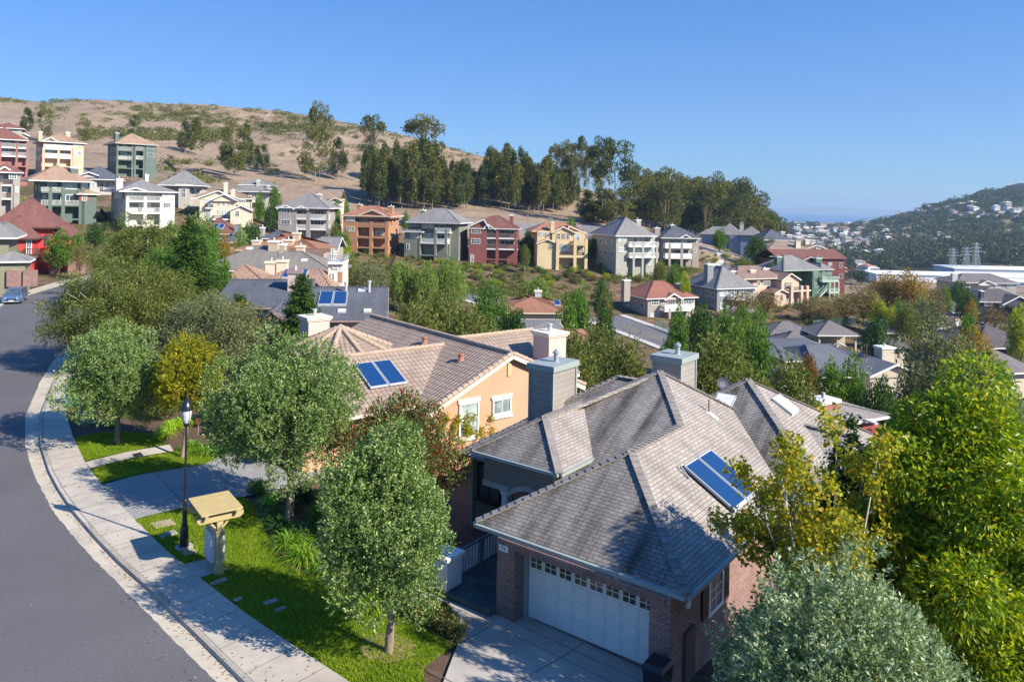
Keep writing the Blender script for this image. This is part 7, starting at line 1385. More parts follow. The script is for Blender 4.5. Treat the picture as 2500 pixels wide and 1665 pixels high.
# ------------------------------------------------------------------ eucalyptus on the hill
BKG = bark('gum_bark', (.34, .29, .23))
def gum_unit(seed, mat, kind):
    """unit gum tree: 1 m tall. kinds: spire (columnar grove tree), tall (bare stem, high umbrella), bulky (big layered crown)"""
    r = np.random.default_rng(seed); C = []
    if kind == 'spire':
        for i in range(34):
            t = r.random(); z = .22 + .76 * t; R0 = (.14 * (1 - t) ** .6 + .02) * (1 if t > .15 else .7); a = r.random() * 6.28; C.append((math.cos(a) * R0, math.sin(a) * R0, z, .035 + .02 * r.random(), .035 + .02 * r.random(), .075 + .05 * r.random()))
        for i in range(5): C.append((r.normal() * .012, r.normal() * .012, .84 + i * .035, .028, .028, .06))
        n, L, W = 2600, .05, .018
    elif kind == 'tall':
        for i in range(22):
            a = r.random() * 6.28; R0 = .30 * math.sqrt(r.random()); z = .80 + .17 * (1 - (R0 / .30) ** 2) + r.normal() * .02; C.append((math.cos(a) * R0, math.sin(a) * R0, z, .07, .07, .04))
        for i in range(8): a = r.random() * 6.28; R0 = .1 + .13 * r.random(); C.append((math.cos(a) * R0, math.sin(a) * R0, .5 + .25 * r.random(), .05, .05, .04))
        n, L, W = 2200, .042, .016
    else:
        for i in range(34):
            t = r.random(); z = .18 + .78 * t; R0 = .36 * math.sqrt(max(.06, 1 - abs(t - .5) ** 1.6 * 2.0)) * (.45 + .55 * r.random()); a = r.random() * 6.28; q = .07 + .055 * r.random(); C.append((math.cos(a) * R0, math.sin(a) * R0, z, q, q, q * .62))
        n, L, W = 5200, .036, .015
    V = leaves(r, C, n, L, W, .5, .05, .7, .35, .05); m = MB(); b1 = Vector((r.normal() * .02, r.normal() * .02, .5)); m.tube([(0, 0, -.05), (0, 0, .02), b1, (b1.x * 1.5, b1.y * 1.5, .82)], [.014, .011, .008, .003], 6)
    for c in C[:: (3 if kind != 'tall' else 1)]:
        z0 = max(.12, c[2] - (.12 if kind == 'spire' else .26)); m.tube([(b1.x * z0 * 1.6, b1.y * z0 * 1.6, z0), (c[0] * .6, c[1] * .6, (z0 + c[2]) / 2), c[:3]], [.005, .0035, .0012], 4)
    o = m.build('trunk', BKG, None, True); me = o.data; bpy.data.objects.remove(o); return [('crown', leaf_mesh('crown', V, mat)), ('trunk', me)]
GU = {'spire': [gum_unit(201, M_GUM, 'spire'), gum_unit(202, M_GUMD, 'spire'), gum_unit(203, M_GUM, 'spire'), gum_unit(207, M_GUMD, 'spire')], 'tall': [gum_unit(204, M_GUMD, 'tall'), gum_unit(208, M_GUM, 'tall')], 'bulky': [gum_unit(205, M_GUM, 'bulky'), gum_unit(206, M_GUMD, 'bulky'), gum_unit(209, M_GUM, 'bulky')]}
_g = [0]
def gum(kind, px, ybase, ytop, wpx, label, group, Y=None):
    _g[0] += 1; ks = GU[kind]; p = hit(px, ybase, 120) if Y is None else None
    if p is None: q = at_y(px, ybase, Y); p = Vector((q.x, q.y, gz(q.x, q.y)))
    t = at_y(px, ytop, p.y); h = t.z - p.z; w = wpx * p.y / FPX; k = {'spire': .36, 'tall': .74, 'bulky': .88}[kind]
    return plant('eucalyptus_tree', label, 'tree', ks[_g[0] % len(ks)], p, _g[0] * 1.7, (w / k, w / k, h), group)
GL = 'lone trees on the dry hill'; GG = 'eucalyptus grove above the street of tall houses'
for a in (('spire', 66, 330, 268, 30, 'slim dark tree on the dry hill, leftmost of the lone trees'), ('bulky', 110, 345, 262, 46, 'broad dark tree next to the slim leftmost one on the hill'), ('bulky', 205, 352, 290, 44, 'dark tree behind the peach house roof'), ('bulky', 328, 348, 280, 46, 'dark tree poking out behind the upper green house roof'), ('spire', 452, 380, 300, 34, 'dark gum tree right of the upper green house, left of a touching pair'), ('spire', 478, 380, 294, 38, 'dark gum tree right of the upper green house, right of a touching pair'),
          ('spire', 552, 432, 318, 40, 'gum tree of the clump above the grey villa, left stem'), ('bulky', 572, 440, 290, 74, 'tallest gum tree of the clump above the grey villa'), ('spire', 600, 436, 310, 40, 'gum tree of the clump above the grey villa, right stem'), ('spire', 627, 420, 360, 22, 'small slim gum tree, left of two right of the clump'), ('spire', 645, 424, 356, 24, 'small slim gum tree, right of two right of the clump'), ('bulky', 662, 430, 398, 44, 'low wind bent tree right of the two small slim gums'),
          ('tall', 780, 445, 250, 66, 'very tall gum with a high umbrella crown above the taupe house'), ('bulky', 770, 445, 300, 100, 'bulky gum at the foot of the very tall umbrella gum'), ('spire', 825, 440, 340, 44, 'darker gum right of the very tall umbrella gum'), ('tall', 908, 445, 286, 80, 'sparse spreading gum with several flat crowns on the skyline'), ('tall', 1040, 455, 283, 120, 'wide domed umbrella gum on the skyline in the middle'), ('bulky', 1000, 470, 345, 90, 'bulky gum under the wide domed one')): gum(*a, GL)
r9 = np.random.default_rng(77)
def grove(x0, x1, n, base, top, kinds, wr, tag_, dy=28, Yr=None):
    for i in range(n):
        px = x0 + (x1 - x0) * (i + .5 + r9.normal() * .3) / n; k = r9.random(); yb = np.interp(px, *base) - dy * k; yt = np.interp(px, *top) + r9.random() * 46 + (k < .4) * r9.random() * 40; kd = kinds[int(r9.integers(len(kinds)))]
        gum(kd, px, yb, yt, wr * (.75 + .5 * r9.random()), tag_, GG, None if Yr is None else Yr[1] + (Yr[0] - Yr[1]) * (1 - k))
grove(890, 1010, 24, ((880, 1010), (500, 512)), ((880, 940, 1010), (362, 345, 352)), ['spire'], 34, 'slender eucalyptus in the dense dark stand left of the domed skyline gum')
grove(1010, 1150, 28, ((1010, 1150), (512, 520)), ((1010, 1040, 1100, 1150), (352, 330, 392, 385)), ['spire'], 36, 'slender eucalyptus in the stand above the sage green house')
grove(1170, 1400, 52, ((1170, 1290, 1400), (505, 522, 515)), ((1170, 1200, 1260, 1330, 1400), (372, 352, 352, 378, 392)), ['spire'], 34, 'slender pointed eucalyptus in the long stand above the red and yellow houses')
grove(1355, 1460, 10, ((1355, 1460), (470, 545)), ((1355, 1375, 1410, 1460), (345, 328, 330, 348)), ['tall'], 46, 'tall bare stemmed eucalyptus with small high crown right of the long stand', 20)
grove(1420, 1530, 6, ((1420, 1530), (560, 575)), ((1420, 1530), (440, 450)), ['bulky', 'spire'], 62, 'lower bushy eucalyptus under the bare stemmed ones', 28, (285, 330))
gum('bulky', 1500, 572, 348, 125, 'biggest eucalyptus with pale branching trunk behind the large grey house', GG, 290); gum('tall', 1470, 560, 340, 90, 'high crowned eucalyptus just left of the biggest one', GG, 300)
grove(1540, 1910, 34, ((1540, 1700, 1800, 1910), (575, 590, 575, 580)), ((1540, 1590, 1660, 1710, 1800, 1850, 1885, 1910), (415, 385, 425, 418, 425, 470, 520, 560)), ['bulky'], 96, 'bulky eucalyptus in the woods behind the slate blue house', 40, (305, 400))
grove(1560, 1880, 12, ((1540, 1700, 1800, 1910), (560, 572, 560, 570)), ((1540, 1590, 1660, 1710, 1800, 1850, 1885, 1910), (400, 385, 415, 418, 430, 480, 520, 560)), ['tall'], 70, 'flat crowned eucalyptus rising from the woods behind the slate blue house', 30, (330, 390))

# ------------------------------------------------------------------ scrub on the hill and planted shrubs on the slopes
def scatter_mesh(name, label, pts, size, mat, seed, per=60, flat=.55, L=.5, W=.3, cat=None):
    r = np.random.default_rng(seed); Vs = []
    for (x, y, z), s_ in zip(pts, size):
        B = [(x + r.normal() * s_ * .5, y + r.normal() * s_ * .5, z + s_ * flat * .35, s_ * .6, s_ * .6, s_ * flat * (.5 + .4 * r.random())) for _ in range(3)]; Vs.append(leaves(r, B, per, L * s_ ** .5, W * s_ ** .5, .7, .3, .6, .4))
    o = link(name, leaf_mesh(name, np.concatenate(Vs), mat)); return tag(o, label, cat, kind='stuff')
M_SCR = leaf('scrub_leaf', (.075, .082, .03), (.19, .18, .07), .4, .15, .2); M_SCRD = leaf('dark_scrub_leaf', (.045, .055, .022), (.11, .12, .045), .4, .15, .2)
def hill_scrub():
    r = np.random.default_rng(5); P, S = [], []; bands = [((200, 560), (315, 345), 150), ((330, 560), (262, 300), 90), ((60, 500), (250, 300), 40), ((560, 1150), (280, 400), 150), ((660, 800), (305, 345), 60), ((700, 1000), (265, 330), 90), ((480, 700), (268, 330), 50), ((0, 640), (241, 252), 90), ((640, 1180), (0, 0), 60), ((380, 520), (390, 460), 26)]
    for (xa, xb), (ya, yb), n in bands:
        for i in range(n):
            cxp, cyp = r.uniform(xa, xb), r.uniform(ya, yb)
            if ya == 0: cyp = np.interp(cxp, (640, 800, 1000, 1180), (262, 292, 330, 368)) + abs(r.normal()) * 8
            for j in range(int(r.integers(2, 6))):
                p = hit(cxp + r.normal() * 7, cyp + r.normal() * 1.6, 150, 900)
                if 255 < p.y < 640: P.append(p); S.append(r.uniform(1.0, 2.8))
    scatter_mesh('hill_scrub', 'olive scrub scattered in patches over the dry hill', P, S, M_SCR, 6, 45, .55, .55, .3, 'scrub'); print('scrub', len(P))
hill_scrub()
SH_U = [unit_tree(301 + i, m_, 16, 900, .22, .10, .055, .42, .40, .95, -.6, BKB, h0=.1, r0=.02, nl=4, rx=.42) for i, m_ in enumerate((M_GREEN, M_DARK, M_YG, M_SCR, M_OLIV, M_BRN))]
def shrubs():
    r = np.random.default_rng(15); SPOT = [((870, 960), (585, 640), 26, 'below the terracotta house'), ((975, 1110), (610, 655), 26, 'below the sage green house'), ((1120, 1290), (650, 700), 44, 'below the barn red house'), ((1295, 1480), (640, 700), 60, 'below the yellow house'), ((1480, 1680), (640, 690), 40, 'below the large grey house'), ((225, 330), (530, 600), 22, 'on the red earth bank'), ((405, 450), (380, 470), 16, 'on the dry slope right of the upper green house'), ((1690, 1780), (580, 640), 18, 'around the bend of the upper street'), ((1900, 2110), (745, 800), 26, 'behind the teal fence')]
    C_ = ['bright green', 'dark green', 'yellow', 'grey', 'olive', 'dry brown']
    for (xa, xb), (ya, yb), n, where in SPOT:
        for i in range(n):
            k = int(r.choice(6, p=[.22, .16, .18, .16, .16, .12])); p = hit(r.uniform(xa, xb), r.uniform(ya, yb), 60, 500); s_ = r.uniform(.9, 2.3); plant('garden_shrub', '%s low shrub %s' % (C_[k], where), 'shrub', SH_U[k][:1], p, r.random() * 6, (s_ * 1.1, s_ * 1.1, s_ * .85), 'shrubs planted on the bare slopes')
shrubs()
def slope_cover():
    r = np.random.default_rng(25); P, S = [], []
    for (xa, xb), (ya, yb), n in (((1130, 1330), (690, 722), 260), ((1480, 1700), (650, 690), 260), ((940, 1120), (650, 740), 260), ((1250, 1480), (700, 760), 200), ((820, 960), (600, 720), 200), ((380, 640), (480, 600), 160), ((2080, 2200), (690, 770), 220), ((1980, 2500), (690, 900), 420), ((1640, 1900), (740, 860), 200), ((150, 420), (560, 640), 90)):
        for i in range(n): p = hit(r.uniform(xa, xb), r.uniform(ya, yb), 60, 500); P.append(p); S.append(r.uniform(.6, 1.5))
    scatter_mesh('ground_cover', 'low green ground cover on the garden slopes', P, S, M_OLIV, 26, 40, .35, .4, .2, 'ground cover')
slope_cover()

# ------------------------------------------------------------------ the far valley: town, woods, works buildings, pylons
def far_house(i, label, p, rz, w, d, h, wallm, roofm, flat, grp):
    H = thing('distant_house', label, 'house', p, rz, grp); m = MB(); m.box(-w / 2, w / 2, -d / 2, d / 2, -4, h); m.build('wall', wallm, H); r = MB()
    if flat: r.box(-w / 2 - .3, w / 2 + .3, -d / 2 - .3, d / 2 + .3, h + .01, h + .5)
    else:
        a, b, z, t = w / 2 + .5, d / 2 + .5, h, h + d * .22; k = min(a, b) * .8; F = [[(-a, -b, z), (a, -b, z), (a - k, 0, t), (-a + k, 0, t)], [(a, b, z), (-a, b, z), (-a + k, 0, t), (a - k, 0, t)], [(-a, b, z), (-a, -b, z), (-a + k, 0, t)], [(a, -b, z), (a, b, z), (a - k, 0, t)]]; roof_faces(r, F, .3)
    r.build('roof', roofm, H); g = MB(); n = max(2, int(w / 3))
    for q in range(n):
        x = -w / 2 + w * (q + .5) / n
        for zz in ((h - 2.2,) if h < 4.5 else (h - 2.2, h - 5.0)): g.box(x - .7, x + .7, -d / 2 - .06, -d / 2 - .003, zz, zz + 1.3)
    g.build('window', GLASS, H); return H
def town():
    r = np.random.default_rng(91); WL = [('white', plain('far_white', (.74, .73, .70), .8, .06)), ('cream', plain('far_cream', (.62, .54, .42), .8, .06)), ('pale grey', plain('far_grey', (.45, .46, .48), .8, .06)), ('pinkish', plain('far_pink', (.58, .42, .34), .8, .06)), ('pale blue', plain('far_blue', (.42, .50, .58), .8, .06))]
    RF = [('grey', plain('far_roof_grey', (.24, .23, .23), .9, .1)), ('pale', plain('far_roof_pale', (.55, .53, .50), .9, .1)), ('brown', plain('far_roof_brown', (.24, .16, .12), .9, .1)), ('red', plain('far_roof_red', (.30, .15, .11), .9, .1))]
    zones = [((1935, 2150), (546, 640), 165, 'on the far hillside town'), ((1990, 2075), (520, 556), 26, 'on top of the far town hill'), ((2150, 2330), (545, 600), 40, 'at the foot of the far wooded ridge'), ((2190, 2330), (506, 524), 24, 'in the row along the far wooded ridge'), ((2330, 2500), (500, 540), 26, 'scattered on the right of the far ridge'), ((1960, 2160), (640, 680), 12, 'among the trees of the near valley floor')]
    i = 0
    for (xa, xb), (ya, yb), n, where in zones:
        for _ in range(n):
            px, py = r.uniform(xa, xb), r.uniform(ya, yb)
            if py < 556 and 1990 < px < 2075 and abs(px - 2035) > 40 and 'top' in where: px = 2035 + r.normal() * 18
            p = hit(px, py, 500, 2400)
            if p.y > 2300: continue
            a, wm = WL[int(r.choice(5, p=[.46, .2, .16, .1, .08]))]; b, rm = RF[int(r.choice(4, p=[.36, .3, .2, .14]))]; w = r.uniform(9, 17); far_house(i, 'tiny %s house with %s roof %s' % (a, b, where), p, r.normal() * .35 + .15, w, r.uniform(8, 11), r.choice([3.2, 5.8, 6.5]), wm, rm, r.random() < .25, 'tiny far houses across the valley'); i += 1
town()
M_FAR = leaf('far_leaf', (.030, .042, .022), (.085, .10, .05), .4, .1, .1); M_FARD = leaf('far_dark_leaf', (.022, .034, .020), (.06, .075, .035), .4, .1, .1)
FT = [unit_tree(401, M_FAR, 14, 420, .22, .13, .09, .52, .42, .9, -.7, BKB, h0=.2, r0=.03, nl=4), unit_tree(402, M_FARD, 12, 420, .22, .13, .09, .52, .42, .85, -.7, BKB, h0=.2, r0=.03, nl=4), unit_tree(403, M_FARD, 14, 420, .2, .13, .09, .62, .32, 1.0, -.3, BKG, h0=.42, r0=.025, nl=6)]
def far_woods():
    r = np.random.default_rng(93); P, S = [], []; zones = [((1930, 2150), (540, 650), 330, (2.6, 5)), ((1985, 2060), (505, 530), 40, (4, 6.5)), ((2130, 2500), (455, 545), 900, (3.5, 7)), ((2120, 2420), (535, 610), 620, (4, 8.5)), ((2380, 2500), (540, 640), 220, (2.5, 5)), ((2000, 2180), (610, 660), 160, (4, 7)), ((2060, 2160), (540, 560), 90, (4, 7)), ((2060, 2500), (606, 648), 330, (3.5, 7.5))]
    for (xa, xb), (ya, yb), n, (s0, s1) in zones:
        for i in range(n):
            px = r.uniform(xa, xb); py = r.uniform(ya, yb); p = hit(px, py, 430, 2400)
            if p.y > 2350: continue
            tan = math.sin(p.x * .011 + 1.3) * math.sin(p.y * .013 + .4)
            if 2230 < px and tan > .12 and py < 530: continue
            P.append(p + Vector((0, 0, 1.0))); S.append(r.uniform(s0, s1))
    scatter_mesh('far_woods', 'dark woods covering the far valley and ridge', P, S, M_FAR, 94, 46, 1.1, 1.35, .8, 'woods'); print('far woods', len(P))
far_woods()
def far_trees():
    r = np.random.default_rng(95)
    for i, (px, py, yt, w, k, lab) in enumerate(((2005, 516, 502, 22, 2, 'dark grove tree on top of the far town hill, first from the sea'), (1995, 524, 508, 18, 1, 'low dark tree at the seaward end of the far town hill'), (1975, 528, 508, 20, 1, 'dark tree at the left end of the far town hill'), (2022, 515, 502, 24, 1, 'dense dark tree on top of the far town hill'), (2008, 515, 504, 16, 2, 'umbrella tree on the top of the far town hill'), (2257, 508, 478, 16, 2, 'tall tree sticking up on the skyline of the far ridge'))): 
        p = hit(px, py + 14, 600, 2300); t = at_y(px, yt + 8, p.y); s_ = w * .8 * p.y / FPX; plant('distant_tree', lab, 'tree', FT[k], p, i, (s_, s_, min(20, max(6, t.z - p.z))), 'single trees on the far hill')
    T2 = [(px, py, h_, w_) for px, py, h_, w_ in zip(r.uniform(2030, 2480, 70), r.uniform(640, 700, 70), r.uniform(7, 15, 70), r.uniform(7, 13, 70))]
    for i, (px, py, h_, w_) in enumerate(T2):
        p = hit(px, py, 250, 900)
        if 2145 < px < 2500 and p.y > 600: continue
        k = int(r.integers(3)); plant('valley_tree', ('grey green rounded tree', 'dark rounded tree', 'dark umbrella shaped tree')[k] + ' on the valley floor between the condominiums and the white works building', 'tree', FT[k], p, i * 1.3, (w_, w_, h_), 'trees on the valley floor')
far_trees()
def works():
    a = at_y(2140, 668, 700); W = thing('works_building', 'long white flat roofed works building on the valley floor', 'industrial building', (a.x, a.y, gz(a.x, a.y)), R(-3)); wh = plain('works_white', (.78, .78, .78), .6, .04); gl = plain('works_band', (.10, .16, .22), .3)
    m = MB(); m.box(0, 190, 0, 40, -6, 6.5); wo = m.build('wall', wh, W); m = MB(); m.box(-1, 191, -1, 41, 6.51, 7.3); m.build('roof', plain('works_roof', (.72, .73, .75), .7, .05), W); m = MB(); m.box(60, 190, -16, -.01, -6, 3.6); m.box(59, 191, -17, -.02, 3.61, 4.2); m.build('front_hall', wh, W)
    for k in range(5): m = MB(); m.box(66 + k * 24, 78 + k * 24, -16.2, -16.003, .6, 2.4); m.build('window', gl, W)
    b = at_y(2330, 652, 742); W2 = thing('works_building', 'pale works hall with white roof, behind the long white works building', 'industrial building', (b.x, b.y, gz(b.x, b.y)), R(-3)); m = MB(); m.box(0, 120, 0, 40, -6, 9); m.build('wall', plain('works_grey', (.55, .57, .60), .6, .04), W2); m = MB(); m.box(-1, 121, -1, 41, 9.01, 9.9); m.build('roof', plain('works_roof', (.72, .73, .75), .7, .05), W2)
works()
def pylon(px, ybase, ytop, lab):
    p = at_y(px, ybase, 760); t = at_y(px, ytop, 760); g = gz(p.x, p.y); h = t.z - g; T = thing('pylon', lab, 'pylon', (p.x, p.y, g), 0, 'lattice pylons in the valley'); m = MB(); S = plain('pylon_steel', (.30, .32, .34), .5, .05); b = 3.6
    for sx in (-1, 1):
        for sy in (-1, 1): m.beam((sx * b, sy * b, 0), (sx * .5, sy * .5, h), .28, .28)
    n = 9
    for i in range(n):
        z0, z1 = h * i / n, h * (i + 1) / n; w0, w1 = b + (.5 - b) * i / n, b + (.5 - b) * (i + 1) / n
        for sy in (-1, 1): m.beam((-w0, sy * w0, z0), (w1, sy * w1, z1), .18, .18); m.beam((w0, sy * w0, z0), (-w1, sy * w1, z1), .18, .18); m.beam((sy * w0, -w0, z0), (sy * w1, w1, z1), .18, .18)
    m.build('lattice', S, T)
    for zz, a in ((.72, 6.5), (.83, 5.2), (.94, 4.2)): m = MB(); m.beam((-a, 0, h * zz), (a, 0, h * zz), .3, .35); m.beam((-a, 0, h * zz), (0, 0, h * zz + 1.6), .15, .15); m.beam((a, 0, h * zz), (0, 0, h * zz + 1.6), .15, .15); m.build('cross_arm', S, T)
pylon(2326, 640, 606, 'left one of three lattice pylons, shortest'); pylon(2359, 640, 603, 'middle one of three lattice pylons'); pylon(2383, 642, 592, 'right one of three lattice pylons, tallest')

# ------------------------------------------------------------------ near planting
def strap_clump(label, loc, n, L, seed, mat, W=.03, name='strap_leaf_plant', arch=1.0):
    r = np.random.default_rng(seed); a = r.random(n) * 6.283; base = np.stack([np.cos(a), np.sin(a), np.zeros(n)], 1) * (r.random(n) * .22)[:, None]; a2 = a + r.normal(size=n) * .5; d = np.stack([np.cos(a2), np.sin(a2)], 1); l = L * (.6 + .5 * r.random(n)); u = .25 + .75 * r.random(n); Vs, Q = [], []
    ts = np.linspace(0, 1, 6); P = np.zeros((n, 6, 3)); 
    for i, t in enumerate(ts): P[:, i, :2] = base[:, :2] + d * (l * u * t * (1 + .2 * t))[:, None]; P[:, i, 2] = l * (1.25 - .45 * u) * (t * 1.55 - t * t * (1.0 + .35 * u * arch))
    sd = np.stack([-d[:, 1], d[:, 0], np.zeros(n)], 1); wd = np.array([.6, 1, 1, .9, .6, .1]) * W
    A = P + sd[:, None, :] * wd[None, :, None] * .5; B = P - sd[:, None, :] * wd[None, :, None] * .5; V = np.stack([A, B], 2).reshape(-1, 3); k = np.arange(n)[:, None] * 12 + np.arange(5)[None] * 2; q = np.stack([k, k + 1, k + 3, k + 2], -1).reshape(-1, 4)
    T = thing(name, label, 'plant', loc, 0, 'strap leaved plants in the front beds'); link('leaves', np_mesh('leaves', V, q, mat), T); return T
M_STR = leaf('strap_leaf', (.09, .19, .02), (.25, .36, .04), .3, .3, .4); M_STRY = leaf('lime_strap_leaf', (.20, .34, .02), (.42, .50, .05), .3, .3, .4); M_STRD = leaf('dark_strap_leaf', (.03, .09, .02), (.08, .18, .04), .3, .2, .4)
for i, (px, py, L, mt, lab) in enumerate(((742, 1378, 1.15, M_STR, 'big arching strap leaved clump at the edge of the front lawn, beside the street tree'), (705, 1340, 1.1, M_STR, 'strap leaved clump in the bed left of the biggest arching one'), (690, 1292, 1.0, M_STRD, 'dark strap leaved clump in shade under the wide street tree'), (738, 1310, 1.0, M_STRD, 'dark strap leaved clump in deep shade behind the arching ones'), (668, 1262, .9, M_STRD, 'small dark strap leaved clump by the trunk of the wide street tree'), (790, 1400, .9, M_STR, 'thin strap leaved clump partly under the nearest street tree'), (905, 1480, .85, M_STRY, 'yellowing strap leaved clump right behind the nearest trunk'), (665, 1215, .7, M_STRY, 'lime strap leaved clump by the neighbour driveway end'), (420, 1052, .95, M_STRY, 'lime green strap leaved clump, upper one at the garden path'), (400, 1072, .85, M_STRY, 'lime green strap leaved clump, left one at the garden path'), (448, 1040, .95, M_STRY, 'lime green strap leaved clump in front of the white trunk'), (470, 1098, .9, M_STR, 'strap leaved clump, left one at the neighbour driveway edge'), (500, 1105, .9, M_STR, 'strap leaved clump, middle one at the neighbour driveway edge'), (528, 1102, .9, M_STRD, 'strap leaved clump, right one at the neighbour driveway edge'), (272, 1052, .5, M_STRY, 'small lime plant at the back of the round lawn'))):
    p = at_z(px, py, -.35); p.z = gz(p.x, p.y) + .03; strap_clump(lab, p, 210, L, 500 + i, mt, .035)
def near_shrub(label, px, py, z, w, h, n, seed, mat, L=.09, W=.04, name='garden_bush'):
    p = at_z(px, py, z); r = np.random.default_rng(seed); B = crown_blobs(r, (0, 0, h * .5), (w * .5, w * .5, h * .5), 26, min(w, h) * .17, .9, .3, -.8, .16); V = leaves(r, B, n, L, W, .6, .5, .7, .6); T = thing(name, label, 'shrub', (p.x, p.y, gz(p.x, p.y)), 0, 'bushes in the front beds'); link('leaves', leaf_mesh('leaves', V, mat), T); o = link('stems', trunk_mesh('stems', r, h * .25, [b[:3] for b in B[::2]], .03, BKB, (0, 0), 8, 0), T)
M_SHR = leaf('bronze_green_leaf', (.09, .10, .03), (.22, .20, .08), .4, .2, .4)
for i, (px, py, w, h, m_, lab) in enumerate(((985, 1505, 1.0, .85, M_SHR, 'bronze green low bush in the bed right of the nearest trunk, first from the trunk'), (1035, 1528, 1.0, .8, M_SHR, 'bronze green low bush in the driveway bed, second from the trunk'), (1075, 1545, .9, .7, M_SHR, 'bronze green low bush in the driveway bed, third from the trunk'), (1108, 1568, .9, .65, M_SHR, 'bronze green low bush at the driveway corner of the bed'), (1082, 1518, .6, .7, M_DARK, 'dark spiky little bush at the back of the driveway bed'), (940, 1470, 1.1, 1.0, M_SHR, 'olive bush behind the nearest trunk'), (1000, 1440, 1.3, 1.2, M_DARK, 'dark bush at the foot of the white entry pier'), (740, 1235, 1.6, 1.1, M_DARK, 'dark round shrub right of the wide street tree trunk'), (790, 1290, 1.5, 1.3, M_GREEN, 'shaded green shrub between the wide tree and the nearest tree'), (850, 1335, 1.5, 1.2, M_DARK, 'dark shrub hidden behind the nearest street tree'), (630, 1200, 1.0, .7, M_GREEN, 'low green shrub at the near edge of the neighbour driveway'), (300, 1030, 1.6, 1.2, M_GREEN, 'green shrub behind the round street tree by the kerb'), (345, 1020, 1.8, 1.4, M_RED, 'reddish shrub behind the round lawn'), (395, 1030, 2.2, 1.7, M_OLIV, 'big olive bush behind the lime plants'), (255, 1010, 1.6, 1.2, M_DARK, 'dark shrub next to the mint cabinet'), (225, 985, 1.8, 1.5, M_OLIV, 'olive shrub behind the mint cabinet'), (520, 1040, 2.0, 1.8, M_SILV, 'grey green shrub left of the wide street tree'), (570, 1065, 1.8, 1.5, M_GREEN, 'green shrub at the neighbour house front'), (445, 1005, 2.0, 1.8, M_DARK, 'dark shrub under the golden tree'), (640, 1010, 2.2, 2.2, M_OLIV, 'tall olive shrub against the neighbour house'))): near_shrub(lab, px, py, -.5, w, h, int(2600 * w * h), 600 + i, m_)
def creeper():
    r = np.random.default_rng(71); B = [(x, -.15, -1 + r.random() * (3.0 - x * .25), .25, .12, .3) for x in r.uniform(.2, 4.5, 34)]; V = leaves(r, B, 2600, .12, .07, .3, .2, .9, .95); T = thing('climbing_plant', 'sparse yellowing creeper on the orange gable wall', 'plant', OO, OPHI); link('leaves', leaf_mesh('leaves', V, M_BIR), T); m = MB()
    for b in B[::2]: m.tube([(b[0] * .7 + .8, -.05, -3), (b[0] * .9, -.08, b[2] - .5), b[:3]], [.015, .01, .004], 4)
    m.build('stems', BKB, T)
creeper()
def grass():
    r = np.random.default_rng(81); Vs = []
    for poly, n in ((lawnA, 60000), (lawnB, 12000), (lawnC, 12000)):
        P = np.array(poly); lo, hi = P.min(0), P.max(0); q = lo + (hi - lo) * r.random((n * 3, 2)); ins = np.zeros(len(q), bool); j = len(P) - 1
        for i in range(len(P)):
            c = ((P[i, 1] > q[:, 1]) != (P[j, 1] > q[:, 1])) & (q[:, 0] < (P[j, 0] - P[i, 0]) * (q[:, 1] - P[i, 1]) / (P[j, 1] - P[i, 1] + 1e-12) + P[i, 0]); ins ^= c; j = i
        q = q[ins][:n]; pc = np.mean(PAD, 0); q = q[(np.abs((q - pc) @ np.array((.745, -.667))) > .62) | (np.abs((q - pc) @ np.array((.667, .745))) > 1.0)]; n_ = len(q); z = ground_np(q[:, 0], q[:, 1]) + .07; h = .05 + .05 * r.random(n_); a = r.random(n_) * 6.28; w = .012; d = r.normal(size=(n_, 2)) * .02; s_ = np.stack([np.cos(a), np.sin(a)], 1) * w
        b0 = np.c_[q - s_, z]; b1 = np.c_[q + s_, z]; t0 = np.c_[q + d + s_ * .3, z + h]; t1 = np.c_[q + d - s_ * .3, z + h]; Vs.append(np.stack([b0, b1, t0, t1], 1).reshape(-1, 3))
    o = link('grass', leaf_mesh('grass', np.concatenate(Vs), leaf('grass_blade', (.11, .18, .012), (.26, .31, .035), .35, .3, .2, .6))); tag(o, 'short mown green grass on the front lawns', 'grass', kind='stuff')
grass()
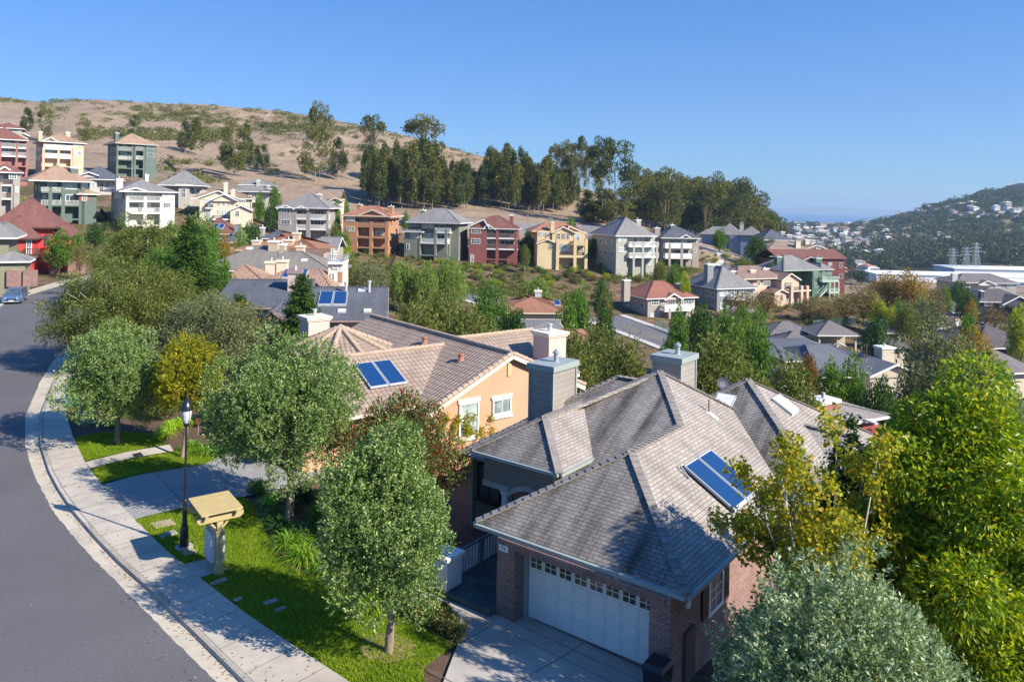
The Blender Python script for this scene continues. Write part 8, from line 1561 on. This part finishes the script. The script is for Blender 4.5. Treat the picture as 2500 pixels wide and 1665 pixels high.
def rings():
    for px, py, rad in ((948, 1592, .85), (285, 1084, .7)):
        c = at_z(px, py, -.2); r = np.random.default_rng(3); drape('bare_patch', [(c.x + math.cos(a) * rad * (.85 + .25 * r.random()), c.y + math.sin(a) * rad * (.85 + .25 * r.random())) for a in np.linspace(0, 6.28, 22)[:-1]], STRAW, .085, .4)
rings()
def litter():
    r = np.random.default_rng(97); P = []
    for i in range(len(GUT) - 12):
        a, b = (GUT[i] * .25 + CURB[i] * .75), (GUT[i + 1] * .25 + CURB[i + 1] * .75)
        for k in range(22): t = r.random(); P.append(np.r_[a + (b - a) * t + r.normal(size=2) * .06, .03])
    for k in range(500): t = r.integers(0, len(SIDE) - 9); f = r.random(); q = CURB[t] + (CURB[t + 1] - CURB[t]) * f; P.append(np.r_[q + np.array((r.uniform(-1, 1.6), r.uniform(-1, 1.6))), .15])
    P = np.array(P); n = len(P); a = r.random(n) * 6.28; d = np.stack([np.cos(a), np.sin(a), r.random(n) * .3], 1) * .05; s_ = np.stack([-np.sin(a), np.cos(a), r.random(n) * .3], 1) * .02; V = np.stack([P - d, P + s_, P + d, P - s_], 1).reshape(-1, 3); tag(link('leaf_litter', leaf_mesh('leaf_litter', V, leaf('dead_leaf', (.20, .11, .04), (.36, .22, .08), .4, .1, .1))), 'dead leaves in the gutter and on the sidewalk', 'leaf litter', kind='stuff')
litter()
# ------------------------------------------------------------------ air: pale haze over the whole valley
def haze():
    m = MB(); m.box(-37000, 37000, -300, 46000, -112, 132); o = m.build('haze', [], None); o.data.materials.clear(); mt = bpy.data.materials.new('haze_air'); mt.use_nodes = True; n = mt.node_tree.nodes; n.remove(n['Principled BSDF']); v = n.new('ShaderNodeVolumePrincipled'); v.inputs['Color'].default_value = (.55, .76, 1, 1); v.inputs['Density'].default_value = HAZE; v.inputs['Anisotropy'].default_value = .2; mt.node_tree.links.new(v.outputs[0], n['Material Output'].inputs['Volume']); o.data.materials.append(mt); tag(o, kind='stuff', label='pale blue haze filling the air over the valley', cat='haze')
HAZE = 0.000105
haze()
